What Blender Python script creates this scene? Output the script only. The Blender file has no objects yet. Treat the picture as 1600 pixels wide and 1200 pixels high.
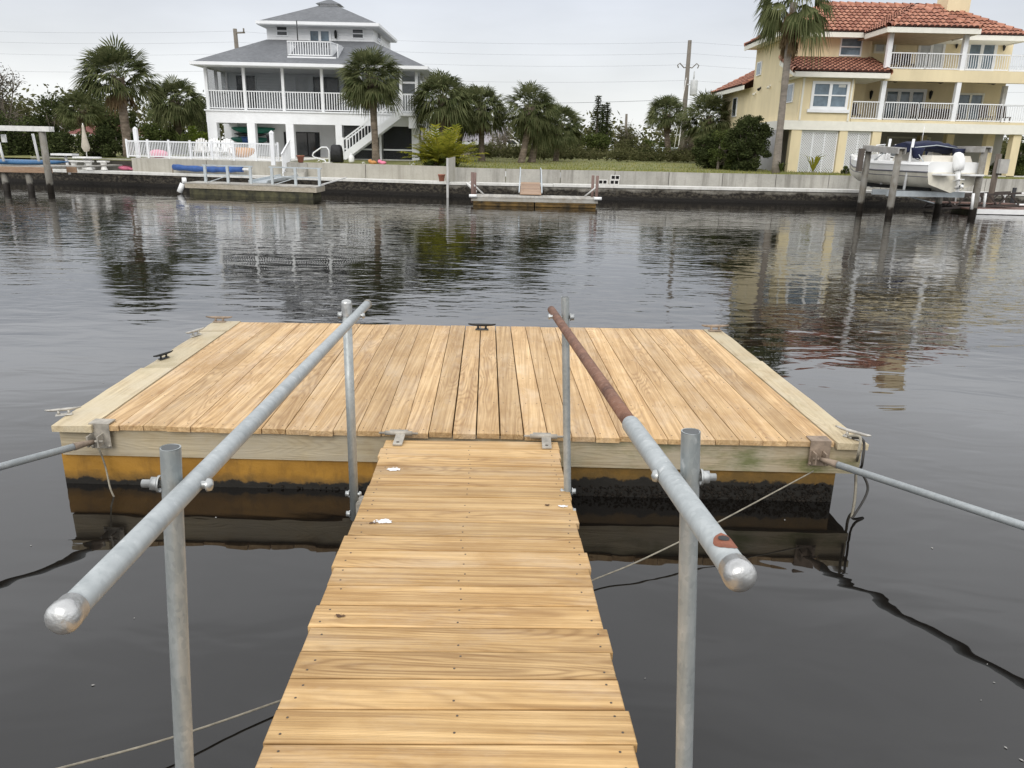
import bpy, math, random
from mathutils import Vector, Matrix
random.seed(7)
D = bpy.data
SC = bpy.context.scene
COL = SC.collection
R = math.radians
# ------------------------------------------------------------------ camera
FPX, EYE, ROLL = 1200.0, 2.1, 0.022            # focal length in photo pixels (1600 wide), eye height over water
PITCH = math.atan((600 - 230.5) / FPX)
fw = Vector((0, math.cos(PITCH), -math.sin(PITCH)))
u0 = Vector((0, math.sin(PITCH), math.cos(PITCH)))
r0 = Vector((1, 0, 0))
rt = r0 * math.cos(ROLL) + u0 * math.sin(ROLL)
up = u0 * math.cos(ROLL) - r0 * math.sin(ROLL)
cam = D.cameras.new('camera')
camo = D.objects.new('camera', cam)
COL.objects.link(camo)
mw = Matrix((rt, up, -fw)).transposed().to_4x4()
mw.translation = Vector((0, 0, EYE))
camo.matrix_world = mw
cam.sensor_fit = 'HORIZONTAL'
cam.sensor_width = 36.0
cam.lens = FPX / 1600 * 36.0
cam.clip_start, cam.clip_end = 0.05, 3000
SC.camera = camo
# ------------------------------------------------------------------ sky and sun (bright overcast)
w = D.worlds.new("World"); SC.world = w; w.use_nodes = True
nt = w.node_tree; nt.nodes.clear()
N = nt.nodes.new; L = nt.links.new
wo = N('ShaderNodeOutputWorld'); bg = N('ShaderNodeBackground'); L(bg.outputs[0], wo.inputs[0])
bg.inputs['Strength'].default_value = 0.1
sky = N('ShaderNodeTexSky'); sky.sky_type = 'NISHITA'; sky.sun_disc = False
sky.sun_elevation = R(34); sky.sun_rotation = R(194)
tc = N('ShaderNodeTexCoord'); sx = N('ShaderNodeSeparateXYZ'); L(tc.outputs['Generated'], sx.inputs[0])
rmp = N('ShaderNodeValToRGB'); L(sx.outputs['Z'], rmp.inputs[0])
el = rmp.color_ramp.elements
el[0].position = 0.0; el[0].color = (.575, .582, .578, 1)
el[1].position = 1.0; el[1].color = (.90, .91, .94, 1)
for pos, c in ((.06, (.565, .572, .575)), (.165, (.462, .48, .519)), (.19, (.58, .595, .63)), (.25, (.82, .835, .865)), (.38, (.93, .94, .96)), (.65, (.94, .95, .97))):
    e = el.new(pos); e.color = (*c, 1)
mp = N('ShaderNodeMapping'); mp.inputs['Scale'].default_value = (1.6, 1.6, 6); L(tc.outputs['Generated'], mp.inputs[0])
cn = N('ShaderNodeTexNoise'); cn.inputs['Scale'].default_value = 1.7; cn.inputs['Detail'].default_value = 6
L(mp.outputs[0], cn.inputs['Vector'])
cr = N('ShaderNodeMapRange'); cr.inputs[1].default_value = .3; cr.inputs[2].default_value = .7
cr.inputs[3].default_value = 12.3; cr.inputs[4].default_value = 15.4; L(cn.outputs[0], cr.inputs[0])
vm = N('ShaderNodeVectorMath'); vm.operation = 'SCALE'; L(rmp.outputs[0], vm.inputs[0]); L(cr.outputs[0], vm.inputs['Scale'])
mx = N('ShaderNodeMix'); mx.data_type = 'RGBA'; mx.inputs[0].default_value = .92
L(sky.outputs[0], mx.inputs[6]); L(vm.outputs[0], mx.inputs[7]); L(mx.outputs[2], bg.inputs['Color'])
sl = D.lights.new('sun', 'SUN'); sl.energy = 1.15; sl.angle = R(35); sl.color = (1, .965, .91)
so = D.objects.new('sun', sl); COL.objects.link(so)
so.rotation_euler = (R(56), 0, R(-14)); so.location = (0, -20, 40)
vs = SC.view_settings
vs.view_transform = 'Standard'; vs.look = 'None'; vs.gamma = 1; vs.use_curve_mapping = False; vs.exposure = 0.22
SC.cycles.max_bounces = 8; SC.cycles.transparent_max_bounces = 12
SC.cycles.sample_clamp_indirect = 4

# ------------------------------------------------------------------ measuring helpers: a photo pixel to a point of the place
CE = Vector((0, 0, EYE))
def ray(px, py): return fw * FPX + rt * (px - 800) + up * (600 - py)
def at(px, py, Y):
    d = ray(px, py); return CE + d * (Y / d.y)
def gz(px, py, z):
    d = ray(px, py); return CE + d * ((z - EYE) / d.z)
def pl(px, py, a, b):                       # on the sloping plane z = a + b*y
    d = ray(px, py); t = (a - EYE) / (d.z - b * d.y); return CE + d * t
def lerp(a, b, t): return a + (b - a) * t

# ------------------------------------------------------------------ mesh builder
WO = {}                                      # world origin of every built object
class MB:
    def __init__(s): s.v = []; s.f = []; s.m = []; s.sm = []
    def face(s, pts, m=0, sm=False):
        i = len(s.v); s.v += [tuple(p) for p in pts]; s.f.append(tuple(range(i, i + len(pts)))); s.m.append(m); s.sm.append(sm)
        return s
    def hexa(s, c, m=0):                     # 8 corners: bottom ring 0-3, top ring 4-7
        i = len(s.v); s.v += [tuple(p) for p in c]
        for q in ((0, 3, 2, 1), (4, 5, 6, 7), (0, 1, 5, 4), (1, 2, 6, 5), (2, 3, 7, 6), (3, 0, 4, 7)):
            s.f.append(tuple(i + k for k in q)); s.m.append(m); s.sm.append(False)
        return s
    def box(s, x0, x1, y0, y1, z0, z1, m=0):
        s.hexa([(x0, y0, z0), (x1, y0, z0), (x1, y1, z0), (x0, y1, z0), (x0, y0, z1), (x1, y0, z1), (x1, y1, z1), (x0, y1, z1)], m); return s
    def bevbox(s, x0, x1, y0, y1, z0, z1, b=.004, m=0):   # a board with eased top edges
        s.hexa([(x0, y0, z0), (x1, y0, z0), (x1, y1, z0), (x0, y1, z0), (x0, y0, z1 - b), (x1, y0, z1 - b), (x1, y1, z1 - b), (x0, y1, z1 - b)], m)
        s.f.pop(-5); s.m.pop(-5); s.sm.pop(-5)
        i = len(s.v) - 4
        s.v += [(x0 + b, y0 + b, z1), (x1 - b, y0 + b, z1), (x1 - b, y1 - b, z1), (x0 + b, y1 - b, z1)]
        for q in ((0, 1, 5, 4), (1, 2, 6, 5), (2, 3, 7, 6), (3, 0, 4, 7), (4, 5, 6, 7)):
            s.f.append(tuple(i + k for k in q)); s.m.append(m); s.sm.append(False)
        return s
    def bar(s, a, b, wd, ht, m=0, upv=(0, 0, 1)):   # rectangular bar from a to b
        a = Vector(a); b = Vector(b); d = (b - a).normalized(); u = Vector(upv)
        if abs(d.dot(u)) > .95: u = Vector((0, 1, 0))
        x = d.cross(u).normalized() * wd / 2; z = x.cross(d).normalized() * ht / 2
        s.hexa([a - x - z, a + x - z, b + x - z, b - x - z, a - x + z, a + x + z, b + x + z, b - x + z], m); return s
    def tube(s, pts, r, n=8, m=0, cap=True, sm=True):
        pts = [Vector(p) for p in pts]; rs = r if isinstance(r, (list, tuple)) else [r] * len(pts)
        rings = []; x = None
        for k, p in enumerate(pts):
            d = (pts[min(k + 1, len(pts) - 1)] - pts[max(k - 1, 0)])
            d = d.normalized() if d.length > 1e-9 else Vector((0, 0, 1))
            if x is None:
                x = d.cross(Vector((0, 0, 1)))
                if x.length < .05: x = d.cross(Vector((0, 1, 0)))
            x = (x - d * x.dot(d)).normalized(); y = d.cross(x)
            i = len(s.v)
            s.v += [tuple(p + (x * math.cos(2 * math.pi * j / n) + y * math.sin(2 * math.pi * j / n)) * rs[k]) for j in range(n)]
            rings.append(i)
        for a, b in zip(rings, rings[1:]):
            for j in range(n):
                s.f.append((a + j, a + (j + 1) % n, b + (j + 1) % n, b + j)); s.m.append(m); s.sm.append(sm)
        if cap:
            for a, rev in ((rings[0], 1), (rings[-1], 0)):
                q = [a + j for j in range(n)]
                s.f.append(tuple(q[::-1] if rev else q)); s.m.append(m); s.sm.append(False)
        return s
    def lathe(s, c, prof, n=12, m=0, ax=None):       # profile (r, h) round an axis
        c = Vector(c); a = Vector(ax or (0, 0, 1)).normalized()
        x = a.cross(Vector((1, 0, 0)) if abs(a.x) < .8 else Vector((0, 1, 0))).normalized(); y = a.cross(x)
        rings = []
        for r_, h in prof:
            i = len(s.v); s.v += [tuple(c + a * h + (x * math.cos(2 * math.pi * j / n) + y * math.sin(2 * math.pi * j / n)) * r_) for j in range(n)]
            rings.append(i)
        for p, q in zip(rings, rings[1:]):
            for j in range(n):
                s.f.append((p + j, p + (j + 1) % n, q + (j + 1) % n, q + j)); s.m.append(m); s.sm.append(True)
        return s
    def ball(s, c, rx, ry, rz, n=10, k=6, m=0, jit=0):
        c = Vector(c); rings = []
        for i in range(k + 1):
            t = math.pi * i / k; st = len(s.v)
            for j in range(n):
                a = 2 * math.pi * j / n; q = 1 + random.uniform(-jit, jit)
                s.v.append((c.x + rx * q * math.sin(t) * math.cos(a), c.y + ry * q * math.sin(t) * math.sin(a), c.z + rz * q * math.cos(t)))
            rings.append(st)
        for p, q in zip(rings, rings[1:]):
            for j in range(n):
                s.f.append((p + (j + 1) % n, p + j, q + j, q + (j + 1) % n)); s.m.append(m); s.sm.append(True)
        return s
    def loft(s, rings, m=0, sm=True, closed=True, capends=True):
        idx = []
        for rg in rings:
            idx.append(len(s.v)); s.v += [tuple(p) for p in rg]
        n = len(rings[0])
        for a, b in zip(idx, idx[1:]):
            for j in range(n if closed else n - 1):
                s.f.append((a + j, a + (j + 1) % n, b + (j + 1) % n, b + j)); s.m.append(m); s.sm.append(sm)
        if capends:
            s.f.append(tuple(idx[0] + j for j in range(n))[::-1]); s.m.append(m); s.sm.append(False)
            s.f.append(tuple(idx[-1] + j for j in range(n))); s.m.append(m); s.sm.append(False)
        return s
    def prism(s, poly, d, m=0):                      # closed polygon pushed along vector d
        poly = [Vector(p) for p in poly]; d = Vector(d); n = len(poly); i = len(s.v)
        s.v += [tuple(p) for p in poly] + [tuple(p + d) for p in poly]
        s.f.append(tuple(range(i, i + n))[::-1]); s.f.append(tuple(range(i + n, i + 2 * n)))
        s.m += [m, m]; s.sm += [False, False]
        for j in range(n):
            s.f.append((i + j, i + (j + 1) % n, i + n + (j + 1) % n, i + n + j)); s.m.append(m); s.sm.append(False)
        return s
    def build(s, name, mats, parent=None, origin=None):
        if not isinstance(mats, (list, tuple)): mats = [mats]
        if parent is not None: o = WO[parent.name]
        elif origin is not None: o = Vector(origin)
        else:
            xs, ys, zs = zip(*s.v); o = Vector(((min(xs) + max(xs)) / 2, (min(ys) + max(ys)) / 2, min(zs)))
        me = D.meshes.new(name)
        me.from_pydata([(a - o.x, b - o.y, c - o.z) for a, b, c in s.v], [], s.f)
        for q in mats: me.materials.append(q)
        me.polygons.foreach_set('material_index', s.m); me.polygons.foreach_set('use_smooth', s.sm); me.update()
        ob = D.objects.new(name, me); COL.objects.link(ob)
        if parent is not None: ob.parent = parent
        else: ob.location = o
        WO[ob.name] = o
        return ob
def tag(o, label, cat, group=None, kind=None):
    o['label'] = label
    if cat: o['category'] = cat
    if group: o['group'] = group
    if kind: o['kind'] = kind
    return o
def thing(name, label, cat, loc, group=None):
    o = D.objects.new(name, None); COL.objects.link(o); o.location = loc; o.empty_display_size = .2
    WO[o.name] = Vector(loc)
    return tag(o, label, cat, group)
def struct(o): o['kind'] = 'structure'; return o
def copy_tree(o, loc, label=None):
    c = o.copy(); COL.objects.link(c); c.location = loc
    if label: c['label'] = label
    for ch in list(o.children):
        k = ch.copy(); COL.objects.link(k); k.parent = c
        for g in list(ch.children):
            q = g.copy(); COL.objects.link(q); q.parent = k
    return c

# ------------------------------------------------------------------ materials
def base(name):
    m = D.materials.new(name); m.use_nodes = True; t = m.node_tree
    b = next(n for n in t.nodes if n.type == 'BSDF_PRINCIPLED')
    return m, t, b
def nd(t, typ, **kw):
    n = t.nodes.new(typ)
    for k, v in kw.items(): setattr(n, k, v)
    return n
def mixc(t, fac, a, b, blend='MIX'):
    n = nd(t, 'ShaderNodeMix', data_type='RGBA', blend_type=blend)
    for s, v in ((n.inputs[0], fac), (n.inputs[6], a), (n.inputs[7], b)):
        if hasattr(v, 'is_linked'): t.links.new(v, s)
        elif isinstance(v, (tuple, list)): s.default_value = (*v[:3], 1)
        else: s.default_value = v
    return n.outputs[2]
def mth(t, op, a, b=None, c=None):
    n = nd(t, 'ShaderNodeMath', operation=op)
    for s, v in zip(n.inputs, (a, b, c)):
        if v is None: continue
        if hasattr(v, 'is_linked'): t.links.new(v, s)
        else: s.default_value = v
    return n.outputs[0]
def mrange(t, v, a, b, c=0.0, d=1.0, smooth=False):
    n = nd(t, 'ShaderNodeMapRange')
    if smooth: n.interpolation_type = 'SMOOTHSTEP'
    t.links.new(v, n.inputs[0])
    for k, q in zip((1, 2, 3, 4), (a, b, c, d)): n.inputs[k].default_value = q
    return n.outputs[0]
def coord(t, scale=(1, 1, 1), island=0.0, world=False):
    if world: src = nd(t, 'ShaderNodeNewGeometry').outputs['Position']
    else: src = nd(t, 'ShaderNodeTexCoord').outputs['Object']
    if island:
        g = nd(t, 'ShaderNodeNewGeometry'); k = mth(t, 'MULTIPLY', g.outputs['Random Per Island'], island)
        c = nd(t, 'ShaderNodeCombineXYZ')
        for i in range(3): t.links.new(k, c.inputs[i])
        a = nd(t, 'ShaderNodeVectorMath', operation='ADD'); t.links.new(src, a.inputs[0]); t.links.new(c.outputs[0], a.inputs[1]); src = a.outputs[0]
    mp = nd(t, 'ShaderNodeMapping'); t.links.new(src, mp.inputs[0]); mp.inputs['Scale'].default_value = scale
    return mp.outputs[0]
def noise(t, vec, scale, detail=3, rough=.55, dist=0):
    n = nd(t, 'ShaderNodeTexNoise'); t.links.new(vec, n.inputs['Vector'])
    n.inputs['Scale'].default_value = scale; n.inputs['Detail'].default_value = detail; n.inputs['Roughness'].default_value = rough
    n.inputs['Distortion'].default_value = dist
    return n.outputs[0]
def bumpn(t, b, h, dist, strength=1.0):
    n = nd(t, 'ShaderNodeBump'); n.inputs['Strength'].default_value = strength; n.inputs['Distance'].default_value = dist
    t.links.new(h, n.inputs['Height']); t.links.new(n.outputs[0], b.inputs['Normal'])
def M(name, col, rough=.6, metal=0.0, var=.15, scale=4.0, bump=0.0, bscale=40.0, island=0.0, col2=None, stretch=(1, 1, 1), alpha=1.0, spec=.4):
    m, t, b = base(name)
    v = coord(t, stretch)
    n = noise(t, v, scale, 4, .6)
    f = mrange(t, n, .3, .7)
    lo = tuple(c * (1 - var) for c in col); hi = tuple(min(1, c * (1 + var)) for c in (col2 or col))
    c = mixc(t, f, lo, hi)
    if island:
        g = nd(t, 'ShaderNodeNewGeometry'); k = mrange(t, g.outputs['Random Per Island'], 0, 1, 1 - island, 1 + island)
        vmn = nd(t, 'ShaderNodeVectorMath', operation='SCALE'); t.links.new(c, vmn.inputs[0]); t.links.new(k, vmn.inputs['Scale']); c = vmn.outputs[0]
    t.links.new(c, b.inputs['Base Color'])
    b.inputs['Roughness'].default_value = rough; b.inputs['Metallic'].default_value = metal
    b.inputs['Specular IOR Level'].default_value = spec
    if alpha < 1: b.inputs['Alpha'].default_value = alpha
    if bump:
        bumpn(t, b, noise(t, v, bscale, 3), bump)
    return m
def wood(name, light, mid, dark, axis, fresh=True, grey=None, green=None):
    """sawn softwood: contour lines of a stretched noise make the cathedral grain; every board is its own island"""
    m, t, b = base(name)
    s = {'X': (1.0, 9.0, 9.0), 'Y': (9.0, 1.0, 9.0), 'Z': (9.0, 9.0, 1.0)}[axis]
    v = coord(t, s, island=61.0)
    A = noise(t, v, .85, 1.2, .4, .05)
    band = mth(t, 'MULTIPLY_ADD', mth(t, 'SINE', mth(t, 'MULTIPLY', A, 120.0)), .5, .5)
    band = mth(t, 'POWER', band, 2.0)
    ss = lambda al, ac: {'X': (al, ac, ac), 'Y': (ac, al, ac), 'Z': (ac, ac, al)}[axis]
    streak = noise(t, coord(t, ss(.75, 42.0), island=47.0), 1.0, 4, .6)
    fine = noise(t, coord(t, ss(2.0, 130.0), island=61.0), 1.0, 2, .5)
    blot = noise(t, coord(t, ss(2.2, 5.0), island=61.0), 1.0, 5, .65)
    show = mrange(t, noise(t, coord(t, ss(.5, 4.0), island=31.0), 1.0, 2), .42, .62, .05, 1.0)
    c = mixc(t, mrange(t, blot, .32, .66), light, mid)
    c = mixc(t, mth(t, 'MULTIPLY', mth(t, 'MULTIPLY', band, show), .55), c, dark)
    c = mixc(t, mrange(t, streak, .46, .72, 0, .66), c, dark)
    c = mixc(t, mrange(t, streak, .46, .28, 0, .55), c, tuple(min(1, q * 1.22) for q in light))
    c = mixc(t, mth(t, 'MULTIPLY', mrange(t, fine, .4, .75), .34), c, dark)
    vo = nd(t, 'ShaderNodeTexVoronoi'); vo.inputs['Scale'].default_value = 1.0
    t.links.new(coord(t, ss(1.3, 5.0), island=83.0), vo.inputs['Vector'])
    vc = nd(t, 'ShaderNodeSeparateColor'); t.links.new(vo.outputs['Color'], vc.inputs[0])
    warp = mth(t, 'ADD', vo.outputs['Distance'], mrange(t, fine, .3, .7, -.03, .03))
    kn = mth(t, 'MULTIPLY', mrange(t, warp, .03, .085, .75, 0.0, True), mth(t, 'GREATER_THAN', vc.outputs[0], .74))
    c = mixc(t, kn, c, tuple(q * .35 for q in dark))
    st = noise(t, coord(t, (1.3, 1.3, 1.3)), 1.0, 6, .7)
    c = mixc(t, mrange(t, st, .50, .70, 0, .6), c, tuple(q * k_ for q, k_ in zip(mid, (.74, .70, .66))))
    if grey:
        gf = mrange(t, noise(t, coord(t, (2.2, 2.2, 2.2)), 1.4, 5, .65), .38, .6)
        c = mixc(t, mth(t, 'MULTIPLY', gf, .85), c, grey)
    if green:
        ge = noise(t, coord(t, (1, 1, 1)), 2.2, 5, .6)
        c = mixc(t, mrange(t, ge, .52, .68, 0, .75), c, green)
    gw = noise(t, coord(t, ss(1.1, 3.0), island=17.0), 1.3, 6, .72)
    c = mixc(t, mrange(t, gw, .5, .72, 0, .5), c, tuple(.62 * q + .38 * sum(light) / 3 for q in light))
    g = nd(t, 'ShaderNodeNewGeometry')
    k = mrange(t, g.outputs['Random Per Island'], 0, 1, .80, 1.12)
    vmn = nd(t, 'ShaderNodeVectorMath', operation='SCALE'); t.links.new(c, vmn.inputs[0]); t.links.new(k, vmn.inputs['Scale'])
    t.links.new(vmn.outputs[0], b.inputs['Base Color'])
    b.inputs['Roughness'].default_value = .62; b.inputs['Specular IOR Level'].default_value = .3
    bumpn(t, b, mth(t, 'ADD', mth(t, 'MULTIPLY', band, .5), fine), .0012)
    return m
def leafm(name, a, bcol, trans=.25, rough=.5):
    m, t, b = base(name)
    g = nd(t, 'ShaderNodeNewGeometry')
    n = noise(t, coord(t), .9, 2)
    f = mth(t, 'ADD', mth(t, 'MULTIPLY', g.outputs['Random Per Island'], .6), mth(t, 'MULTIPLY', n, .5))
    c = mixc(t, mrange(t, f, .15, .95), a, bcol)
    t.links.new(c, b.inputs['Base Color']); b.inputs['Roughness'].default_value = .9; b.inputs['Specular IOR Level'].default_value = 0.0
    tr = nd(t, 'ShaderNodeBsdfTranslucent'); t.links.new(c, tr.inputs[0])
    ms = nd(t, 'ShaderNodeMixShader'); ms.inputs[0].default_value = trans
    out = next(q for q in t.nodes if q.type == 'OUTPUT_MATERIAL')
    t.links.new(b.outputs[0], ms.inputs[1]); t.links.new(tr.outputs[0], ms.inputs[2]); t.links.new(ms.outputs[0], out.inputs[0])
    return m
# ------------------------------------------------------------------ materials used near the camera
WOOD_Y = wood('deck_pine', (.67, .475, .26), (.53, .34, .155), (.24, .125, .048), 'Y')
WOOD_X = wood('ramp_pine', (.64, .435, .21), (.49, .30, .118), (.19, .092, .03), 'X')
WOOD_OLD = wood('weathered_trim', (.63, .525, .34), (.54, .43, .26), (.26, .19, .11), 'Y', grey=(.54, .46, .31), green=(.36, .30, .17))
WOOD_FASCIA = wood('fascia_timber', (.50, .42, .28), (.42, .34, .21), (.22, .16, .09), 'X', grey=(.40, .345, .25))
def add_growth_right(m):                      # green algae film at the seaward half of the front beam
    t = m.node_tree; b = next(n for n in t.nodes if n.type == 'BSDF_PRINCIPLED')
    src = b.inputs['Base Color'].links[0].from_socket
    p = nd(t, 'ShaderNodeSeparateXYZ'); t.links.new(nd(t, 'ShaderNodeNewGeometry').outputs['Position'], p.inputs[0])
    k = mrange(t, p.outputs['X'], .2, .9); n = mrange(t, noise(t, coord(t, (1, 1, 2.5)), 2.6, 5, .65), .46, .66)
    t.links.new(mixc(t, mth(t, 'MULTIPLY', mth(t, 'MULTIPLY', k, n), .8), src, (.10, .12, .03)), b.inputs['Base Color'])
add_growth_right(WOOD_FASCIA)
STEEL_NAIL = M('nail_steel', (.10, .08, .06), .5, .3)
def galv(name, a, bcol, rough=.42, metal=.55):
    m, t, b = base(name)
    vo = nd(t, 'ShaderNodeTexVoronoi'); vo.inputs['Scale'].default_value = 95; t.links.new(coord(t, (1, 1, .6)), vo.inputs['Vector'])
    sp = nd(t, 'ShaderNodeSeparateColor'); t.links.new(vo.outputs['Color'], sp.inputs[0])
    st = noise(t, coord(t, (26, 26, 3)), 1.0, 4, .65); bl = noise(t, coord(t), 7, 4, .65)
    f = mth(t, 'ADD', mth(t, 'MULTIPLY', sp.outputs[0], .13), mth(t, 'ADD', mth(t, 'MULTIPLY', st, .6), mth(t, 'MULTIPLY', bl, .45)))
    c = mixc(t, mrange(t, f, .38, .82), a, bcol)
    wh = mrange(t, noise(t, coord(t, (1, 1, .6)), 38, 3, .6), .64, .74, 0, .55)
    c = mixc(t, wh, c, (.62, .63, .62))
    t.links.new(c, b.inputs['Base Color']); b.inputs['Metallic'].default_value = metal
    t.links.new(mrange(t, f, .3, .9, rough + .16, rough - .1), b.inputs['Roughness'])
    bumpn(t, b, bl, .001)
    return m
GALV_RAIL = galv('galvanised_rail', (.31, .335, .34), (.46, .485, .485), .5, .35)
GALV_POST = galv('galvanised_post', (.25, .275, .275), (.49, .51, .50), .45, .45)
def rust_m():
    m, t, b = base('rusted_pipe')
    n = noise(t, coord(t), 9, 6, .7); n2 = noise(t, coord(t), 70, 4, .6)
    c = mixc(t, mrange(t, n, .35, .65), (.10, .045, .028), (.235, .115, .07))
    c = mixc(t, mrange(t, n2, .5, .75, 0, .6), c, (.30, .19, .14))
    t.links.new(c, b.inputs['Base Color']); b.inputs['Roughness'].default_value = .8
    bumpn(t, b, n2, .002); return m
RUST = rust_m()
CAST = M('cast_cap', (.50, .50, .49), .33, .75, .25, 22, .002, 60)
BOLT = M('zinc_bolt', (.46, .47, .46), .35, .7, .2, 20)
RUSTY_IRON = M('rusty_iron', (.26, .20, .15), .7, .2, .4, 14, .002, 60)
BLACK_IRON = M('black_iron', (.018, .018, .018), .45, .3)
ROPE_LIGHT = M('weathered_rope', (.25, .225, .175), .85, 0, .3, 30)
ROPE_DARK = M('wet_dark_rope', (.035, .032, .028), .7, 0, .3, 30)
DROPPING = M('bird_white', (.80, .80, .80), .8, 0, .12, 60)
GUANO = M('bird_brown', (.10, .055, .03), .9, 0, .3, 60)
def float_m():
    m, t, b = base('float_plastic')
    p = nd(t, 'ShaderNodeSeparateXYZ'); t.links.new(nd(t, 'ShaderNodeNewGeometry').outputs['Position'], p.inputs[0])
    n = noise(t, coord(t, (1, 1, 1), world=True), 9, 5, .65); bl = noise(t, coord(t, (1, 1, 1.6), world=True), 2.2, 5, .65)
    thr = mth(t, 'ADD', mrange(t, p.outputs['X'], -1.2, .6, .035, .118), mrange(t, n, .3, .7, -.02, .03))
    dz = mth(t, 'SUBTRACT', p.outputs['Z'], thr)
    c = mixc(t, mrange(t, bl, .3, .7), (.27, .13, .014), (.42, .215, .03))
    c = mixc(t, mrange(t, noise(t, coord(t, (3, 3, .8), world=True), 3.0, 4, .7), .50, .72, 0, .6), c, (.13, .065, .015))
    c = mixc(t, mrange(t, dz, .0, .06, .85, 0), c, (.10, .06, .018))
    c = mixc(t, mth(t, 'MULTIPLY', mrange(t, p.outputs['X'], -.6, .5), mrange(t, n, .25, .6, .55, .95)), c, (.12, .07, .016)); c = mixc(t, mrange(t, dz, -.006, .006, 1, 0), c, (.012, .010, .007))
    t.links.new(c, b.inputs['Base Color']); b.inputs['Roughness'].default_value = .55
    bumpn(t, b, n, .006); return m
FLOAT = float_m()
MUSSEL = M('mussel_shell', (.016, .013, .010), .85, 0, .4, 30, island=.6, spec=.15)

# ------------------------------------------------------------------ water
def water_m():
    m, t, b = base('canal_water')
    b.inputs['Base Color'].default_value = (.007, .006, .005, 1); b.inputs['Roughness'].default_value = .02; b.inputs['IOR'].default_value = 1.47
    b.inputs['Specular IOR Level'].default_value = .5
    pos = nd(t, 'ShaderNodeNewGeometry').outputs['Position']
    p = nd(t, 'ShaderNodeSeparateXYZ'); t.links.new(pos, p.inputs[0])
    patch = noise(t, coord(t, (.10, .16, 1), world=True), 1.0, 3, .6)
    wind = mth(t, 'MULTIPLY', mth(t, 'MULTIPLY', mrange(t, p.outputs['Y'], 6.5, 11.5, .05, 1.0, True), mrange(t, p.outputs['Y'], 27, 32, 1, .25, True)), mrange(t, patch, .36, .64, .15, 1.25))
    def rot(s, a):
        mp_ = nd(t, 'ShaderNodeMapping'); mp_.inputs['Scale'].default_value = s; mp_.inputs['Rotation'].default_value = (0, 0, R(a)); t.links.new(pos, mp_.inputs[0]); return mp_.outputs[0]
    w1 = noise(t, rot((1.5, 3.2, 1), 14), 1.0, 1.4, .5, .4)
    w2 = noise(t, rot((4.5, 8.5, 1), -11), 1.0, 2, .5, .3)
    w3 = noise(t, rot((.35, .8, 1), 22), 1.0, 2, .5)
    near = noise(t, rot((1.1, 2.6, 1), 28), 1.0, 2, .5, .6)
    h = mth(t, 'MULTIPLY', mth(t, 'ADD', mth(t, 'MULTIPLY', w1, .0135), mth(t, 'MULTIPLY', w2, .0038)), wind)
    h = mth(t, 'ADD', h, mth(t, 'ADD', mth(t, 'MULTIPLY', w3, .010), mth(t, 'MULTIPLY', near, .006)))
    bumpn(t, b, h, 1.0)
    return m
WATER = water_m()
mb = MB(); mb.face([(-500, -60, 0), (500, -60, 0), (500, 60, 0), (-500, 60, 0)])
struct(mb.build('water', WATER, origin=(0, 0, 0)))

# ------------------------------------------------------------------ floating dock
ZD = .42
FL, FR, BR, BL = Vector((-2.80, 4.44, 0)), Vector((2.165, 4.41, 0)), Vector((2.055, 7.43, 0)), Vector((-2.905, 7.30, 0))
def dk(u, v): return lerp(lerp(FL, FR, u), lerp(BL, BR, u), v)
dock = thing('floating_dock', 'large floating dock of new yellow pine planks on a yellow float, reached by the gangway', 'floating dock', (-.37, 5.9, 0))
mb = MB(); W = 4.965; uL, uR = .245 / W, 1 - .182 / W; nb = 31
rg_ = random.Random(4); gaps = [rg_.uniform(.0002, .00055) * (1.6 if 13 < k < 21 else 1) for k in range(nb + 1)]
for i in range(nb):
    a = uL + (uR - uL) * i / nb + gaps[i]; c = uL + (uR - uL) * (i + 1) / nb - gaps[i + 1] + random.uniform(-.0002, .0001)
    j0, j1 = random.uniform(-.006, .004), random.uniform(-.003, .003); dz = random.uniform(-.0015, .0015)
    q = [dk(a, j0 - .006), dk(c, j0 - .006), dk(c, 1 + j1), dk(a, 1 + j1)]
    bt, tp = ZD - .034 + dz, ZD + dz
    e = .002; du = e / W
    t4 = [dk(a + du, j0 - .005), dk(c - du, j0 - .005), dk(c - du, .999 + j1), dk(a + du, .999 + j1)]
    i0 = len(mb.v)
    mb.hexa([(p.x, p.y, bt) for p in q] + [(p.x, p.y, tp - e) for p in q])
    mb.f.pop(-5); mb.m.pop(-5); mb.sm.pop(-5)
    k = len(mb.v) - 4; mb.v += [(p.x, p.y, tp) for p in t4]
    for f_ in ((0, 1, 5, 4), (1, 2, 6, 5), (2, 3, 7, 6), (3, 0, 4, 7), (4, 5, 6, 7)):
        mb.f.append(tuple(k + z for z in f_)); mb.m.append(0); mb.sm.append(False)
    for v_ in (.012, .2, .4, .6, .8, .985):
        for uu in (.25, .75):
            p = dk(lerp(a, c, uu) + random.uniform(-.0015, .0015), v_ + random.uniform(-.002, .002))
            mb.lathe((p.x, p.y, tp), [(.0045, 0), (.0045, .0008), (0, .0008)], 6, 1)
mb.build('deck_boards', [WOOD_Y, STEEL_NAIL], dock)
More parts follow.
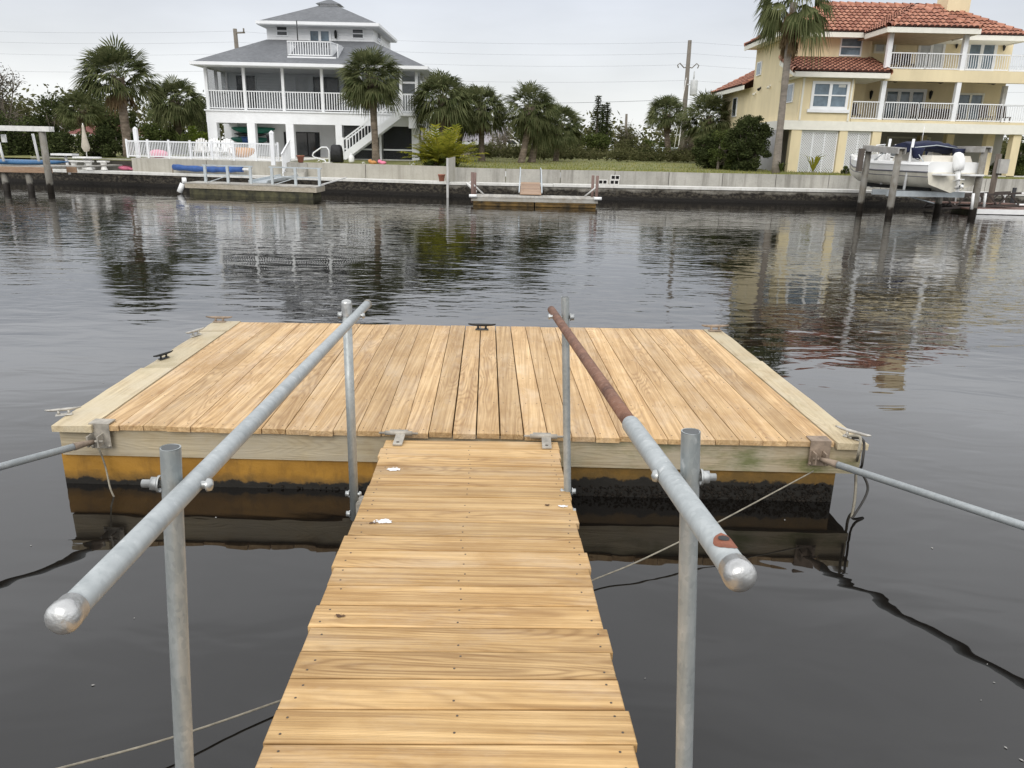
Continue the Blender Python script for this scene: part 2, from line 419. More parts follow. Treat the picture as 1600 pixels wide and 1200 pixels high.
def trim(u_out, u_in, segs):                   # old grey edge plank, its outer edge knocked about
    mb = MB()
    for v0, v1, jo, ji, zz in segs:
        n = 7; outer = []; inner = []
        for k in range(n + 1):
            v_ = lerp(v0, v1, k / n); jj = random.uniform(-.006, .006) / W
            outer.append(dk(u_out + jo / W + jj, v_)); inner.append(dk(u_in + ji / W, v_))
        top = []; 
        ring = lambda k: [(outer[k].x, outer[k].y, ZD - .04), (inner[k].x, inner[k].y, ZD - .04), (inner[k].x, inner[k].y, ZD + zz), (outer[k].x, outer[k].y, ZD + zz - .006)]
        mb.loft([ring(k) for k in range(n + 1)], 0, False)
    return mb
trim(0, uL - .0015, ((-.02, .43, -.012, 0, .004), (.434, .86, .006, 0, .002), (.864, 1.006, -.008, .01, .006))).build('edge_plank', WOOD_OLD, dock)
trim(1, uR + .0015, ((-.012, .62, .012, 0, .003), (.624, 1.004, .006, 0, .001))).build('edge_plank', WOOD_OLD, dock)
def dock_beam(p, q, inset, z0=.205, z1=.383, th=.045):
    d = (q - p).normalized(); n_ = Vector((-d.y, d.x, 0))
    p = p + n_ * inset; q = q + n_ * inset; mb = MB()
    mb.hexa([(x.x, x.y, z0) for x in (p, q, q + n_ * th, p + n_ * th)] + [(x.x, x.y, z1) for x in (p, q, q + n_ * th, p + n_ * th)])
    return mb.build('fascia_beam', WOOD_FASCIA, dock)
dock_beam(FL, FR, .006); dock_beam(FR + Vector((0, .05, 0)), BR, .004); dock_beam(BR, BL, .006); dock_beam(BL - Vector((0, .02, 0)), FL + Vector((0, .05, 0)), .004)
def slab(mb, q, z0, z1, m=0): return mb.hexa([(p.x, p.y, z0) for p in q] + [(p.x, p.y, z1) for p in q], m)
slab(MB(), [dk(-.004, .009), dk(.974, .009), dk(.974, .98), dk(-.004, .98)], -.30, .204).build('float', FLOAT, dock)
mb = MB(); rr = random.Random(3)
for i in range(1300):
    u_ = 1 - abs(rr.gauss(0, .30)); 
    if u_ < .02: continue
    u_ = u_ * .972
    p = dk(min(max(u_, .02), .972), .009); z = rr.uniform(-.03, .02 + .16 * max(0, (u_ - .35)))
    s_ = rr.uniform(.003, .0095)
    mb.ball((p.x, p.y - .004, z), s_, s_ * .6, s_ * rr.uniform(.6, 1.2), 6, 4, jit=.25)
o = mb.build('mussel_growth', MUSSEL, dock); o['kind'] = 'stuff'
def cleat(pos, ang, mat, s=1.0, lab=None):
    mb = MB(); ca, sa = math.cos(ang), math.sin(ang)
    W_ = lambda x, y, z: (pos.x + (x * ca - y * sa) * s, pos.y + (x * sa + y * ca) * s, pos.z + z * s)
    mb.tube([W_(-.125, 0, .052), W_(-.09, 0, .046), W_(-.03, 0, .044), W_(.03, 0, .044), W_(.09, 0, .046), W_(.125, 0, .052)], [.006 * s, .010 * s, .013 * s, .013 * s, .010 * s, .006 * s], 8)
    for x in (-.035, .035): mb.tube([W_(x, 0, .002), W_(x, 0, .02), W_(x, 0, .045)], [.016 * s, .010 * s, .011 * s], 8)
    mb.hexa([W_(-.06, -.02, 0), W_(.06, -.02, 0), W_(.06, .02, 0), W_(-.06, .02, 0), W_(-.055, -.016, .01), W_(.055, -.016, .01), W_(.055, .016, .01), W_(-.055, .016, .01)])
    o = mb.build('cleat', mat, dock)
    if lab: o['label'] = lab
zt = ZD + .004
ALU = M('old_aluminium', (.42, .40, .36), .45, .5, .3, 20)
cleat(gz(100, 648, zt), .45, ALU, .8); cleat(gz(256, 560, zt), 1.2, BLACK_IRON, .8, 'black cleat on the left edge plank')
cleat(gz(306, 524, zt), 1.25, ALU, .95); cleat(gz(343, 503, zt), .05, RUSTY_IRON, 1.0, 'rusty cleat on the far left corner')
cleat(gz(753, 515, zt), 0, BLACK_IRON, 1.05, 'black cleat in the middle of the far edge'); cleat(gz(1117, 517, zt), .1, RUSTY_IRON, 1.1)
cleat(gz(1331, 684, zt), 2.3, ALU, .9)
def bracket(u_, s):                             # angle iron over the front edge that takes a stand-off pole
    p = dk(u_, 0); mb = MB(); x, y = p.x, p.y
    mb.box(x - .062, x + .062, y - .026, y + .055, ZD + .004, ZD + .012)
    mb.box(x - .062, x + .062, y - .034, y - .0265, .27, ZD + .012)
    mb.box(x - .05, x - .04, y - .10, y - .0345, .30, .37); mb.box(x + .012, x + .022, y - .10, y - .0345, .30, .37)
    mb.tube([(x - .06, y - .085, .335), (x + .045, y - .085, .335)], .008, 8)
    for k in (-.05, .05): mb.lathe((x + k, y - .034, .285), [(.011, 0), (.011, .008), (0, .009)], 6, ax=(0, -1, 0))
    mb.build('corner_bracket', RUSTY_IRON if s else BRK, dock); return Vector((x - .014, y - .085, .335))
BRK = M('galvanised_bracket', (.36, .33, .28), .6, .3, .4, 12)
bl_ = bracket(.055, 0); br_ = bracket(.945, 1)

# stand-off poles that hold the dock away from the near bank
def standoff(p, q, lab):
    d = (q - p).normalized(); t_ = thing('standoff_pole', lab, 'pole', p, 'stand-off poles holding the dock off the near bank')
    MB().tube([p + d * .10, q], .021, 14).build('pipe', GALV_RAIL, t_)
    MB().tube([p, p + d * .05, p + d * .12], [.012, .017, .024], 10).build('end_fitting', RUSTY_IRON, t_)
standoff(bl_, bl_ + (pl(-260, 800, .37, 0) - bl_) * 3.4, 'thin grey galvanised pole running out from the left front corner of the dock')
standoff(br_, br_ + (pl(1600, 822, .40, 0) - br_) * 2.6, 'thin grey galvanised pole running out from the right front corner of the dock')

# ropes and cable at the dock
def rope(name, pts, r, mat, lab, cat='rope', group=None):
    P = [Vector(p) for p in pts]; out = []
    for k in range(len(P) - 1):                 # Catmull-Rom
        a, b_, c, d = P[max(k - 1, 0)], P[k], P[k + 1], P[min(k + 2, len(P) - 1)]
        for j in range(6):
            s_ = j / 6; out.append(.5 * ((2 * b_) + (c - a) * s_ + (2 * a - 5 * b_ + 4 * c - d) * s_ ** 2 + (3 * b_ - a - 3 * c + d) * s_ ** 3))
    out.append(P[-1])
    return tag(MB().tube(out, r, 6).build(name, mat), lab, cat, group)
rope('mooring_cable', [br_ + Vector((-.03, -.0, -.08)), gz(1120, 817, .135), gz(1000, 876, .065), gz(920, 909, .03), gz(700, 1000, .02), gz(435, 1096, .03), gz(270, 1152, .06), gz(95, 1200, .10), gz(-300, 1300, .3)], .0042, ROPE_LIGHT,
     'thin slack cable from the right dock corner dipping under the gangway', 'cable')
rope('mooring_line', [bl_ + Vector((.01, .03, -.06)), gz(165, 730, .14), gz(172, 762, .05), gz(179, 778, -.01), gz(184, 790, -.08)], .006, ROPE_LIGHT, 'short pale line hanging from the left dock bracket into the water')
c0 = gz(1331, 684, zt + .03)
rope('mooring_line', [c0, c0 + Vector((.05, -.05, -.0)), c0 + Vector((.03, -.12, -.12)), gz(1345, 735, .2), gz(1356, 765, .10), gz(1334, 806, .01), gz(1325, 812, -.03)], .008, ROPE_DARK,
     'dark wet line looped from the cleat at the right front corner of the dock')
rope('mooring_line', [c0 + Vector((-.03, .0, .01)), c0 + Vector((.035, -.03, .015)), c0 + Vector((.0, -.115, -.06)), gz(1338, 730, .2), gz(1336, 775, .06), gz(1331, 808, .0), gz(1329, 812, -.05)], .009, ROPE_LIGHT,
     'tan rope tied over the cleat at the right front corner of the dock')

# ------------------------------------------------------------------ gangway with its two handrails
RA, RB = .599, -.0437
def rz(y): return RA + RB * y
def xl(y): return lerp(-.659, -.748, (y - 1.63) / 2.63)
def xr(y): return lerp(.364, .270, (y - 1.65) / 2.67)
gang = thing('gangway', 'pine plank gangway with grey and rusty pipe handrails leading down to the floating dock', 'gangway', (-.2, 1.7, .5))
mb = MB(); y = 4.295; pit = .1432; tilt = -.085 / 2.6; k = 0
while y > -1.2:
    y0, y1 = y - pit + .006, y - random.uniform(.0, .003)
    jl, jr = random.choice((0, 0, -.012, .006)) + random.uniform(-.003, .003), random.choice((0, 0, .010)) + random.uniform(-.003, .003); dz = random.uniform(-.001, .001)
    A = Vector((xl(y0) + jl, y0)); B = Vector((xr(y0) + jr, y0 + .03)); Cc = Vector((xr(y1) + jr, y1 + .03)); Dd = Vector((xl(y1) + jl, y1))
    e = .0035; q = [A, B, Cc, Dd]; z = lambda p, h: rz(p.y) + h + dz
    mb.hexa([(p.x, p.y, z(p, -.034)) for p in q] + [(p.x, p.y, z(p, -e)) for p in q]); mb.f.pop(-5); mb.m.pop(-5); mb.sm.pop(-5)
    kk = len(mb.v) - 4
    qi = [A + Vector((e, e)), B + Vector((-e, e)), Cc + Vector((-e, -e)), Dd + Vector((e, -e))]
    mb.v += [(p.x, p.y, z(p, 0)) for p in qi]
    for f_ in ((0, 1, 5, 4), (1, 2, 6, 5), (2, 3, 7, 6), (3, 0, 4, 7), (4, 5, 6, 7)):
        mb.f.append(tuple(kk + i for i in f_)); mb.m.append(0); mb.sm.append(False)
    for fx in (.045, .5, .955):
        for fy in (.26, .74):
            x_ = lerp(A.x, B.x, fx) + random.uniform(-.012, .012); y_ = lerp(y0, y1, fy) + .03 * fx + random.uniform(-.014, .014)
            if random.random() < .8: mb.lathe((x_, y_, rz(y_) + dz), [(.0040, 0), (.0040, .0009), (0, .0009)], 6, 1)
    y -= pit; k += 1
mb.build('deck_boards', [WOOD_X, STEEL_NAIL], gang)
for f_ in (.06, .5, .94):
    mb = MB(); a = 4.2; c = -1.2
    mb.bar((lerp(xl(a), xr(a), f_), a, rz(a) - .105), (lerp(xl(c), xr(c), f_), c, rz(c) - .105), .042, .138); mb.build('stringer', WOOD_FASCIA, gang)
for px in (620, 847):                            # hinges between dock and gangway
    p = gz(px, 683, ZD); x = p.x; yy = 4.345; mb = MB()
    mb.box(x - .055, x + .055, yy, yy + .075, ZD + .003, ZD + .011)
    mb.tube([(x - .075, yy - .006, ZD + .018), (x + .09, yy - .006, ZD + .018)], .014, 10)
    mb.tube([(x - .11, yy - .006, ZD + .018), (x + .125, yy - .006, ZD + .018)], .007, 8)
    mb.hexa([(x - .005, yy - .16, rz(yy - .16) + .003), (x + .05, yy - .16, rz(yy - .16) + .003), (x + .05, yy - .01, ZD + .01), (x - .005, yy - .01, ZD + .01),
             (x - .005, yy - .16, rz(yy - .16) + .011), (x + .05, yy - .16, rz(yy - .16) + .011), (x + .05, yy - .01, ZD + .02), (x - .005, yy - .01, ZD + .02)])
    for k in (-.13, -.06): mb.lathe((x + .022, yy + k, rz(yy + k) + .011), [(.011, 0), (.009, .006), (0, .007)], 8, 1)
    mb.build('hinge', [BRK, STEEL_NAIL], gang)
HA = 1.495
def rail_pt(px, py): return pl(px, py, HA, RB)
def rail_end_cap(p, d, r):
    n = 7; mb = MB(); mb.lathe(p - d * .0, [(r * .99, .030), (r * 1.07, .029), (r * 1.09, .012), (r * 1.14, .010), (r * 1.14, -.002)] + [(r * 1.12 * math.cos(math.pi / 2 * k / n), -.002 - r * .66 * math.sin(math.pi / 2 * k / n)) for k in range(1, n + 1)], 20, ax=d)
    return mb
def handrail(near, far, sleeve, r):
    d = (far - near).normalized(); n_ = near + d * .006
    if sleeve is None:
        o = MB().tube([n_ + (far - n_) * (k / 8) for k in range(9)], r, 20, cap=True).build('handrail', GALV_RAIL, gang)
    else:
        o = MB().tube([n_, sleeve - d * .006, sleeve], [r * 1.16, r * 1.16, r * 1.08], 20).build('handrail', GALV_RAIL, gang); o['label'] = 'grey galvanised pipe sleeved over the rusty handrail'
        q = MB().tube([sleeve - d * .1 + (far - sleeve) * (k / 6) for k in range(7)], r * .93, 20).build('handrail', RUST, gang); q['label'] = 'brown rusted far half of the right handrail'
    rail_end_cap(n_, d, r * (1.17 if sleeve else 1.05)).build('end_cap', CAST, o)
    return o, d
ln, lf = rail_pt(95, 969), rail_pt(574, 475)
rn, rf, rs = rail_pt(1158, 903), rail_pt(858, 479), rail_pt(985, 662)
RAD = .0205
lo_, ld = handrail(ln, lf, None, RAD); ro_, rd = handrail(rn, rf, rs, RAD)
MB().lathe(lf - ld * .03, [(RAD * 1.06, 0), (RAD * 1.08, .03), (RAD * .9, .038), (0, .04)], 18, ax=ld).build('end_cap', BRK, lo_)
# rust scar with a bolt hole behind the right end cap
pc = rn + rd * .085; nrm = (Vector((0, 0, 1)) - rd * rd.z).normalized(); side = rd.cross(nrm)
mb = MB(); rad = RAD * 1.16 + .0012; rows = []
for a in range(9):
    t_ = (a / 8 - .5) * 1.9 + .1; hl = .028 * math.sqrt(max(.02, 1 - (a / 4 - 1) ** 2)); c_ = pc + (nrm * math.cos(t_) + side * math.sin(t_)) * rad
    rows.append((c_ - rd * hl * random.uniform(.8, 1.1), c_ + rd * hl * random.uniform(.8, 1.1)))
for a, b_ in zip(rows, rows[1:]): mb.face([a[0], b_[0], b_[1], a[1]], 0, True)
mb.lathe(pc + nrm * (rad + .0006) + rd * .006, [(.010, 0), (.0, .0004)], 10, 1, ax=nrm)
RUSTP = M('rust_patch', (.23, .085, .05), .85, 0, .3, 40); mb.build('rust_patch', [RUSTP, BLACK_IRON], ro_)
def rail_at(n_, d, yy): return n_ + d * ((yy - n_.y) / d.y)
def post(top, bot, capped, r, lab=None):
    mb = MB(); d = (bot - top).normalized()
    if capped: mb.tube([bot, top], r, 18)
    else:
        mb.tube([bot, top], r, 18, cap=False); mb.tube([top, top - (top - bot).normalized() * .25], r * .86, 18, 1, cap=True)
        n = 18; a = len(mb.v); x = Vector((1, 0, 0)); y_ = Vector((0, 1, 0))
        for q in (r, r * .86): mb.v += [tuple(top + (x * math.cos(2 * math.pi * j / n) + y_ * math.sin(2 * math.pi * j / n)) * q) for j in range(n)]
        for j in range(n): mb.f.append((a + j, a + (j + 1) % n, a + n + (j + 1) % n, a + n + j)); mb.m.append(0); mb.sm.append(False)
    o = mb.build('post', [GALV_POST, PIPE_IN], gang)
    if capped:
        k = MB().lathe(top, [(r * 1.12, -.07), (r * 1.14, -.01)] + [(r * 1.14 * math.cos(q * math.pi / 12), -.01 + r * .8 * math.sin(q * math.pi / 12)) for q in range(1, 7)], 18); k.build('post_cap', CAST, o)
    return o
PIPE_IN = M('pipe_inside', (.10, .105, .105), .7, .2)
def nut_bolt(o, c, sgn, out, inn=.075):
    mb = MB(); ax = (sgn, 0, .0)
    c = Vector(c)
    mb.lathe(c, [(.018, .022), (.018, .027), (.0, .027)], 12, ax=ax)
    mb.lathe(c, [(.015, .027), (.015, .041), (.0, .041)], 6, ax=ax)
    mb.lathe(c, [(.0085, -inn), (.0085, out), (0, out)], 10, ax=ax)
    mb.lathe(c, [(.0, -inn - .009), (.012, -inn - .005), (.014, -inn + .001), (.014, -inn + .003)], 10, ax=ax)
    mb.build('bolt', BOLT, o)
# near posts
def stand(tp, bt, rp_px, n_, d, sg, cap, r, bolt_out, zb):
    rp = rail_at(n_, d, rail_pt(*rp_px).y); yq = rp.y
    T_, B_ = at(*tp, yq), at(*bt, yq)
    B_ = T_ + (B_ - T_) * ((T_.z - zb) / (T_.z - B_.z)); f_ = (T_.z - rp.z) / (T_.z - B_.z)
    shift = rp.x + sg * ((RAD * 1.16 if sg > 0 else RAD) + r + .0005) - lerp(T_, B_, f_).x
    T_.x += shift; B_.x += shift
    o = post(T_, B_, cap, r); nut_bolt(o, lerp(T_, B_, f_), sg, bolt_out); return o, T_, B_
stand((262, 699), (285, 1200), (300, 757), ln, ld, -1, False, .0202, .060, .36)
stand((1082, 674), (1071, 1200), (1043, 744), rn, rd, 1, False, .0205, .056, .36)
for (tp, bt, px_, n_, d, sg, cap) in (((539, 470), (552, 800), (557, 493), ln, ld, -1, True), ((885, 464), (889, 810), (869, 495), rn, rd, 1, False)):
    o, T_, B_ = stand(tp, bt, px_, n_, d, sg, cap, .0215 if cap else .0185, .040, .30)
    for z_ in (.33, .44): nut_bolt(o, lerp(T_, B_, (T_.z - z_) / (T_.z - B_.z)), sg, .034, .03)
    yy = T_.y; pz = rz(yy); xe = xl(yy) if sg < 0 else xr(yy); a_, b2 = sorted((xe - sg * .03, B_.x - sg * .018)); bx = MB(); bx.box(a_, b2, yy - .05, yy + .05, pz - .14, pz - .04); bx.build('post_bracket', BRK, gang)
# bird droppings on the planks
def splat(px, py, r, mat, seed, lab):
    rr = random.Random(seed); c = pl(px, py, RA + .0022, RB); mb = MB()
    for k in range(20):
        a = rr.uniform(0, 6.28); q = r * (rr.uniform(0, .8) if k < 7 else rr.uniform(.6, 1.05)) if k else 0
        cx, cy, s_ = c.x + math.cos(a) * q * 1.5, c.y + math.sin(a) * q * .8, r * (rr.uniform(.25, .7 if k else .9) if k < 7 else rr.uniform(.04, .18))
        n = 12; ps = []
        for j in range(n):
            t_ = 6.283 * j / n; e = s_ * rr.uniform(.55, 1.1); ps.append((cx + math.cos(t_) * e * 1.25, cy + math.sin(t_) * e, 0))
        mb.face([(x_, y_, rz(y_) + .002 + .00015 * k) for x_, y_, _ in ps])
    o = mb.build('bird_dropping', mat, gang); o['label'] = lab
splat(616, 733, .030, DROPPING, 1, 'white bird dropping near the left hinge'); splat(598, 815, .027, DROPPING, 5, 'white bird dropping on the ninth plank')
splat(580, 817, .017, GUANO, 9, 'brown bird dropping beside the white one'); splat(855, 789, .014, GUANO, 12, 'brown bird dropping by the right far post')
splat(880, 791, .018, DROPPING, 14, 'pale bird dropping at the right plank end')
splat(530, 962, .013, GUANO, 21, 'brown stain near the left plank ends')
# foam flecks and bits of leaf drifting on the calm water
mb = MB(); rr = random.Random(11)
for i in range(30):
    px, py = rr.uniform(0, 1600), rr.uniform(560, 1190); p = gz(px, py, .003)
    if FL.x - .3 < p.x < FR.x + .2 and 4.2 < p.y < 7.6: continue
    s_ = rr.uniform(.002, .006); a = rr.uniform(0, 3.1); u_ = Vector((math.cos(a), math.sin(a), 0)); v_ = Vector((-u_.y, u_.x, 0))
    mb.face([p - u_ * s_ * 1.6, p - v_ * s_, p + u_ * s_ * 1.8, p + v_ * s_ * .8])
o = mb.build('floating_debris', M('foam_fleck', (.30, .29, .27), .8)); tag(o, 'pale flecks of foam and leaf drifting on the dark water', None, None, 'stuff')
# ------------------------------------------------------------------ far bank: ground, walls
def grass_ground():
    m, t, b = base('lawn_ground')
    n = noise(t, coord(t, world=True), .7, 5, .65); n2 = noise(t, coord(t, (3, 3, 3), world=True), 3, 3, .6)
    c = mixc(t, mrange(t, n, .35, .65), (.115, .135, .032), (.25, .225, .075)); c = mixc(t, mrange(t, n2, .4, .7, 0, .6), c, (.075, .095, .024))
    t.links.new(c, b.inputs['Base Color']); b.inputs['Roughness'].default_value = .95; return m
LAWN = grass_ground()
def wy(x):                                       # front line of the seawall
    return lerp(37.6, 34.2, (x + 21) / 18.0) if x < -2.9 else lerp(33.9, 34.9, (x + 2.9) / 20.0)
xs = [-300, -80, -45, -30, -21, -15, -9, -2.95, -2.85, 3, 9, 16, 24, 40, 90, 300]
rows = [(1.25, 1.10), (6, 1.2), (14, 1.3), (24, 1.4), (60, 1.42), (900, 1.42)]
def wyc(x): return wy(max(-60, min(60, x)))
mb = MB()
for a, c in zip(xs, xs[1:]):
    for (d0, z0), (d1, z1) in zip(rows, rows[1:]):
        mb.face([(a, wyc(a) + d0, z0), (c, wyc(c) + d0, z0), (c, wyc(c) + d1, z1), (a, wyc(a) + d1, z1)])
struct(mb.build('lawn', LAWN, origin=(0, 40, 1.1)))
def concrete(name, a, bcol, stain, streak=.6):
    m, t, b = base(name)
    n = noise(t, coord(t, world=True), .8, 5, .65); st = noise(t, coord(t, (2.2, 2.2, .12), world=True), 1.6, 4, .7); f = noise(t, coord(t, world=True), 14, 4, .7)
    c = mixc(t, mrange(t, n, .35, .65), a, bcol)
    c = mixc(t, mrange(t, st, .48, .72, 0, streak), c, stain); c = mixc(t, mrange(t, f, .5, .8, 0, .35), c, stain)
    t.links.new(c, b.inputs['Base Color']); b.inputs['Roughness'].default_value = .9; bumpn(t, b, f, .01); return m, t, b, c
CONC = concrete('grey_concrete', (.31, .30, .27), (.42, .405, .365), (.14, .13, .11), .75)[0]
CONC_L = concrete('pale_concrete', (.36, .34, .29), (.44, .42, .365), (.20, .185, .15), .5)[0]
CAPM = concrete('cap_concrete', (.60, .59, .55), (.72, .71, .67), (.36, .34, .30), .45)[0]
def tidal(name, hi, lo, zb):
    m, t, b, c = concrete(name, hi, lo, (.13, .115, .09), .8)
    p = nd(t, 'ShaderNodeSeparateXYZ'); t.links.new(nd(t, 'ShaderNodeNewGeometry').outputs['Position'], p.inputs[0])
    n = noise(t, coord(t, (1, 1, 2), world=True), 1.6, 6, .7); n2 = noise(t, coord(t, (1, 1, 1.5), world=True), 7, 4, .7)
    dz = mth(t, 'SUBTRACT', mth(t, 'ADD', p.outputs['Z'], mrange(t, n, .3, .7, -.12, .12)), zb)
    oyster = mixc(t, mrange(t, n2, .45, .72), (.014, .011, .008), (.11, .095, .07))
    c = mixc(t, mrange(t, dz, -.08, .06, 1, 0), c, oyster)
    c = mixc(t, mrange(t, mth(t, 'SUBTRACT', p.outputs['Z'], mrange(t, n2, .3, .7, .06, .20)), -.04, .04, 1, 0), c, (.012, .010, .008))
    t.links.new(c, b.inputs['Base Color']); bumpn(t, b, n2, .06); return m
TIDE_R = tidal('tidal_concrete', (.24, .225, .19), (.33, .31, .27), .42)
TIDE_L = tidal('tidal_rock', (.20, .165, .12), (.28, .24, .18), .55)
def strip(xs, d0, d1, z0, z1, jit=0, off=0.0):
    mb = MB(); n = len(xs)
    ring = lambda x: [(x, wy(x) + d0, z0), (x, wy(x) + d1, z0), (x, wy(x) + d1, z1), (x, wy(x) + d0, z1)]
    return mb.loft([ring(x) for x in xs], 0, False)
def frange(a, b, st):
    n = max(1, int(round((b - a) / st))); return [a + (b - a) * i / n for i in range(n + 1)]
for lab, x0, x1, cap, face, zc in (('brown oyster-crusted seawall with a white cap, left of the white boundary post', -60, -2.95, CAPM, TIDE_L, .62),
                                ('grey seawall with dark tide stains and white cap, right of the boundary post', -2.90, 60, CAPM, TIDE_R, .62)):
    s = thing('seawall', lab, 'seawall', ((x0 + x1) / 2, 36, 0))
    strip(frange(x0, x1, 3), .06, 1.25, -1.5, zc - .10).build('wall_face', face, s)
    c = MB(); segs = frange(x0, x1, 4.6)
    for a, b_ in zip(segs, segs[1:]):
        dz = random.uniform(-.012, .012)
        c.loft([[(x, wy(x), zc - .10), (x, wy(x) + 1.02, zc - .10), (x, wy(x) + 1.02, zc + dz), (x, wy(x), zc + dz)] for x in (a + .006, b_ - .006)], 0, False)
    c.build('wall_cap', cap, s)
XB = at(200, 252, 37.8).x
for lab, x0, x1, d, z1, mat in (('low grey retaining wall stepped back behind the white patio table', -24.5, XB - .02, 1.9, 1.16, CONC),
                                ('beige retaining wall under the white pool fence and flower bed', XB, -2.95, 1.02, 1.24, CONC_L),
                                ('grey streaked retaining wall along the empty grass lot and yellow house', -2.90, 60, 1.02, 1.20, CONC)):
    mb = MB(); segs = frange(x0, x1, 2.45 if x0 > -3 else 4)
    for a, b_ in zip(segs, segs[1:]):
        mb.loft([[(x, wy(x) + d, .50), (x, wy(x) + d + .24, .50), (x, wy(x) + d + .24, z1 + random.uniform(-.006, .006)), (x, wy(x) + d, z1)] for x in (a + .014, b_ - .014)], 0, False)
    o = mb.build('retaining_wall', mat); tag(o, lab, 'wall')
# ------------------------------------------------------------------ shared far materials
WHITE = M('white_paint', (.78, .79, .80), .5, 0, .04, 3)
WHITE_W = M('white_weathered', (.70, .69, .66), .6, 0, .15, 6)
PVC = M('white_plastic', (.80, .80, .79), .4, 0, .05, 4)
PILE = wood('piling_timber', (.25, .225, .185), (.20, .18, .145), (.08, .07, .055), 'Z', grey=(.25, .24, .215))
def tide_band(m, z0):
    t = m.node_tree; b = next(n for n in t.nodes if n.type == 'BSDF_PRINCIPLED')
    src = b.inputs['Base Color'].links[0].from_socket
    p = nd(t, 'ShaderNodeSeparateXYZ'); t.links.new(nd(t, 'ShaderNodeNewGeometry').outputs['Position'], p.inputs[0])
    n = mrange(t, noise(t, coord(t, world=True), 6, 4), .3, .7, -.08, .08)
    t.links.new(mixc(t, mrange(t, mth(t, 'ADD', p.outputs['Z'], n), z0 - .05, z0 + .05, 1, 0), src, (.02, .016, .012)), b.inputs['Base Color'])
tide_band(PILE, .33)
GREYWOOD = wood('grey_deck', (.42, .39, .33), (.34, .31, .26), (.17, .15, .12), 'X', grey=(.40, .39, .36))
BROWNWOOD = wood('brown_deck', (.44, .30, .20), (.36, .235, .15), (.18, .11, .07), 'X')
ALUM = M('aluminium', (.52, .56, .58), .38, .6, .1, 6)
BLACKF = M('black_float', (.018, .019, .017), .6, 0, .5, 3, col2=(.07, .065, .03))
YELFLOAT = M('weedy_yellow_float', (.04, .028, .010), .6, 0, .5, 3.5, col2=(.13, .075, .016))
BROWNPIPE = M('brown_pipe', (.19, .125, .105), .65, 0, .2, 6)
TERRA = M('terracotta', (.30, .12, .08), .8, 0, .15, 8)
PINK = M('pink_vinyl', (.78, .22, .34), .5, 0, .1, 6)
ORANGE = M('orange_plastic', (.55, .26, .08), .45, 0, .1, 6)
BLUE = M('blue_cover', (.03, .085, .26), .6, 0, .25, 5, .02, 12)
BLACK = M('black_cover', (.022, .022, .024), .6, 0, .3, 5, .02, 14)
DARKGLASS = M('dark_glass', (.03, .034, .038), .06, 0, .1, 1, spec=.6)
GLASS_B = M('sky_glass', (.12, .165, .205), .05, 0, .45, 1.6, spec=.6)
BARK = M('grey_bark', (.17, .145, .115), .9, 0, .35, 5, .03, 20, stretch=(1, 1, .3))
struct(MB().loft([[(x, wy(x) + 1.03, .50), (x, wy(x) + 1.89, .50), (x, wy(x) + 1.89, .625), (x, wy(x) + 1.03, .625)] for x in (-60, -40, -25, XB - .03)], 0, False).build('patio', CONC))
POSTG = M('weathered_post', (.50, .49, .47), .7, 0, .25, 5, stretch=(3, 3, .4))
# boundary post
p = at(701, 262, 33.75); t_ = thing('boundary_post', 'white boundary post standing in the water where the two seawalls meet', 'post', (p.x, 33.75, 0))
q1 = at(703, 247, 33.75); MB().box(p.x - .09, p.x + .0, 33.68, 33.77, -.4, q1.z).build('post', POSTG, t_)
MB().hexa([(p.x + .005, 33.78, .66), (p.x + .20, 34.7, .66), (p.x + .20, 34.8, .66), (p.x + .005, 33.9, .66), (p.x + .005, 33.78, q1.z), (p.x + .20, 34.7, q1.z + .06), (p.x + .20, 34.8, q1.z + .06), (p.x + .005, 33.9, q1.z)]).build('divider_panel', CONC_L, t_)

# ------------------------------------------------------------------ far floating dock A (with grey rails)
A0, A1 = gz(290, 303, 0), gz(495, 311, 0); dA = (A1 - A0).normalized(); nA = Vector((.0, .75, 0)); A1 = A0 + dA * ((A1 - A0).length)
td = thing('far_floating_dock', 'grey far dock with two metal rail frames below the white pool fence', 'floating dock', tuple(lerp(A0, A1, .5)))
LA = (A1 - A0).length
def fa(s_, d, z): q = A0 + dA * (s_ * LA) + nA * d; return (q.x, q.y, z)
mb = MB(); n = 26
for i in range(n):
    a, b_ = i / n + .0006, (i + 1) / n - .0006
    mb.hexa([fa(a, 0, .42), fa(b_, 0, .42), fa(b_, 1.9, .42), fa(a, 1.9, .42), fa(a, 0, .46), fa(b_, 0, .46), fa(b_, 1.9, .46), fa(a, 1.9, .46)])
mb.build('deck_boards', GREYWOOD, td)
MB().hexa([fa(0, .01, .24), fa(1, .01, .24), fa(1, 1.89, .24), fa(0, 1.89, .24), fa(0, .01, .417), fa(1, .01, .417), fa(1, 1.89, .417), fa(0, 1.89, .417)]).build('fascia_beam', wood('far_fascia', (.50, .45, .36), (.42, .37, .29), (.2, .17, .12), 'X'), td)
MB().hexa([fa(.03, .08, -.3), fa(.97, .08, -.3), fa(.97, 1.8, -.3), fa(.03, 1.8, -.3), fa(.03, .08, .238), fa(.97, .08, .238), fa(.97, 1.8, .238), fa(.03, 1.8, .238)]).build('float', BLACKF, td)
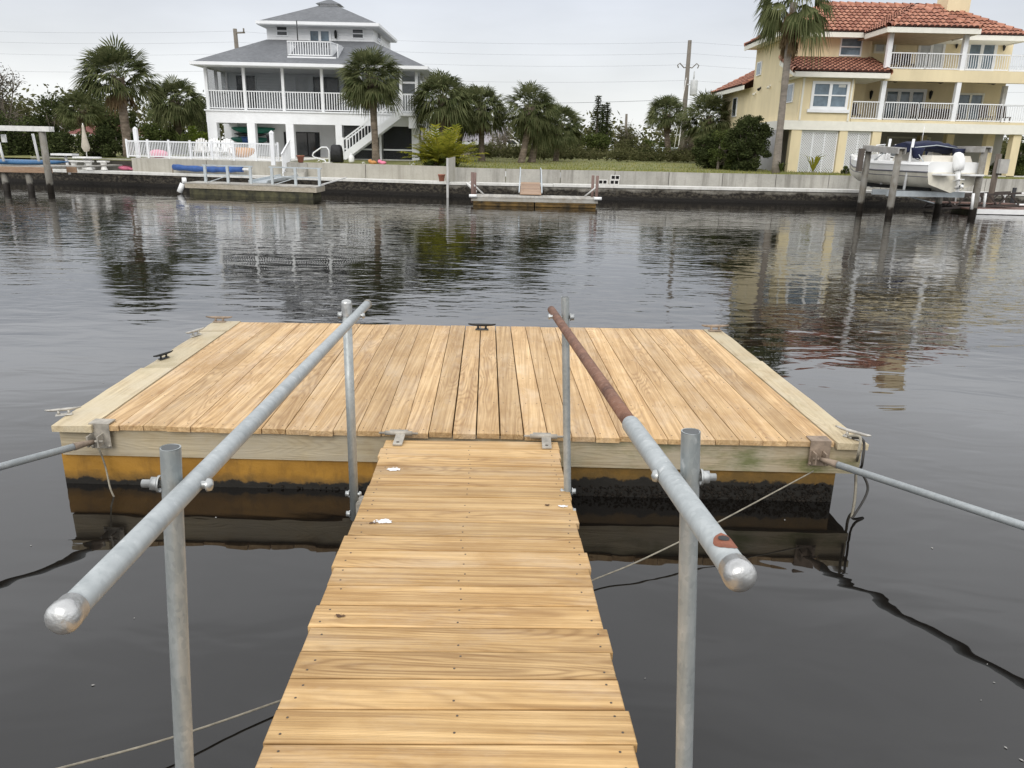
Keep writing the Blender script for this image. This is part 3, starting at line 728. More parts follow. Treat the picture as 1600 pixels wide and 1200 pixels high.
for s0, s1, k in ((.12, .475, 3), (.64, .995, 3)):
    mb = MB()
    for j in range(k):
        s_ = lerp(s0, s1, j / (k - 1)); mb.bar(fa(s_, .9, .46), fa(s_, .9, 1.12), .10, .10)
    mb.bar(fa(s0 - .02, .9, 1.14), fa(s1 + .02, .9, 1.14), .05, .05); mb.bar(fa(s0, .9, .78), fa(s1, .9, .78), .04, .04); mb.bar(fa(lerp(s0, s1, .05), .95, .47), fa(lerp(s0, s1, .5), .95, .75), .03, .03)
    mb.build('rail_frame', ALUM, td)
for d_ in (0, 1):
    mb = MB(); mb.tube([fa(-.02, .1 + d_ * .5, .40 - d_ * -.1), fa(-.045, -.05 + d_ * .5, .05 + d_ * .45)], .11 if d_ == 0 else .13, 8); mb.build('bumper', PVC, td)
mb = MB(); g0, g1 = Vector(fa(.50, 1.5, .47)), at(452, 279, 35.0)
g1.z = .66; mb.bar(g0, g1, .75, .05); mb.bar(g0 + Vector((-.38, 0, .06)), g1 + Vector((-.38, 0, .06)), .04, .1); mb.bar(g0 + Vector((.38, 0, .06)), g1 + Vector((.38, 0, .06)), .04, .1)
mb.build('boarding_ramp', ALUM, td)
mb = MB(); mb.bar(fa(1.0, 1.0, .5), (fa(1, 1, 0)[0] + .55, fa(1, 1, 0)[1] + 2.2, .72), .05, .05); mb.build('mooring_arm', WHITE_W, td)
# ------------------------------------------------------------------ far floating dock B (brown pipes)
Bp0, Bp1 = gz(736, 323, 0), gz(934, 327, 0); YB = 29.2; x0, x1 = at(736, 308, YB).x, at(935, 311, YB).x
zB = at(836, 309, YB).z
td = thing('far_floating_dock', 'weathered wooden far dock with brown corner pipes and a plank ramp', 'floating dock', ((x0 + x1) / 2, YB + .8, 0))
mb = MB(); n = 30
for i in range(n): mb.box(x0 + (x1 - x0) * i / n + .003, x0 + (x1 - x0) * (i + 1) / n - .003, YB, YB + 1.7, zB - .04, zB)
mb.build('deck_boards', GREYWOOD, td)
MB().box(x0 + .01, x1 - .01, YB + .01, YB + 1.69, zB - .16, zB - .043).build('fascia_beam', GREYWOOD, td)
for a, b_ in ((.0, .495), (.505, 1)):
    mb = MB(); xa, xb = lerp(x0 + .08, x1 - .08, a), lerp(x0 + .08, x1 - .08, b_)
    mb.box(xa, xb, YB + .06, YB + 1.6, -.3, zB - .163)
    for k in range(3): mb.box(xa, xb, YB + .03, YB + .058, .02 + k * .105, .07 + k * .105)
    mb.build('float', YELFLOAT, td)
for px, py0, dy in ((738, 269, .25), (742, 269.5, .7), (926, 274, 1.3), (933, 274.5, .35)):
    X_ = at(px, 290, YB + dy).x; zt_ = at(px, py0, YB + dy).z
    MB().tube([(X_, YB + dy, .1), (X_, YB + dy, zt_)], .055, 10).build('guide_pipe', BROWNPIPE, td)
for X_, s_ in ((x0 + .05, -1), (x1 - .05, 1)):
    mb = MB(); mb.tube([(X_ - .12, YB - .06, zB + .02), (X_ + .16, YB - .06, zB + .02)], .06, 8); mb.tube([(X_ - s_ * .35, YB + 1.2, zB + .03), (X_ + s_ * .1, YB + .4, zB + .5)], .03, 8); mb.build('bumper', PVC, td)
t_ = thing('boarding_ramp', 'brown plank ramp with two bent pipe rails down to the wooden far dock', 'ramp', at(828, 290, 31.5))
r0_, r1_ = at(829, 305, YB + 1.2), Vector((at(829, 284, 34.2).x, 34.4, .66)); r0_.z = zB + .05; mb = MB()
n = 22
for i in range(n): mb.bar(lerp(r0_, r1_, i / n + .002), lerp(r0_, r1_, (i + 1) / n - .002), .82, .035)
mb.build('deck_boards', BROWNWOOD, t_)
for s_ in (-.44, .44):
    mb = MB(); o_ = Vector((s_, 0, 0)); mb.tube([r1_ + o_ + Vector((0, .1, 0)), r1_ + o_ + Vector((-.02, .1, .62)), r1_ + o_ + Vector((0, -.2, .56)), lerp(r0_, r1_, .5) + o_ + Vector((0, 0, .42)), r0_ + o_ + Vector((0, .2, .05))], .025, 8); mb.build('handrail', ALUM, t_)
mb = MB(); mb.bar((at(728, 284, 33.6).x, 34.0, .6), (x0 + .1, YB + 1.5, zB + .1), .07, .07); tag(mb.build('mooring_strut', WHITE_W), 'white strut between the seawall and the brown pipes of the wooden dock', 'strut')
BLOCKM = M('block_concrete', (.62, .61, .58), .9, 0, .1, 8)
# concrete blocks on the ledge
def cinder(px, py, rot, lab):
    p = at(px, py, 34.6); p.z = .64; mb = MB(); a, h, d = .20, .20, .2
    mb.box(p.x - a, p.x + a, p.y, p.y + d, .64, .67); mb.box(p.x - a, p.x + a, p.y, p.y + d, .64 + h - .03, .64 + h)
    for k in (-1, 0, 1): mb.box(p.x + k * (a - .016) - .016, p.x + k * (a - .016) + .016, p.y + .002, p.y + d - .002, .671, .64 + h - .031)
    mb.box(p.x - a + .02, p.x + a - .02, p.y + d - .03, p.y + d - .004, .672, .64 + h - .033, 1)
    o = mb.build('cinder_block', [BLOCKM, BLACK]); tag(o, lab, 'block', 'concrete blocks on the ledge'); return o, p
cb, p_ = cinder(942, 286, 0, 'left of the concrete blocks on the ledge, next to the brown pipes')
c2, p2 = cinder(960, 287, 0, 'lower concrete block of the stacked pair on the ledge')
c3 = copy_tree(c2, (p2.x + .03, c2.location.y, .845), 'upper concrete block of the stacked pair on the ledge')
# ------------------------------------------------------------------ left lift dock
YL = 31.3; xa, xb = -27.0, at(127, 268, YL + 1.5).x
t_ = thing('boat_lift_dock', 'grey wooden dock on pilings with a lift beam at the left edge', 'dock', (-20, YL + 1, 0))
zd = .98; mb = MB(); xq = at(77, 262, YL).x
for i in range(36): mb.box(lerp(xa, xq, i / 36) + .004, lerp(xa, xq, (i + 1) / 36) - .004, YL + .2, YL + 2.6, zd - .05, zd)
for i in range(9): mb.box(lerp(xq, xb, i / 9) + .004, lerp(xq, xb, (i + 1) / 9) - .004, YL + 1.2, YL + 5.0, zd - .05, zd)
mb.build('deck_boards', GREYWOOD, t_)
MB().box(xa, xq, YL + .15, YL + .198, zd - .24, zd - .02).box(xq + .01, xb, YL + 1.15, YL + 1.198, zd - .24, zd - .02).build('fascia_beam', BROWNWOOD, t_)
pz = at(66, 200, YL).z
for px, py, zt_, dy in ((74, 262, pz, 0), (8, 280, zd - .06, .4), (46, 280, zd - .06, .4)):
    X_ = at(px, py, YL + dy).x; o = MB().tube([(X_, YL + dy, -1), (X_, YL + dy, zt_)], .125, 10).build('piling', PILE, t_)
xp = at(70, 230, YL).x
MB().box(xa, xp + .35, YL - .16, YL + .0, pz - .13, pz + .06).box(xa, xp + .3, YL + .16, YL + .3, pz - .13, pz + .06).build('lift_beam', WHITE_W, t_)
for (a, b_) in (((51, 209), (61, 252)), ((-2, 222), (6, 252))):
    MB().tube([at(*b_, YL + .6), at(*a, YL + .6)], .05, 8).build('guide_pole', PVC, t_)
o = MB(); c = at(4, 216, YL + .3); o.box(c.x - .06, c.x + .1, c.y, c.y + .1, c.z - .15, c.z + .15); o.build('switch_box', PVC, t_)
# blue kayak lying on that dock
def hull(c, d, Ln, wd, ht, n=10, k=9, flip=False):
    d = Vector(d).normalized(); s_ = Vector((-d.y, d.x, 0)); rings = []
    for i in range(n + 1):
        u_ = i / n * 2 - 1; f_ = max(.03, (1 - abs(u_) ** 2.2)); rg = []
        for j in range(k):
            a = 2 * math.pi * j / k; x_ = math.cos(a) * wd / 2 * f_; z_ = math.sin(a) * ht / 2 * (f_ ** .5) + (abs(u_) ** 3) * ht * .25
            rg.append(Vector(c) + d * (u_ * Ln / 2) + s_ * x_ + Vector((0, 0, z_)))
        rings.append(rg)
    return MB().loft(rings)
c = at(22, 253, YL + 1.0)
tag(hull((c.x, YL + 1.0, zd + .13), (1, .02, 0), 4.4, .62, .22).build('kayak', M('sky_blue_plastic', (.04, .13, .27), .4)), 'sky blue kayak lying on the left lift dock', 'kayak')
# fish cleaning table, umbrella, patio table, benches
def P(px, py, Y): return at(px, py, Y)
c = P(101, 240, 36.2); t_ = thing('cleaning_table', 'white narrow cleaning table on one leg beside the grey piling', 'table', (c.x, 36.2, .78))
MB().box(c.x - .48, c.x + .48, 35.9, 36.5, c.z - .08, c.z).build('table_top', PVC, t_); MB().tube([(c.x + .1, 36.2, .5), (c.x + .02, 36.2, c.z - .08)], .06, 8).build('leg', PVC, t_)
c = P(136, 245, 38.3); g_ = .66
t_ = thing('patio_table', 'round white stone table on a pedestal under the closed umbrella', 'table', (c.x, 38.3, g_))
MB().lathe((c.x, 38.3, 0), [(.0, c.z - .08), (.62, c.z - .08), (.64, c.z - .04), (.62, c.z), (0, c.z)], 20).build('table_top', WHITE_W, t_)
MB().lathe((c.x, 38.3, 0), [(.30, g_), (.28, g_ + .1), (.15, g_ + .25), (.20, c.z - .09)], 12).build('pedestal', WHITE_W, t_)
u_ = thing('patio_umbrella', 'closed beige patio umbrella rising from the white round table', 'umbrella', (c.x, 38.3, c.z))
zt2 = P(133, 196, 38.3).z; zb2 = P(137, 236, 38.3).z
MB().tube([(c.x, 38.3, c.z - .1), (c.x, 38.3, zt2 + .1)], .022, 8).build('pole', WHITE_W, u_)
mb = MB(); n = 16; rings = []
for k in range(9):
    f_ = k / 8; z_ = lerp(zt2, zb2, f_); r_ = (.05 + .05 * f_ if f_ < .2 else lerp(.06, .17, (f_ - .2) / .8)) if f_ < .95 else .10
    rings.append([(c.x + math.cos(6.283 * j / n) * r_ * (1 + .28 * (j % 2) * f_), 38.3 + math.sin(6.283 * j / n) * r_ * (1 + .28 * (j % 2) * f_), z_ + .04 * math.sin(j * 3)) for j in range(n)])
mb.loft(rings); mb.build('canopy', M('beige_canvas', (.50, .45, .37), .85, 0, .15, 5), u_)
def bench(px, py, Y, wd, lab):
    c = P(px, py, Y); t_ = thing('stone_bench', lab, 'bench', (c.x, Y, g_)); z1 = g_ + .42
    MB().box(c.x - wd / 2, c.x + wd / 2, Y - .2, Y + .2, z1 - .07, z1).build('seat', WHITE_W, t_)
    for s_ in ((-1, 1) if wd > .6 else (0,)):
        MB().lathe((c.x + s_ * wd * .33, Y, 0), [(.17, g_), (.11, g_ + .15), (.16, z1 - .072)], 8).build('leg', WHITE_W, t_)
bench(127, 256, 37.9, 1.05, 'curved white stone bench at the left of the round table'); bench(162, 257, 38.2, .42, 'small white stone stool at the right of the round table')
c = gz(192, 266, .64); mb = MB(); mb.ball((c.x, c.y + .3, .74), .36, .22, .12, 12, 6, jit=.12); mb.ball((c.x + .35, c.y + .3, .70), .2, .18, .07, 10, 5, jit=.12); tag(mb.build('inflatable_float', PINK), 'crumpled pink pool float lying on the seawall ledge', 'pool float')
# ------------------------------------------------------------------ pool fence and what stands behind it
def fence_pt(px, py): 
    Y_ = 37.5
    for _ in range(6): X_ = at(px, py, Y_).x; Y_ = wy(X_) + 1.16
    return at(px, py, Y_)
f0, f1 = fence_pt(201, 251), fence_pt(436, 258); ft = thing('pool_fence', 'long white picket fence on top of the beige wall', 'fence', tuple(lerp(f0, f1, .5)))
zf, hf = 1.245, .80; npn = 7
fx = lambda u_, z: (lerp(f0.x, f1.x, u_), wy(lerp(f0.x, f1.x, u_)) + 1.16, z)
for i in range(npn + 1): MB().bar(fx(i / npn, zf), fx(i / npn, zf + hf + .06), .08, .08).build('post', WHITE, ft)
for i in range(npn):
    mb = MB(); a, b_ = (i + .012) / npn, (i + .988) / npn
    mb.bar(fx(a, zf + hf - .03), fx(b_, zf + hf - .03), .05, .06); mb.bar(fx(a, zf + .09), fx(b_, zf + .09), .04, .05)
    for k in range(1, 13): u_ = lerp(a, b_, k / 13); mb.bar(fx(u_, zf + .11), fx(u_, zf + hf - .06), .027, .027, upv=(0, 1, 0))
    mb.build('picket_panel', WHITE, ft)
def lamp_post(px, py0, py1, Y, lab):
    c = P(px, py1, Y); zt_ = P(px, py0, Y).z; t_ = thing('lamp_post', lab, 'lamp post', (c.x, Y, 1.2))
    MB().box(c.x - .085, c.x + .085, Y - .085, Y + .085, 1.1, zt_ - .1).build('post', WHITE, t_); MB().lathe((c.x, Y, zt_ - .1), [(.12, 0), (.12, .05), (0, .14)], 4).build('post_cap', WHITE, t_); return c, t_
lamp_post(215.5, 199, 240, 38.6, 'plain white square post at the left end of the pool fence')
c, t_ = lamp_post(427, 205, 250, 36.1, 'white square post with a black lantern beside the concrete steps')
zl = P(427, 216, 36.1).z; MB().lathe((c.x - .16, 36.1, zl), [(.0, -.2), (.06, -.18), (.085, .1), (.10, .12), (0, .2)], 6).build('lantern', BLACK, t_)
POOLG = 1.24
struct(MB().loft([[(x, wy(x) + 1.27, 1.12), (x, 47.9, 1.12), (x, 47.9, 1.245), (x, wy(x) + 1.27, 1.245)] for x in frange(XB + .1, at(440, 250, 38).x, 2)], 0, False).build('pool_deck', CAPM))
def adirondack(px, Y, lab, mat, cat='chair'):
    c = P(px, 240, Y); t_ = thing('garden_chair', lab, cat, (c.x, Y, POOLG)); g = POOLG + .005
    MB().hexa([(c.x - .27, Y - .25, g + .36), (c.x + .27, Y - .25, g + .36), (c.x + .27, Y + .25, g + .26), (c.x - .27, Y + .25, g + .26), (c.x - .27, Y - .25, g + .39), (c.x + .27, Y - .25, g + .39), (c.x + .27, Y + .25, g + .29), (c.x - .27, Y + .25, g + .29)]).build('seat', mat, t_)
    mb = MB()
    for k in range(5): x_ = c.x - .22 + k * .11; mb.bar((x_, Y + .24, g + .28), (x_ * 1.0 + (k - 2) * .012, Y + .48, g + .98 - .05 * (k - 2) ** 2 / 2), .095, .02, upv=(0, 1, 0))
    mb.build('backrest', mat, t_)
    for s_ in (-1, 1):
        MB().box(c.x + s_ * .33 - .06, c.x + s_ * .33 + .06, Y - .3, Y + .38, g + .55, g + .58).build('armrest', mat, t_)
        MB().bar((c.x + s_ * .31, Y - .24, g), (c.x + s_ * .31, Y - .24, g + .548), .05, .08).build('leg', mat, t_); MB().bar((c.x + s_ * .31, Y + .34, g), (c.x + s_ * .31, Y + .3, g + .548), .05, .08).build('leg', mat, t_)
adirondack(331, 39.6, 'left one of two white slatted chairs behind the pool fence', PVC); adirondack(351, 39.4, 'right one of two white slatted chairs behind the pool fence', PVC)
adirondack(311, 40.6, 'low weathered chair at the left of the white slatted chairs', WHITE_W)
c = P(378, 238, 40.2); tag(hull((c.x, 40.2, POOLG + .34), (.9, .3, .0), 1.3, .6, .5).build('orange_raft', ORANGE), 'orange raft behind the fence in front of the second pillar', 'raft')
c = P(248, 246, 39.4); mb = MB(); mb.ball((c.x, 39.4, POOLG + .2), .5, .4, .2, 12, 6, jit=.05); tag(mb.build('inflatable_float', PINK), 'pink pool float behind the left pickets of the fence', 'pool float')
# blue rolled cover on brackets
a, b_ = P(271, 262, 36.2), P(381, 265, 35.2); t_ = thing('rolled_cover', 'long blue rolled cover on a pole in front of the fence wall', 'cover', tuple(lerp(a, b_, .5)))
ya, yb = wy(a.x) + .72, wy(b_.x) + .72; a = at(271, 261, ya); b_ = at(379, 264.5, yb); d_ = (b_ - a)
mb = MB(); n = 12; rings = []
for i in range(n + 1):
    q = a + d_ * (i / n); r_ = .14 + .02 * math.sin(i * 2.1); rings.append([(q.x + .02 * math.sin(j + i), q.y + math.cos(6.283 * j / 10) * r_, q.z + math.sin(6.283 * j / 10) * r_ * .95 - .05 * math.sin(i / n * 3.14)) for j in range(10)])
mb.loft(rings); mb.build('cover', BLUE, t_)
MB().tube([a - d_ * .01, b_ + d_ * .13], .05, 8).build('pole', PVC, t_)
for f_ in (-.015, 1.12): q = a + d_ * f_; mb = MB(); mb.tube([(q.x, q.y, .63), (q.x, q.y, q.z)], .03, 6); mb.build('stand', RUSTY_IRON, t_)
# flower pots
def pot(px, py, Y, z, h, lab, plant=True):
    c = P(px, py, Y); t_ = thing('flower_pot', lab, 'flower pot', (c.x, Y, z))
    MB().lathe((c.x, Y, z), [(0, 0), (h * .36, 0), (h * .52, h * .85), (h * .58, h * .85), (h * .58, h), (h * .46, h), (h * .4, h * .86), (0, h * .86)], 14).build('pot', TERRA, t_); return c, t_
pot(690, 281, 34.6, .63, .29, 'empty terracotta pot on the ledge left of the boundary post')
pc, pt = pot(470, 255, 36.5, 1.245, .31, 'terracotta pot with a small plant on top of the concrete steps')
# concrete steps with handrail
sx0, sx1 = P(438, 275, 35.3).x, P(470, 275, 35.3).x; ys = wy(sx0) + .30
mb = MB()
for k in range(3): mb.box(sx0, sx1, ys + k * .24, ys + .72, .625 + k * .2, .625 + (k + 1) * .2 - .002)
tag(mb.build('concrete_steps', CONC), 'grey concrete steps leading from the ledge up to the lawn', 'steps')
t_ = thing('step_railing', 'white sloping picket railing on the left of the concrete steps', 'railing', (sx0, ys, .62)); mb = MB()
h0, h1 = Vector((sx0 - .05, ys, .64)), Vector((sx0 - .05, ys + 1.3, 1.26))
for k in range(8): q = lerp(h0, h1, k / 7); mb.bar(q, q + Vector((0, 0, .95)), .04, .04, upv=(0, 1, 0))
mb.bar(h0 + Vector((0, -.05, .95)), h1 + Vector((0, .05, .95)), .06, .06); mb.bar(h0 + Vector((0, -.05, .12)), h1 + Vector((0, .05, .12)), .05, .05); mb.build('railing', WHITE, t_)
# pool grab rail, grill, propane bottle, toys
c = P(497, 250, 39.5); t_ = thing('pool_handrail', 'white bent tube pool handrail left of the covered grill', 'handrail', (c.x, 39.5, 1.2)); z_ = lambda py: P(497, py, 39.5).z; X_ = lambda px: P(px, 240, 39.5).x
MB().tube([(X_(514), 39.5, 1.15), (X_(514), 39.5, z_(234)), (X_(511), 39.5, z_(230)), (X_(503), 39.5, z_(230)), (X_(490), 39.5, z_(239)), (X_(488), 39.5, z_(243)), (X_(491), 39.5, z_(246)), (X_(507), 39.5, z_(250)), (X_(509), 39.5, 1.15)], .035, 8).build('rail', WHITE, t_)
MB().box(X_(505), X_(517), 39.2, 39.8, 1.15, 1.22).build('anchor_plate', CAPM, t_)
c = P(526, 240, 40.5); zt_ = P(526, 226, 40.5).z; mb = MB(); rings = []
for z, sx_, sy_ in ((1.2, .31, .26), (1.7, .29, .25), (zt_ - .18, .28, .25), (zt_ - .05, .24, .2), (zt_, .15, .12)):
    rings.append([(c.x + sx_ * (math.copysign(abs(math.cos(a)) ** .4, math.cos(a))) + random.uniform(-.015, .015), 40.5 + sy_ * math.copysign(abs(math.sin(a)) ** .4, math.sin(a)), z) for a in [6.283 * k / 16 for k in range(16)]])
tag(mb.loft(rings).build('covered_grill', BLACK), 'barbecue grill under a black cover at the foot of the white stairs', 'grill')
c = P(549, 248, 40.2); tag(MB().lathe((c.x, 40.2, 1.2), [(0, 0), (.13, .01), (.15, .08), (.15, .28), (.09, .36), (.05, .38), (.07, .44), (0, .45)], 12).build('gas_bottle', PVC), 'white gas bottle on the grass right of the covered grill', 'gas bottle')
for px, m_, lab in ((583, ORANGE, 'orange beach toy on the grass at the palm foot'), (598, PINK, 'pink beach toy on the grass right of the palm foot')):
    c = P(px, 253, 37.6); mb = MB(); mb.ball((c.x, 37.6, 1.28), .17, .12, .09, 10, 6, jit=.15); mb.ball((c.x - .15, 37.65, 1.33), .1, .1, .1, 8, 5, jit=.1); tag(mb.build('beach_toy', m_), lab, 'toy')
# sparse tufts of grass along the lot
GRASS = leafm('grass_blade', (.12, .155, .035), (.34, .31, .11), .25, .8)
mb = MB(); rr = random.Random(5)
for i in range(15000):
    if rr.random() < .86: x = rr.uniform(-2.8, 24); y_ = wy(x) + 1.30 + rr.random() ** 2 * 15; h = rr.uniform(.05, .17)
    else: x = rr.uniform(-9.3, -3.0); y_ = wy(x) + 1.30 + rr.random() ** 2 * 8; h = rr.uniform(.03, .09)
    d0 = y_ - wy(x); z0 = 1.09 + (d0 - 1.25) * .012; a = rr.uniform(0, 3.14); dx, dy_ = math.cos(a) * .03, math.sin(a) * .03; lx, ly = rr.uniform(-.06, .06), rr.uniform(-.06, .06)
    mb.face([(x - dx, y_ - dy_, z0), (x + dx, y_ + dy_, z0), (x + lx, y_ + ly, z0 + h)])
o = mb.build('grass', GRASS, origin=(0, 36, 1.1)); tag(o, 'tufts of green and straw coloured grass growing on the lawn', None, None, 'stuff')
# ------------------------------------------------------------------ house materials
def siding(name, col, pitch=.16):
    m, t, b = base(name)
    p = nd(t, 'ShaderNodeSeparateXYZ'); t.links.new(nd(t, 'ShaderNodeNewGeometry').outputs['Position'], p.inputs[0])
    fr = mth(t, 'FRACT', mth(t, 'DIVIDE', p.outputs['Z'], pitch))
    n = noise(t, coord(t, (1, 1, .3), world=True), 1.2, 4, .6)
    c = mixc(t, mrange(t, n, .3, .7), tuple(q * .93 for q in col), col)
    t.links.new(c, b.inputs['Base Color']); b.inputs['Roughness'].default_value = .5
    bumpn(t, b, fr, .014, .9); return m
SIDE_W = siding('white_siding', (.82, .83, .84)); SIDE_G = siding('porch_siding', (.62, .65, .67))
STUCCO_W = M('white_stucco', (.80, .81, .82), .7, 0, .05, 1.5, .003, 50)
STUCCO_Y = M('yellow_stucco', (.72, .615, .40), .8, 0, .10, 1.1, .006, 40, stretch=(1, 1, .3))
CREAM = M('cream_trim', (.76, .74, .66), .6, 0, .05, 3)
def shingle():
    m, t, b = base('grey_shingle')
    br = nd(t, 'ShaderNodeTexBrick'); t.links.new(coord(t, (1, 1, 1)), br.inputs['Vector'])
    br.inputs['Scale'].default_value = 3.2; br.inputs['Color1'].default_value = (.10, .106, .113, 1); br.inputs['Color2'].default_value = (.185, .193, .203, 1); br.inputs['Mortar'].default_value = (.10, .10, .11, 1)
    br.inputs['Mortar Size'].default_value = .012
    n = noise(t, coord(t), .5, 4, .6); f = noise(t, coord(t), 16, 4, .75)
    c = mixc(t, mrange(t, f, .3, .7, .2, .9), br.outputs[0], (.185, .192, .202)); c = mixc(t, mrange(t, n, .4, .65, 0, .5), c, (.10, .105, .113)); c = mixc(t, mrange(t, noise(t, coord(t), 5, 3, .7), .4, .7, 0, .5), c, (.085, .09, .097))
    t.links.new(c, b.inputs['Base Color']); b.inputs['Roughness'].default_value = .9; bumpn(t, b, f, .01); return m
SHINGLE = shingle()
SCREEN = M('porch_screen', (.05, .055, .06), .9, 0, .05, 1, alpha=.22)
SCREEN_D = M('dark_screen', (.02, .022, .024), .9, 0, .05, 1, alpha=.72)  # screening whose near-black tint also stands in for shade in the recess behind
CURTAIN = M('pale_curtain', (.50, .52, .53), .7, 0, .12, 3)

def win_y(parent, px0, py0, px1, py1, Y, frame=WHITE, glass=DARKGLASS, cols=1, rws=2, fw_=.08, name='window', sill=False, deep=.05, meet=True):
    """a window in a wall that faces the water; frame proud of the wall, panes as children"""
    a, b_ = at(px0, py0, Y), at(px1, py1, Y); x0, x1 = a.x, b_.x; z1, z0 = a.z, b_.z; mb = MB()
    yo = Y - deep
    mb.box(x0, x0 + fw_, yo, Y + .01, z0, z1); mb.box(x1 - fw_, x1, yo, Y + .01, z0, z1); mb.box(x0 + fw_, x1 - fw_, yo, Y + .01, z0, z0 + fw_); mb.box(x0 + fw_, x1 - fw_, yo, Y + .01, z1 - fw_, z1)
    xi0, xi1, zi0, zi1 = x0 + fw_, x1 - fw_, z0 + fw_, z1 - fw_
    for k in range(1, cols): xm = lerp(xi0, xi1, k / cols); mb.box(xm - fw_ * .55, xm + fw_ * .55, yo, Y + .01, zi0, zi1)
    if meet:
        for k in range(1, rws): zm = lerp(zi0, zi1, k / rws); mb.box(xi0, xi1, yo + .004, Y + .008, zm - .03, zm + .03)
    if sill: mb.box(x0 - .12, x1 + .12, yo - .05, Y + .01, z0 - .16, z0 - .002)
    f = mb.build(name, frame, parent)
    MB().box(xi0 + .001, xi1 - .001, Y - .015, Y + .005, zi0 + .001, zi1 - .001).build('pane', glass, f)
    return f
def railing_y(parent, p0, p1, z0, h, mat, pitch=.12, wb=.03, name='railing', belly=0.0, rail_t=.05):
    """a baluster railing between two ground points"""
    a, b_ = Vector((p0[0], p0[1], z0)), Vector((p1[0], p1[1], z0)); mb = MB(); n = max(2, int((b_ - a).length / pitch))
    U = Vector((0, 0, 1)); d = (b_ - a).normalized(); o_ = Vector((d.y, -d.x, 0)) * belly
    mb.bar(a + U * h, b_ + U * h, rail_t + .02, rail_t); mb.bar(a + U * .08, b_ + U * .08, rail_t, rail_t)
    for k in range(n + 1):
        q = lerp(a, b_, k / n)
        if belly: mb.tube([q + U * .08, q + U * .24 + o_, q + U * .42 + o_ * .55, q + U * h], wb / 2, 4, cap=False)
        else: mb.bar(q + U * .1, q + U * (h - .02), wb, wb, upv=(0, 1, 0))
    return mb.build(name, mat, parent)
def hip(parent, x0, x1, y0, y1, z0, ix0, ix1, iy0, iy1, z1, mat, fascia, name='roof', cap=None, th=.13):
    """a hipped roof skirt from an eave rectangle up to an inner rectangle (or ridge)"""
    mb = MB(); E = [(x0, y0, z0), (x1, y0, z0), (x1, y1, z0), (x0, y1, z0)]; I = [(ix0, iy0, z1), (ix1, iy0, z1), (ix1, iy1, z1), (ix0, iy1, z1)]
    for k in range(4):
        q = [E[k], E[(k + 1) % 4], I[(k + 1) % 4], I[k]]
        pts = []
        for p in q:
            if not pts or (Vector(p) - Vector(pts[-1])).length > 1e-4: pts.append(p)
        if (Vector(pts[0]) - Vector(pts[-1])).length < 1e-4: pts.pop()
        mb.face(pts)
    if cap: mb.face(I)
    o = mb.build(name, mat, parent)
    f = MB(); t_ = .05
    for (a, b_, c, d) in ((x0 - t_, x1 + t_, y0 - t_, y0), (x0 - t_, x1 + t_, y1, y1 + t_), (x0 - t_, x0, y0 + .001, y1 - .001), (x1, x1 + t_, y0 + .001, y1 - .001)): f.box(a, b_, c, d, z0 - th, z0 + .03)
    f.build('fascia', fascia, o)
    return o
# ------------------------------------------------------------------ white stilt house
Y1 = 45.0; X1 = lambda px, py=180, Y=Y1: at(px, py, Y).x; Z1 = lambda px, py, Y=Y1: at(px, py, Y).z
xL, xR = X1(322, 180), X1(652, 180); G1 = 1.3
zbb = Z1(460, 194); zfl = Z1(460, 173.5); zrl = Z1(460, 150); zev = Z1(470, 103); DB = 58.5; YP = 48.4
h1 = thing('white_house', 'tall white house on pillars with grey roofs, screened porch and small top balcony', 'house', ((xL + xR) / 2, 50, 1.2))
MB().box(xL, xR, Y1, Y1 + .35, zbb, zfl - .08).box(xL, xL + .35, Y1 + .351, DB, zbb, zfl - .08).build('beam', STUCCO_W, h1)
MB().box(xL - .06, xR + .06, Y1 - .08, YP, zfl - .079, zfl).build('porch_floor', WHITE, h1)
MB().box(xL + .36, xR - .01, Y1 + .36, DB - .1, zbb + .12, zbb + .2).build('ground_ceiling', STUCCO_W, h1)
for a, b_ in ((326.5, 341), (388, 400), (448, 460), (525, 535), (643.5, 654.5)):
    MB().box(X1(a, 225), X1(b_, 225), Y1 + .003, Y1 + .42, G1 - .2, zbb + .003).build('pillar', STUCCO_W, h1)
MB().box(xL + .2, xL + .6, YP - .2, YP + .2, G1 - .2, zbb + .12).build('pillar', STUCCO_W, h1)
MB().box(X1(594, 225) - .06, X1(594, 225) + .06, Y1 + .05, Y1 + .2, G1 - .2, zbb + .01).build('screen_post', WHITE, h1)
# ground floor recess
xk0 = at(352, 225, YP).x
MB().box(xk0, xR - .3, YP, YP + .15, G1 - .2, zbb + .119).build('ground_wall', STUCCO_W, h1)
MB().box(X1(590, 225, 47), X1(590, 225, 47) + .12, Y1 + .45, YP - .01, G1 - .2, zbb + .118).build('ground_wall', STUCCO_W, h1)
MB().box(xk0 + .2, xR - .3, Y1 + .1, YP - .01, G1 - .2, G1 + .01).build('ground_slab', CAPM, h1)
def door_y(parent, px0, py0, px1, py1, Y, leaves=2, frame=WHITE, glass=DARKGLASS, fw_=.07, name='sliding_door'):
    return win_y(parent, px0, py0, px1, py1, Y, frame, glass, leaves, 1, fw_, name, meet=False)
door_y(h1, 461, 206, 501, 249.5, YP, 2, BLACK, DARKGLASS, .05)
door_y(h1, 443.5, 206, 449.5, 249, YP, 1, BLACK, DARKGLASS, .04, 'side_door')
mb = MB(); mb.box(X1(535), X1(592), Y1 + .22, Y1 + .24, G1 - .1, zbb).box(X1(597), X1(644), Y1 + .22, Y1 + .24, G1 - .1, zbb); mb.build('dark_screen', SCREEN_D, h1)
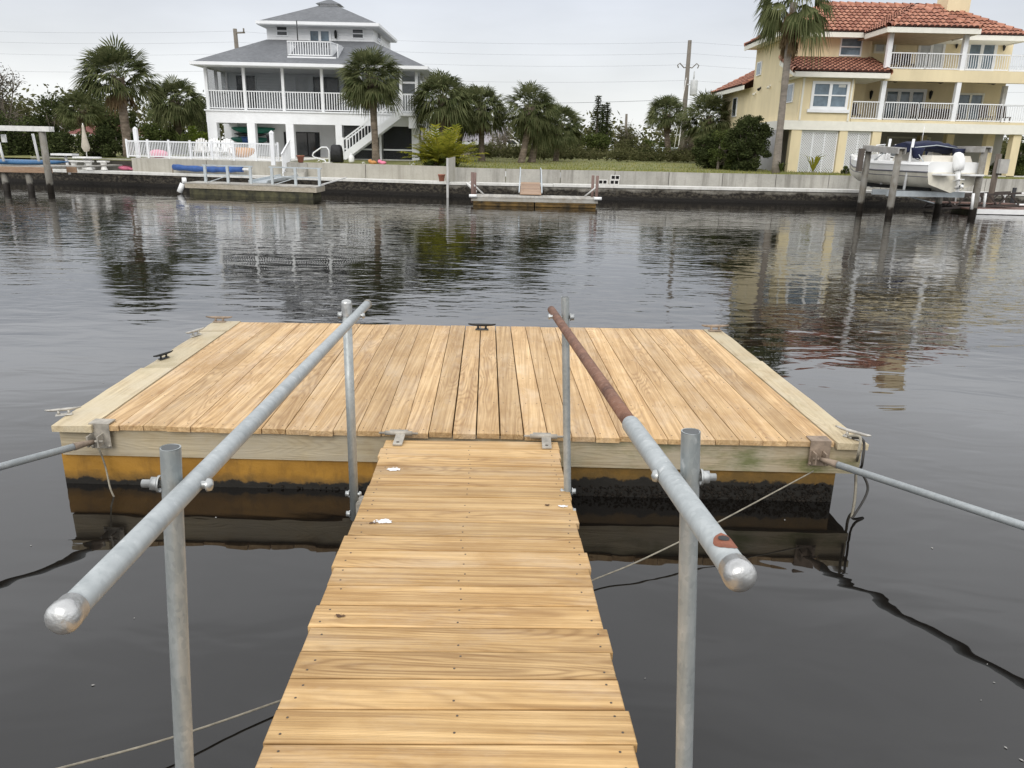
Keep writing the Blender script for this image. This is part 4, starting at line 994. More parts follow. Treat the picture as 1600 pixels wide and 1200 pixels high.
zb_ = Z1(600, 234); MB().box(X1(535), X1(592), Y1 + .15, Y1 + .21, zb_ - .04, zb_ + .04).box(X1(597), X1(644), Y1 + .15, Y1 + .21, zb_ - .04, zb_ + .04).build('screen_rail', WHITE, h1)
# first floor behind the porch
xw0 = at(346, 130, YP).x
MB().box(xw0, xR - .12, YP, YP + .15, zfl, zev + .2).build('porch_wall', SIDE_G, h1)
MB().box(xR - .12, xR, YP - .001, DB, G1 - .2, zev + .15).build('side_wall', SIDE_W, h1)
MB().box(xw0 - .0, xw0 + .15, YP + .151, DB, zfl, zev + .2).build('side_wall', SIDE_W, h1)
MB().box(xw0, xR, DB, DB + .15, G1 - .2, zev + .2).build('back_wall', SIDE_W, h1)
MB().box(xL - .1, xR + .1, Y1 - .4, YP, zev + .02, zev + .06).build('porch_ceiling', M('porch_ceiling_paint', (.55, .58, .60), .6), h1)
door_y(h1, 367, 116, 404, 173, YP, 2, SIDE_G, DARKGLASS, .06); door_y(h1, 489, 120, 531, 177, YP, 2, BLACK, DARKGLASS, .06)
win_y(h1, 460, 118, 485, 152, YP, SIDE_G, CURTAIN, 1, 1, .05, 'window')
posts = [322.5, 381.5, 442, 503, 563, 626, 650.5]
for k, p in enumerate(posts):
    x_ = X1(p, 140); x_ = max(x_, xL + .07); MB().box(x_ - .075, x_ + .075, Y1 + .02, Y1 + .17, zfl + .001, zev + .03).build('porch_post', WHITE, h1)
for a, b_ in zip(posts, posts[1:]):
    xa_, xb_ = max(X1(a, 140), xL + .07) + .08, X1(b_, 140) - .08
    railing_y(h1, (xa_, Y1 + .09), (xb_, Y1 + .09), zfl, .98, WHITE, .135, .045)
    MB().box(xa_, xb_, Y1 + .13, Y1 + .138, zfl + .03, zev + .02).build('screen', SCREEN, h1)
x_ = xL + .1
for yy in (46.7, YP - .08): MB().box(x_ - .07, x_ + .07, yy - .07, yy + .07, zfl + .001, zev + .03).build('porch_post', WHITE, h1)
railing_y(h1, (x_, Y1 + .2), (x_, YP - .1), zfl, .98, WHITE, .15, .045)
MB().box(x_ - .004, x_ + .004, Y1 + .2, YP - .1, zfl + .03, zev + .02).build('screen', SCREEN, h1)
zz = Z1(640, 129); MB().box(X1(627), X1(650), Y1 + .1, Y1 + .128, zz - .05, zz + .05).build('screen_rail', WHITE, h1)
for py0, py1, yy in ((200, 236, 46.2), (110, 150, 46.2), (112, 150, 50.5)):
    z1_, z0_ = Z1(650, py0), Z1(650, py1); f = MB().box(xR + .001, xR + .05, yy, yy + 1.1, z0_, z1_).build('side_window', WHITE, h1); MB().box(xR + .0501, xR + .055, yy + .07, yy + 1.03, z0_ + .07, z1_ - .07).build('pane', DARKGLASS, f)
# roofs
ze = Z1(470, 100, 44.2); ex0, ex1 = at(297, 96, 44.2).x, at(667, 106, 44.2).x
YU = 47.7; ux0, ux1 = at(417.5, 62, YU).x, at(583.5, 66, YU).x; zu = Z1(500, 63.5, YU); UB = YU + 6.3
lower = hip(h1, ex0, ex1, 44.2, 59.5, ze, ux0 - .02, ux1 + .02, YU - .02, UB + .02, zu, SHINGLE, WHITE, 'lower_roof')
MB().box(ex0, ex1, 44.2, 59.5, ze - .16, ze - .12).build('soffit', WHITE, lower)
ztop = Z1(500, 37, YU)
MB().box(ux0, ux1, YU, UB, zu - .5, ztop).build('upper_wall', SIDE_W, h1)
YE = YU - .85; ax0, ax1 = at(401, 36, YE).x, at(591, 43, YE).x; za = Z1(500, 37.5, YE) + .08; cx_ = (ax0 + ax1) / 2; cy_ = YE + (ax1 - ax0) / 2; zap = at(515, 8, cy_).z
upper = hip(h1, ax0, ax1, YE, YE + (ax1 - ax0), za, cx_ - .55, cx_ + .55, cy_ - .5, cy_ + .5, zap - .12, SHINGLE, WHITE, 'upper_roof', cap=True)
MB().box(ax0, ax1, YE, YE + ax1 - ax0, za - .17, za - .13).build('soffit', WHITE, upper)
hip(upper, cx_ - .75, cx_ + .75, cy_ - .7, cy_ + .7, zap - .02, cx_ - .02, cx_ + .02, cy_ - .02, cy_ + .02, zap + .32, SHINGLE, WHITE, 'roof_cap', th=.1) if False else None
mb = MB(); mb.box(cx_ - .5, cx_ + .5, cy_ - .45, cy_ + .45, zap - .14, zap - .02); q = [(cx_ - .72, cy_ - .65, zap - .02), (cx_ + .72, cy_ - .65, zap - .02), (cx_ + .72, cy_ + .65, zap - .02), (cx_ - .72, cy_ + .65, zap - .02)]
for k in range(4): mb.face([q[k], q[(k + 1) % 4], (cx_, cy_, zap + .33)], 1)
mb.face(q[::-1]); mb.build('roof_vent', [WHITE, SHINGLE], upper)
win_y(h1, 431, 40, 450.5, 57, YU, WHITE, DARKGLASS, 1, 2, .06); win_y(h1, 549.5, 44.5, 569, 61, YU, WHITE, DARKGLASS, 1, 2, .06)
f = win_y(h1, 481, 44.5, 519, 84, YU, WHITE, GLASS_B, 2, 1, .13, 'french_door', meet=False)
c = P(524.5, 54, YU - .12); mb = MB(); mb.lathe((c.x, YU - .14, c.z), [(0, -.22), (.07, -.18), (.09, .12), (.05, .22), (0, .24)], 6); mb.build('lantern', BLACK_IRON, h1)
z1_, z0_ = at(590, 50, 49).z, at(590, 64, 49).z; f = MB().box(ux1 + .001, ux1 + .05, 48.9, 49.9, z0_, z1_).build('side_window', WHITE, h1); MB().box(ux1 + .0501, ux1 + .054, 48.97, 49.83, z0_ + .06, z1_ - .06).build('pane', DARKGLASS, f)
# balcony let into the roof
YB1 = 45.15; bx0, bx1 = at(450.5, 80, YB1).x, at(516.5, 80, YB1).x; zb0 = at(480, 88.5, YB1).z
bal = MB().box(bx0 - .05, bx1 + .3, YB1 - .1, YU - .002, zb0 - .2, zb0).build('balcony_floor', WHITE, h1)
hb = at(480, 65, YB1).z - zb0
railing_y(bal, (bx0, YB1), (bx1, YB1), zb0, hb, WHITE, .13, .04)
railing_y(bal, (bx1 + .02, YB1), (bx1 + .30, YU - .05), zb0, hb, WHITE, .13, .04)
railing_y(bal, (bx0 - .02, YB1), (bx0 - .02, YU - .05), zb0, hb, WHITE, .13, .04)
MB().box(bx1 + .36, bx1 + .40, YB1, YU, zb0 - .1, zb0 + hb * .9).build('balcony_cheek', SIDE_W, bal)
# chairs on the balcony, umbrella pole
for px, lab in ((479, 'left small bistro chair on the top balcony of the white house'), (505, 'right small bistro chair on the top balcony of the white house')):
    c = P(px, 80, 46.4); t_ = thing('bistro_chair', lab, 'chair', (c.x, 46.4, zb0)); g = zb0 + .001
    MB().lathe((c.x, 46.4, g + .42), [(0, 0), (.2, 0), (.2, .03), (0, .03)], 10).build('seat', ALUM, t_)
    for sx_, sy_ in ((-1, -1), (1, -1), (1, 1), (-1, 1)): MB().tube([(c.x + sx_ * .17, 46.4 + sy_ * .17, g), (c.x + sx_ * .13, 46.4 + sy_ * .13, g + .42)], .02, 6).build('leg', BLACK_IRON, t_)
    MB().tube([(c.x - .17, 46.58, g + .44), (c.x - .15, 46.62, g + .78), (c.x, 46.63, g + .88), (c.x + .15, 46.62, g + .78), (c.x + .17, 46.58, g + .44)], .018, 6).build('backrest', BLACK_IRON, t_)
c = P(465, 60, 46.2); MB().tube([(c.x, 46.2, zb0), (c.x, 46.2, at(465, 33, 46.2).z)], .025, 6); tag(MB().tube([(c.x, 46.2, zb0), (c.x, 46.2, at(465, 32, 46.2).z)], .03, 6).build('flag_pole', BLACK_IRON), 'thin dark pole standing on the top balcony', 'pole')
# outside stairs
YS = 44.1
st = MB(); s0 = P(537, 246, YS); s1 = P(624, 180, YS); n = 13
stair = MB()
for sgn, dy in ((0, 0), (1, .95)):
    a, b_ = Vector((s0.x, YS + dy, s0.z)), Vector((s1.x, YS + dy, s1.z)); stair.bar(a, b_, .06, .32)
stair = stair.build('stair_stringer', WHITE, h1)
mb = MB()
for k in range(n): q = lerp(s0, s1, (k + .5) / n); mb.box(q.x - .14, q.x + .14, YS + .035, YS + .915, q.z + .10, q.z + .14)
mb.build('tread', WHITE, stair)
for dy in (0, .95):
    mb = MB(); U = Vector((0, 0, 1)); a, b_ = Vector((s0.x, YS + dy, s0.z + .1)), Vector((s1.x, YS + dy, s1.z + .1))
    mb.bar(a + U * .82, b_ + U * .82, .06, .07); mb.bar(a + U * .12, b_ + U * .12, .05, .05)
    for k in range(19): q = lerp(a, b_, k / 18); mb.bar(q + U * .1, q + U * .8, .035, .035, upv=(0, 1, 0))
    for q in (a, b_): mb.bar(q - U * .2, q + U * .95, .09, .09, upv=(0, 1, 0))
    mb.build('stair_railing', WHITE, stair)
lx0, lx1 = P(624, 178, YS).x, P(651, 178, YS).x
lnd = MB().box(lx0, lx1, YS - .05, Y1 - .085, zfl - .16, zfl - .0).build('stair_landing', WHITE, h1)
railing_y(lnd, (lx0 + .2, YS), (lx1 - .05, YS), zfl, .95, WHITE, .13, .045)
MB().box(lx1 - .45, lx1 - .02, YS + .05, Y1 - .09, zbb - .1, zfl - .165).build('landing_bracket', STUCCO_W, lnd)
# kayaks on the recess wall
for (xa_, xb_, py, col, lab) in ((362, 430, 203, (.02, .16, .11), 'dark green kayak, upper one on the rack behind the white pillars'), (361, 420, 219, (.02, .12, .09), 'green kayak with a blue middle, lower one on the rack'), (366, 416, 210, (.03, .03, .03), 'slim black kayak between the two green ones')):
    a, b_ = P(xa_, py, YP - .45), P(xb_, py + 1, YP - .45); c = (a + b_) / 2
    o = hull(c, (1, 0, 0), b_.x - a.x, .45, .42 if py != 210 else .2, 12, 10).build('kayak', M('kayak_shell', col, .35, 0, .2, 3)); tag(o, lab, 'kayak')
    if py == 219: hull(c + Vector((-.15, -.02, 0)), (1, 0, 0), .9, .5, .47, 8, 10).build('cover', BLUE, o)
    if py == 203: MB().box(c.x - .5, c.x - .42, YP - .45, YP - .003, c.z - .26, c.z - .22).box(c.x + .5, c.x + .58, YP - .45, YP - .003, c.z - .26, c.z - .22).build('rack', BLACK_IRON, o)
    if py == 219: MB().box(c.x - .5, c.x - .42, YP - .45, YP - .003, c.z - .26, c.z - .22).box(c.x + .5, c.x + .58, YP - .45, YP - .003, c.z - .26, c.z - .22).build('rack', BLACK_IRON, o)
# ------------------------------------------------------------------ neighbours behind
BEIGE = M('beige_wall', (.56, .50, .41), .8, 0, .08, 1)
Yn = 62; t_ = thing('beige_house', 'low beige house with a white eave behind the cabbage palms', 'house', (at(710, 240, Yn).x, Yn + 4, 1.4))
a0, a1, a2 = at(664, 220, Yn).x, at(718, 220, Yn).x, at(792, 220, Yn).x; zt_ = at(690, 178, Yn).z; ze_ = at(740, 223, Yn).z
mb = MB(); mb.box(a0, a1, Yn, Yn + 9, 1.2, zt_ - .6); mb.prism([(a0, Yn, zt_ - .598), (a1, Yn, zt_ - .598), ((a0 + a1) / 2, Yn, zt_ + .7)], (0, 9, 0)); mb.build('wall', BEIGE, t_)
MB().box(a1 + .01, a2, Yn + .5, Yn + 8, 1.2, ze_ - .15).build('low_wall', BEIGE, t_); r_ = MB(); r_.prism([(a1 + .01, Yn - .1, ze_ + .02), (a1 + .01, Yn + 4, ze_ + 1.3), (a1 + .01, Yn + 8.2, ze_ + .02)], (a2 - a1, 0, 0)); r_.build('roof', M('grey_lilac_roof', (.33, .31, .33), .8), t_)
MB().box(a1 + .02, a2 + .1, Yn - .2, Yn - .1, ze_ - .16, ze_ + .06).build('fascia', WHITE, t_)
MB().hexa([(a0 - .5, Yn - .3, zt_ - .75), ((a0 + a1) / 2, Yn - .3, zt_ + .75), ((a0 + a1) / 2, Yn + 9.3, zt_ + .75), (a0 - .5, Yn + 9.3, zt_ - .75), (a0 - .5, Yn - .3, zt_ - .6), ((a0 + a1) / 2, Yn - .3, zt_ + .9), ((a0 + a1) / 2, Yn + 9.3, zt_ + .9), (a0 - .5, Yn + 9.3, zt_ - .6)]).hexa([((a0 + a1) / 2 + .001, Yn - .3, zt_ + .75), (a1 + .3, Yn - .3, zt_ - .75), (a1 + .3, Yn + 9.3, zt_ - .75), ((a0 + a1) / 2 + .001, Yn + 9.3, zt_ + .75), ((a0 + a1) / 2 + .001, Yn - .3, zt_ + .9), (a1 + .3, Yn - .3, zt_ - .6), (a1 + .3, Yn + 9.3, zt_ - .6), ((a0 + a1) / 2 + .001, Yn + 9.3, zt_ + .9)]).build('roof', M('pale_roof', (.5, .47, .42), .8), t_)
Yn = 64; t_ = thing('red_roofed_house', 'small house with a dull red roof half hidden by the trees on the left', 'house', (at(140, 230, Yn).x, Yn + 3, 1.4))
a0, a1 = at(112, 220, Yn).x, at(186, 220, Yn).x; ze_ = at(150, 213, Yn).z; zt_ = at(150, 197, Yn).z
MB().box(a0, a1, Yn, Yn + 7, 1.2, ze_).build('wall', M('pale_wall', (.5, .48, .42), .8), t_); hip(t_, a0 - .5, a1 + .5, Yn - .5, Yn + 7.5, ze_ + .1, a0 + 3, a1 - 3, Yn + 3.4, Yn + 3.6, zt_ + 1.0, M('dull_red_roof', (.16, .055, .045), .85, 0, .2, 4), WHITE, cap=True)
# ------------------------------------------------------------------ yellow house with barrel tile roofs
TILE = None
def tile_m():
    m, t, b = base('terracotta_tile')
    g = nd(t, 'ShaderNodeNewGeometry'); n = noise(t, coord(t), 9, 3, .6)
    f = mth(t, 'ADD', mth(t, 'MULTIPLY', g.outputs['Random Per Island'], .75), mth(t, 'MULTIPLY', n, .3))
    c = mixc(t, mrange(t, f, .05, .95), (.24, .085, .05), (.50, .235, .15)); t.links.new(c, b.inputs['Base Color']); b.inputs['Roughness'].default_value = .75; return m
TILE = tile_m(); TILE_DK = M('tile_underside', (.07, .03, .022), .9)
def inside(p, poly):
    r_ = False; n = len(poly)
    for i in range(n):
        (x1_, y1_), (x2_, y2_) = poly[i], poly[(i + 1) % n]
        if (y1_ > p[1]) != (y2_ > p[1]) and p[0] < (x2_ - x1_) * (p[1] - y1_) / (y2_ - y1_) + x1_: r_ = not r_
    return r_
def tile_face(mb, pts, wd=.27, ln_=.40, hips=True):
    """cover one roof plane with rows of half barrels; pts[0]->pts[1] is the eave"""
    pts = [Vector(p) for p in pts]; o = pts[0]; u = (pts[1] - pts[0]).normalized()
    nrm = None
    for k in range(2, len(pts)):
        q = u.cross(pts[k] - o)
        if q.length > 1e-4: nrm = q.normalized(); break
    if nrm.z < 0: nrm = -nrm
    v = nrm.cross(u).normalized()
    if v.z < 0: v = -v
    uv = [((p - o).dot(u), (p - o).dot(v)) for p in pts]
    mb.face(pts, 1)
    u0_, u1_ = min(a for a, _ in uv), max(a for a, _ in uv); v1_ = max(b_ for _, b_ in uv)
    nc = int((u1_ - u0_) / wd); nr = max(1, int(math.ceil(v1_ / ln_)))
    for r_ in range(nr):
        for c in range(nc + 1):
            uc = u0_ + (c + .5) * wd; va = r_ * ln_ - .05; vb = va + ln_ + .06; vc = (va + vb) / 2
            if not inside((uc, max(.02, vc)), uv): continue
            rings = []
            for vv, rr_, lift in ((va, wd * .53, .050), (vb, wd * .44, .008)):
                rings.append([o + u * (uc + math.cos(math.pi * j / 5) * rr_) + v * vv + nrm * (math.sin(math.pi * j / 5) * rr_ * .85 + lift) for j in range(6)])
            mb.loft(rings, 0, True, closed=False, capends=False)
            mb.face([rings[0][j] for j in range(6)], 1)
    if hips: pass
def hipcap(mb, a, b_):
    a, b_ = Vector(a), Vector(b_); n = max(2, int((b_ - a).length / .42)); d = (b_ - a) / n
    for k in range(n): mb.tube([a + d * k + Vector((0, 0, .05)), a + d * (k + 1.1) + Vector((0, 0, .02))], [.15, .12], 8, cap=False)
Y2 = 41.0; YW = 43.8
def X2(px, py, Y=Y2): return at(px, py, Y).x
def Z2(px, py, Y=Y2): return at(px, py, Y).z
G2 = 1.2; XE = X2(1730, 150)                     # the house runs on beyond the right edge of the picture
z_band0, z_band1 = Z2(1400, 206), Z2(1400, 191.5); z_low = Z2(1400, 187.5)
H2B = 49.25; h2 = thing('yellow_house', 'three storey yellow stucco house with terracotta tile roofs and white balconies', 'house', (20, 46, 1.2))
bx0_, bx1_ = X2(1249.5, 150), X2(1333.5, 150); z_bt = Z2(1300, 115); xW0 = X2(1227, 100, YW)
# ground storey
cols = [(1233, 1249), (1308, 1320.5), (1359.5, 1373)]
for a, b_ in cols: MB().box(X2(a, 240), X2(b_, 240), Y2 + .02, Y2 + .42, G2 - .2, z_band0 + .005).build('pillar', STUCCO_Y, h2)
for px, yy in ((1482, 44.2), (1545, 42.5), (1586, 41.1), (1655, 41.1), (1440, 47.5)):
    c = at(px, 235, yy); MB().box(c.x - .2, c.x + .2, yy, yy + .4, G2 - .2, z_band0 + .02).build('pillar', STUCCO_Y, h2)
MB().box(X2(1222.5, 205), XE, Y2 - .03, Y2 + .45, z_band0, z_band1).build('band_beam', CREAM, h2)
MB().box(X2(1222.5, 205) , X2(1222.5, 205) + .3, Y2 + .451, 49.25, z_band0, z_band1).build('band_beam', CREAM, h2)
MB().box(bx1_ + .02, XE, Y2 - .02, Y2 + .3, z_band1 + .001, z_low).build('porch_edge', STUCCO_Y, h2)
MB().box(X2(1222.5, 205) + .3, XE, Y2 + .31, 49.2, z_band1 - .12, z_band1 - .02).build('porch_floor', CREAM, h2)
def lattice(px0, px1, lab=None):
    x0_, x1_ = X2(px0, 240) + .02, X2(px1, 240) - .02; z0_, z1_ = G2 - .1, z_band0 - .02; mb = MB(); yy = Y2 + .2; fr = MB()
    fr.box(x0_, x1_, yy - .03, yy - .004, z1_ - .08, z1_).box(x0_, x1_, yy - .03, yy - .004, z0_, z0_ + .08)
    k = max(2, int((x1_ - x0_) / .62))
    for j in range(k + 1): xx = lerp(x0_ + .03, x1_ - .03, j / k); fr.box(xx - .03, xx + .03, yy - .034, yy - .002, z0_ + .081, z1_ - .081)
    s_ = .125; h_ = z1_ - z0_
    for sg in (1, -1):
        t_ = -h_
        while t_ < x1_ - x0_ + h_:
            a_ = (x0_ + t_, z0_) if sg > 0 else (x0_ + t_, z1_); b2 = (x0_ + t_ + h_, z1_) if sg > 0 else (x0_ + t_ + h_, z0_)
            f0_ = max(0, (x0_ - a_[0]) / h_); f1_ = min(1, (x1_ - a_[0]) / h_)
            if f1_ - f0_ > .02:
                p_, q_ = Vector((lerp(a_[0], b2[0], f0_), yy + .008 * sg, lerp(a_[1], b2[1], f0_))), Vector((lerp(a_[0], b2[0], f1_), yy + .008 * sg, lerp(a_[1], b2[1], f1_)))
                mb.bar(p_, q_, .012, .065, upv=(0, 1, 0)) if False else mb.hexa([p_ + Vector((0, -.006, -.026)), q_ + Vector((0, -.006, -.026)), q_ + Vector((0, .006, -.026)), p_ + Vector((0, .006, -.026)), p_ + Vector((0, -.006, .026)), q_ + Vector((0, -.006, .026)), q_ + Vector((0, .006, .026)), p_ + Vector((0, .006, .026))])
            t_ += s_
    o = mb.build('lattice_panel', WHITE, h2); fr.build('lattice_frame', WHITE, o)
lattice(1249, 1308); lattice(1320.5, 1359.5)
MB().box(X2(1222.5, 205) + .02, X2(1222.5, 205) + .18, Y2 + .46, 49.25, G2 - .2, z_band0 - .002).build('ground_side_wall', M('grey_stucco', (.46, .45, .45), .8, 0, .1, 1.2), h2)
MB().box(X2(1222.5, 205) + .2, XE - .3, 48.4, 48.6, G2 - .2, z_band1 - .125).build('ground_wall', M('grey_wall', (.42, .40, .37), .8, 0, .1, 1), h2)  # plain grey wall at the back of the open ground storey
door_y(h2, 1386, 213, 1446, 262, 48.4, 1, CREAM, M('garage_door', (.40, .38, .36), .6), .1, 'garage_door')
MB().box(X2(1360, 240), XE, Y2 + .1, 48.39, G2 - .1, G2 + .03).build('ground_slab', CAPM, h2)
# bay
MB().box(bx0_, bx1_, Y2, YW + .2, z_band1 + .002, z_bt).build('bay_wall', STUCCO_Y, h2)
win_y(h2, 1270, 126.5, 1322.5, 171.5, Y2, WHITE, GLASS_B, 2, 2, .13, 'bay_window', True, .07)
f = MB().box(bx0_ - .06, bx0_ - .001, 41.9, 42.9, Z2(1250, 158), Z2(1250, 127)).build('side_window', WHITE, h2); MB().box(bx0_ - .07, bx0_ - .0601, 42.0, 42.8, Z2(1250, 156), Z2(1250, 129)).build('pane', GLASS_B, f)
# main walls
z_me = Z2(1300, 49.5, 43.2) ; z_wt = z_me - .05
px_r = X2(1584, 80, YW)
MB().box(xW0, X2(1364, 80, YW), YW + .21, YW + .4, z_band1, z_wt).build('front_wall', STUCCO_Y, h2)
MB().box(xW0, xW0 + .2, YW + .401, 49.3, G2 - .2, z_wt).build('side_wall', STUCCO_Y, h2)
YR = 45.3                                          # the wall behind the balconies is set back
MB().box(X2(1364, 80, YW) - .2, X2(1364, 80, YW), YW + .401, YR + .001, z_band1, z_wt).build('front_wall', STUCCO_Y, h2)
MB().box(X2(1364, 80, YW) - .19, at(1582, 80, YR).x, YR + .002, YR + .2, z_band1, z_wt).build('balcony_wall', STUCCO_Y, h2)
MB().box(at(1582, 80, YR).x - .2, at(1582, 80, YR).x, YR + .201, 49.2, z_band1, z_wt).build('side_wall', STUCCO_Y, h2)
win_y(h2, 1314, 58, 1344.5, 88.5, YW + .21, WHITE, GLASS_B, 1, 2, .07, 'upper_window', False, .06)
f = MB().box(xW0 - .06, xW0 - .001, 47.9, 48.8, Z2(1230, 106, YW), Z2(1230, 82, YW)).build('side_window', WHITE, h2); MB().box(xW0 - .066, xW0 - .0601, 48.0, 48.7, Z2(1230, 104, YW), Z2(1230, 84, YW)).build('pane', GLASS_B, f)
# rear wing, lower
zw = at(1160, 141, 52).z
MB().box(xW0 + .01, xW0 + 6, 49.301, 56.5, G2 - .2, zw).build('wing_wall', STUCCO_Y, h2)
f = MB().box(xW0 - .05, xW0 + .009, 52.4, 53.4, at(1158, 183, 53).z, at(1158, 153, 53).z).build('side_window', WHITE, h2); MB().box(xW0 - .056, xW0 - .0501, 52.5, 53.3, at(1158, 182, 53).z, at(1158, 154, 53).z).build('pane', DARKGLASS, f)
for px, py, yy in ((1186, 137, 47.7), (1203, 134, 45.9), (1180, 145, 48.6)):
    c = at(px, py, yy); mb = MB(); mb.lathe((xW0 - .001, yy, c.z), [(0, 0), (.06, 0), (.06, .03), (.03, .04)], 8, ax=(-1, 0, 0)); mb.lathe((xW0 - .06, yy, c.z - .02), [(0, 0), (.05, .01), (.09, .16), (0, .17)], 8, ax=(-.6, -.5, -.6)); mb.build('spotlight', CREAM if px != 1186 else BLACK_IRON, h2)
# second floor balcony and porch
z_b0, z_b1 = Z2(1480, 128), Z2(1480, 109.5)
xb0 = X2(1390, 115)
MB().box(xb0 - .2, XE, Y2, Y2 + .3, z_b0, z_b1).build('balcony_beam', STUCCO_Y, h2)
MB().box(bx1_ + .01, XE, Y2 + .301, YR, z_b1 - .14, z_b1 - .02).build('balcony_floor', CREAM, h2)
MB().box(bx1_ + .01, xb0 - .21, Y2 + .15, Y2 + .3, z_bt - .02, z_b1 - .15).build('porch_beam', STUCCO_Y, h2)
for px, py0, py1, z0_, z1_ in ((1378, 150, 0, z_low, z_b0), (1493, 155, 0, z_low, z_b0)):
    c = at(px, py0, Y2 + .15); MB().box(c.x - .11, c.x + .11, Y2 + .03, Y2 + .25, z0_ + .001, z1_ + .002).build('porch_post', WHITE, h2)
c = at(1566, 160, 42.6); MB().box(c.x - .1, c.x + .1, 42.5, 42.7, z_low, z_b0).build('porch_post', WHITE_W, h2)
rx0 = bx1_ + .05
ra, rb, rc = X2(1378, 175), X2(1493, 175), XE
for a, b_ in ((rx0, ra - .13), (ra + .13, lerp(ra, rb, .5) - .03), (lerp(ra, rb, .5) + .03, rb - .13), (rb + .13, lerp(rb, X2(1640, 175), .5)), (lerp(rb, X2(1640, 175), .5) + .06, XE)):
    railing_y(h2, (a, Y2 + .1), (b_, Y2 + .1), z_low - .03, Z2(1450, 161) - z_low + .03, WHITE, .115, .036, 'porch_railing', .05)
za_ = Z2(1450, 82.5); pa, pb = X2(1390, 90), X2(1508, 90)
for a, b_ in ((pa + .12, lerp(pa, pb, .5) - .03), (lerp(pa, pb, .5) + .03, pb - .13), (pb + .13, X2(1580, 90)), (X2(1580, 90) + .06, XE)):
    railing_y(h2, (a, Y2 + .1), (b_, Y2 + .1), z_b1 - .02, za_ - z_b1, WHITE, .115, .036, 'balcony_railing', .05)
z_pr = Z2(1460, 44.5, Y2)
for px in (1389.5, 1507):
    c = at(px, 75, Y2 + .15); MB().box(c.x - .11, c.x + .11, Y2 + .04, Y2 + .26, z_b1, z_pr + .0).build('balcony_post', WHITE, h2)
# doors, windows and sconces behind the railings
win_y(h2, 1368, 58, 1398, 84, YR, CREAM, CURTAIN, 2, 1, .10, 'balcony_window', meet=False)
door_y(h2, 1437, 61, 1471, 109, YR, 2, WHITE, CURTAIN, .13, 'french_door'); door_y(h2, 1513, 64, 1551, 113, YR, 2, WHITE, GLASS_B, .16, 'french_door')
door_y(h2, 1334, 132, 1343, 190, YR, 1, WHITE, DARKGLASS, .12, 'side_door'); door_y(h2, 1383, 138, 1440, 190, YR, 3, WHITE, GLASS_B, .16, 'french_door'); door_y(h2, 1497, 145, 1530, 190, YR, 2, CREAM, GLASS_B, .10, 'sliding_door')
for px, py, yy in ((1494, 68, YR), (1568, 72, YR), (1360, 148, YR), (1453, 148, YR)):
    c = at(px, py, yy); MB().lathe((c.x, yy - .1, c.z), [(0, -.28), (.05, -.2), (.09, .05), (.1, .16), (.03, .2), (0, .26)], 8).build('sconce', BLACK_IRON, h2)
for px, py, yy in ((1399, 126, 42.9), (1470, 128, 42.9), (1552, 131, 42.9)):
    c = at(px, py, yy); mb = MB(); mb.lathe((c.x, yy, z_b1 - .3), [(0, -.18), (.10, -.15), (.13, -.05), (.03, 0), (.03, .16)], 10); zf_ = z_b1 - .40
    for k in range(5): a = k * 1.2566 + px; d_ = Vector((math.cos(a), math.sin(a), 0)); mb.bar(Vector((c.x, yy, zf_)) + d_ * .1, Vector((c.x, yy, zf_ + .02)) + d_ * .72, .14, .015)
    mb.build('ceiling_fan', M('dark_fan', (.05, .03, .02), .5), h2)
# roofs
def roof(name, faces, hips_, fas, parent=h2):
    mb = MB()
    for f_ in faces: tile_face(mb, f_)
    for a, b_ in hips_: hipcap(mb, a, b_)
    o = mb.build(name, [TILE, TILE_DK], parent)
    if fas:
        q = MB()
        for a, b_ in fas:
            a, b_ = Vector(a), Vector(b_); q.bar(a - Vector((0, 0, .13)), b_ - Vector((0, 0, .13)), .06, .24)
        q.build('fascia', CREAM, o)
    return o
ye = 43.2; ex0_ = X2(1219, 49, ye); exr = at(1608, 57, ye).x; yrg = 46.4; zrg = at(1340, 8.5, yrg).z; slope = (zrg - z_me) / (yrg - ye); rx_ = ex0_ + (yrg - ye); rxr = exr - (yrg - ye); yb_ = yrg + (yrg - ye)
A_, B_, C_, D_ = (ex0_, ye, z_me), (exr, ye, z_me), (exr, yb_, z_me), (ex0_, yb_, z_me); R0, R1 = (rx_, yrg, zrg), (rxr, yrg, zrg)
o = roof('main_roof', [[A_, B_, R1, R0], [D_, A_, R0], [B_, C_, R1]], [(A_, R0), (B_, R1), (R0, R1), (D_, R0)], [(A_, B_), (A_, D_), (B_, C_)])
MB().face([C_, D_, R0, R1]).build('rear_slope', TILE, o)
MB().box(ex0_ + .02, exr - .02, ye + .02, yb_ - .02, z_me - .2, z_me - .16).build('soffit', CREAM, o)
# projecting roof over the balcony
e0, e1 = X2(1388, 43, 40.5), X2(1533, 46, 40.5); yp = 40.5; zp = Z2(1460, 43, 40.5); hw = (e1 - e0) / 2; xm = (e0 + e1) / 2
zpk = zp + hw * slope; F0, F1 = (e0, yp, zp), (e1, yp, zp); K0 = (xm, yp + hw, zpk); yk = ye + (zpk - z_me) / slope
K1 = (xm, min(yk, yrg), zpk); yj = ye + (zp - z_me) / slope
o = roof('balcony_roof', [[F0, F1, K0], [(e1, yp, zp), (e1, yj, zp), K1, K0], [(e0, yj, zp), (e0, yp, zp), K0, K1]], [(F0, K0), (F1, K0), (K0, K1)], [(F0, F1), (F0, (e0, yj, zp)), (F1, (e1, yj, zp))])
MB().box(e0 + .02, e1 - .02, yp + .02, YR - .01, zp - .2, zp - .16).build('soffit', M('warm_soffit', (.42, .33, .22), .8), o)
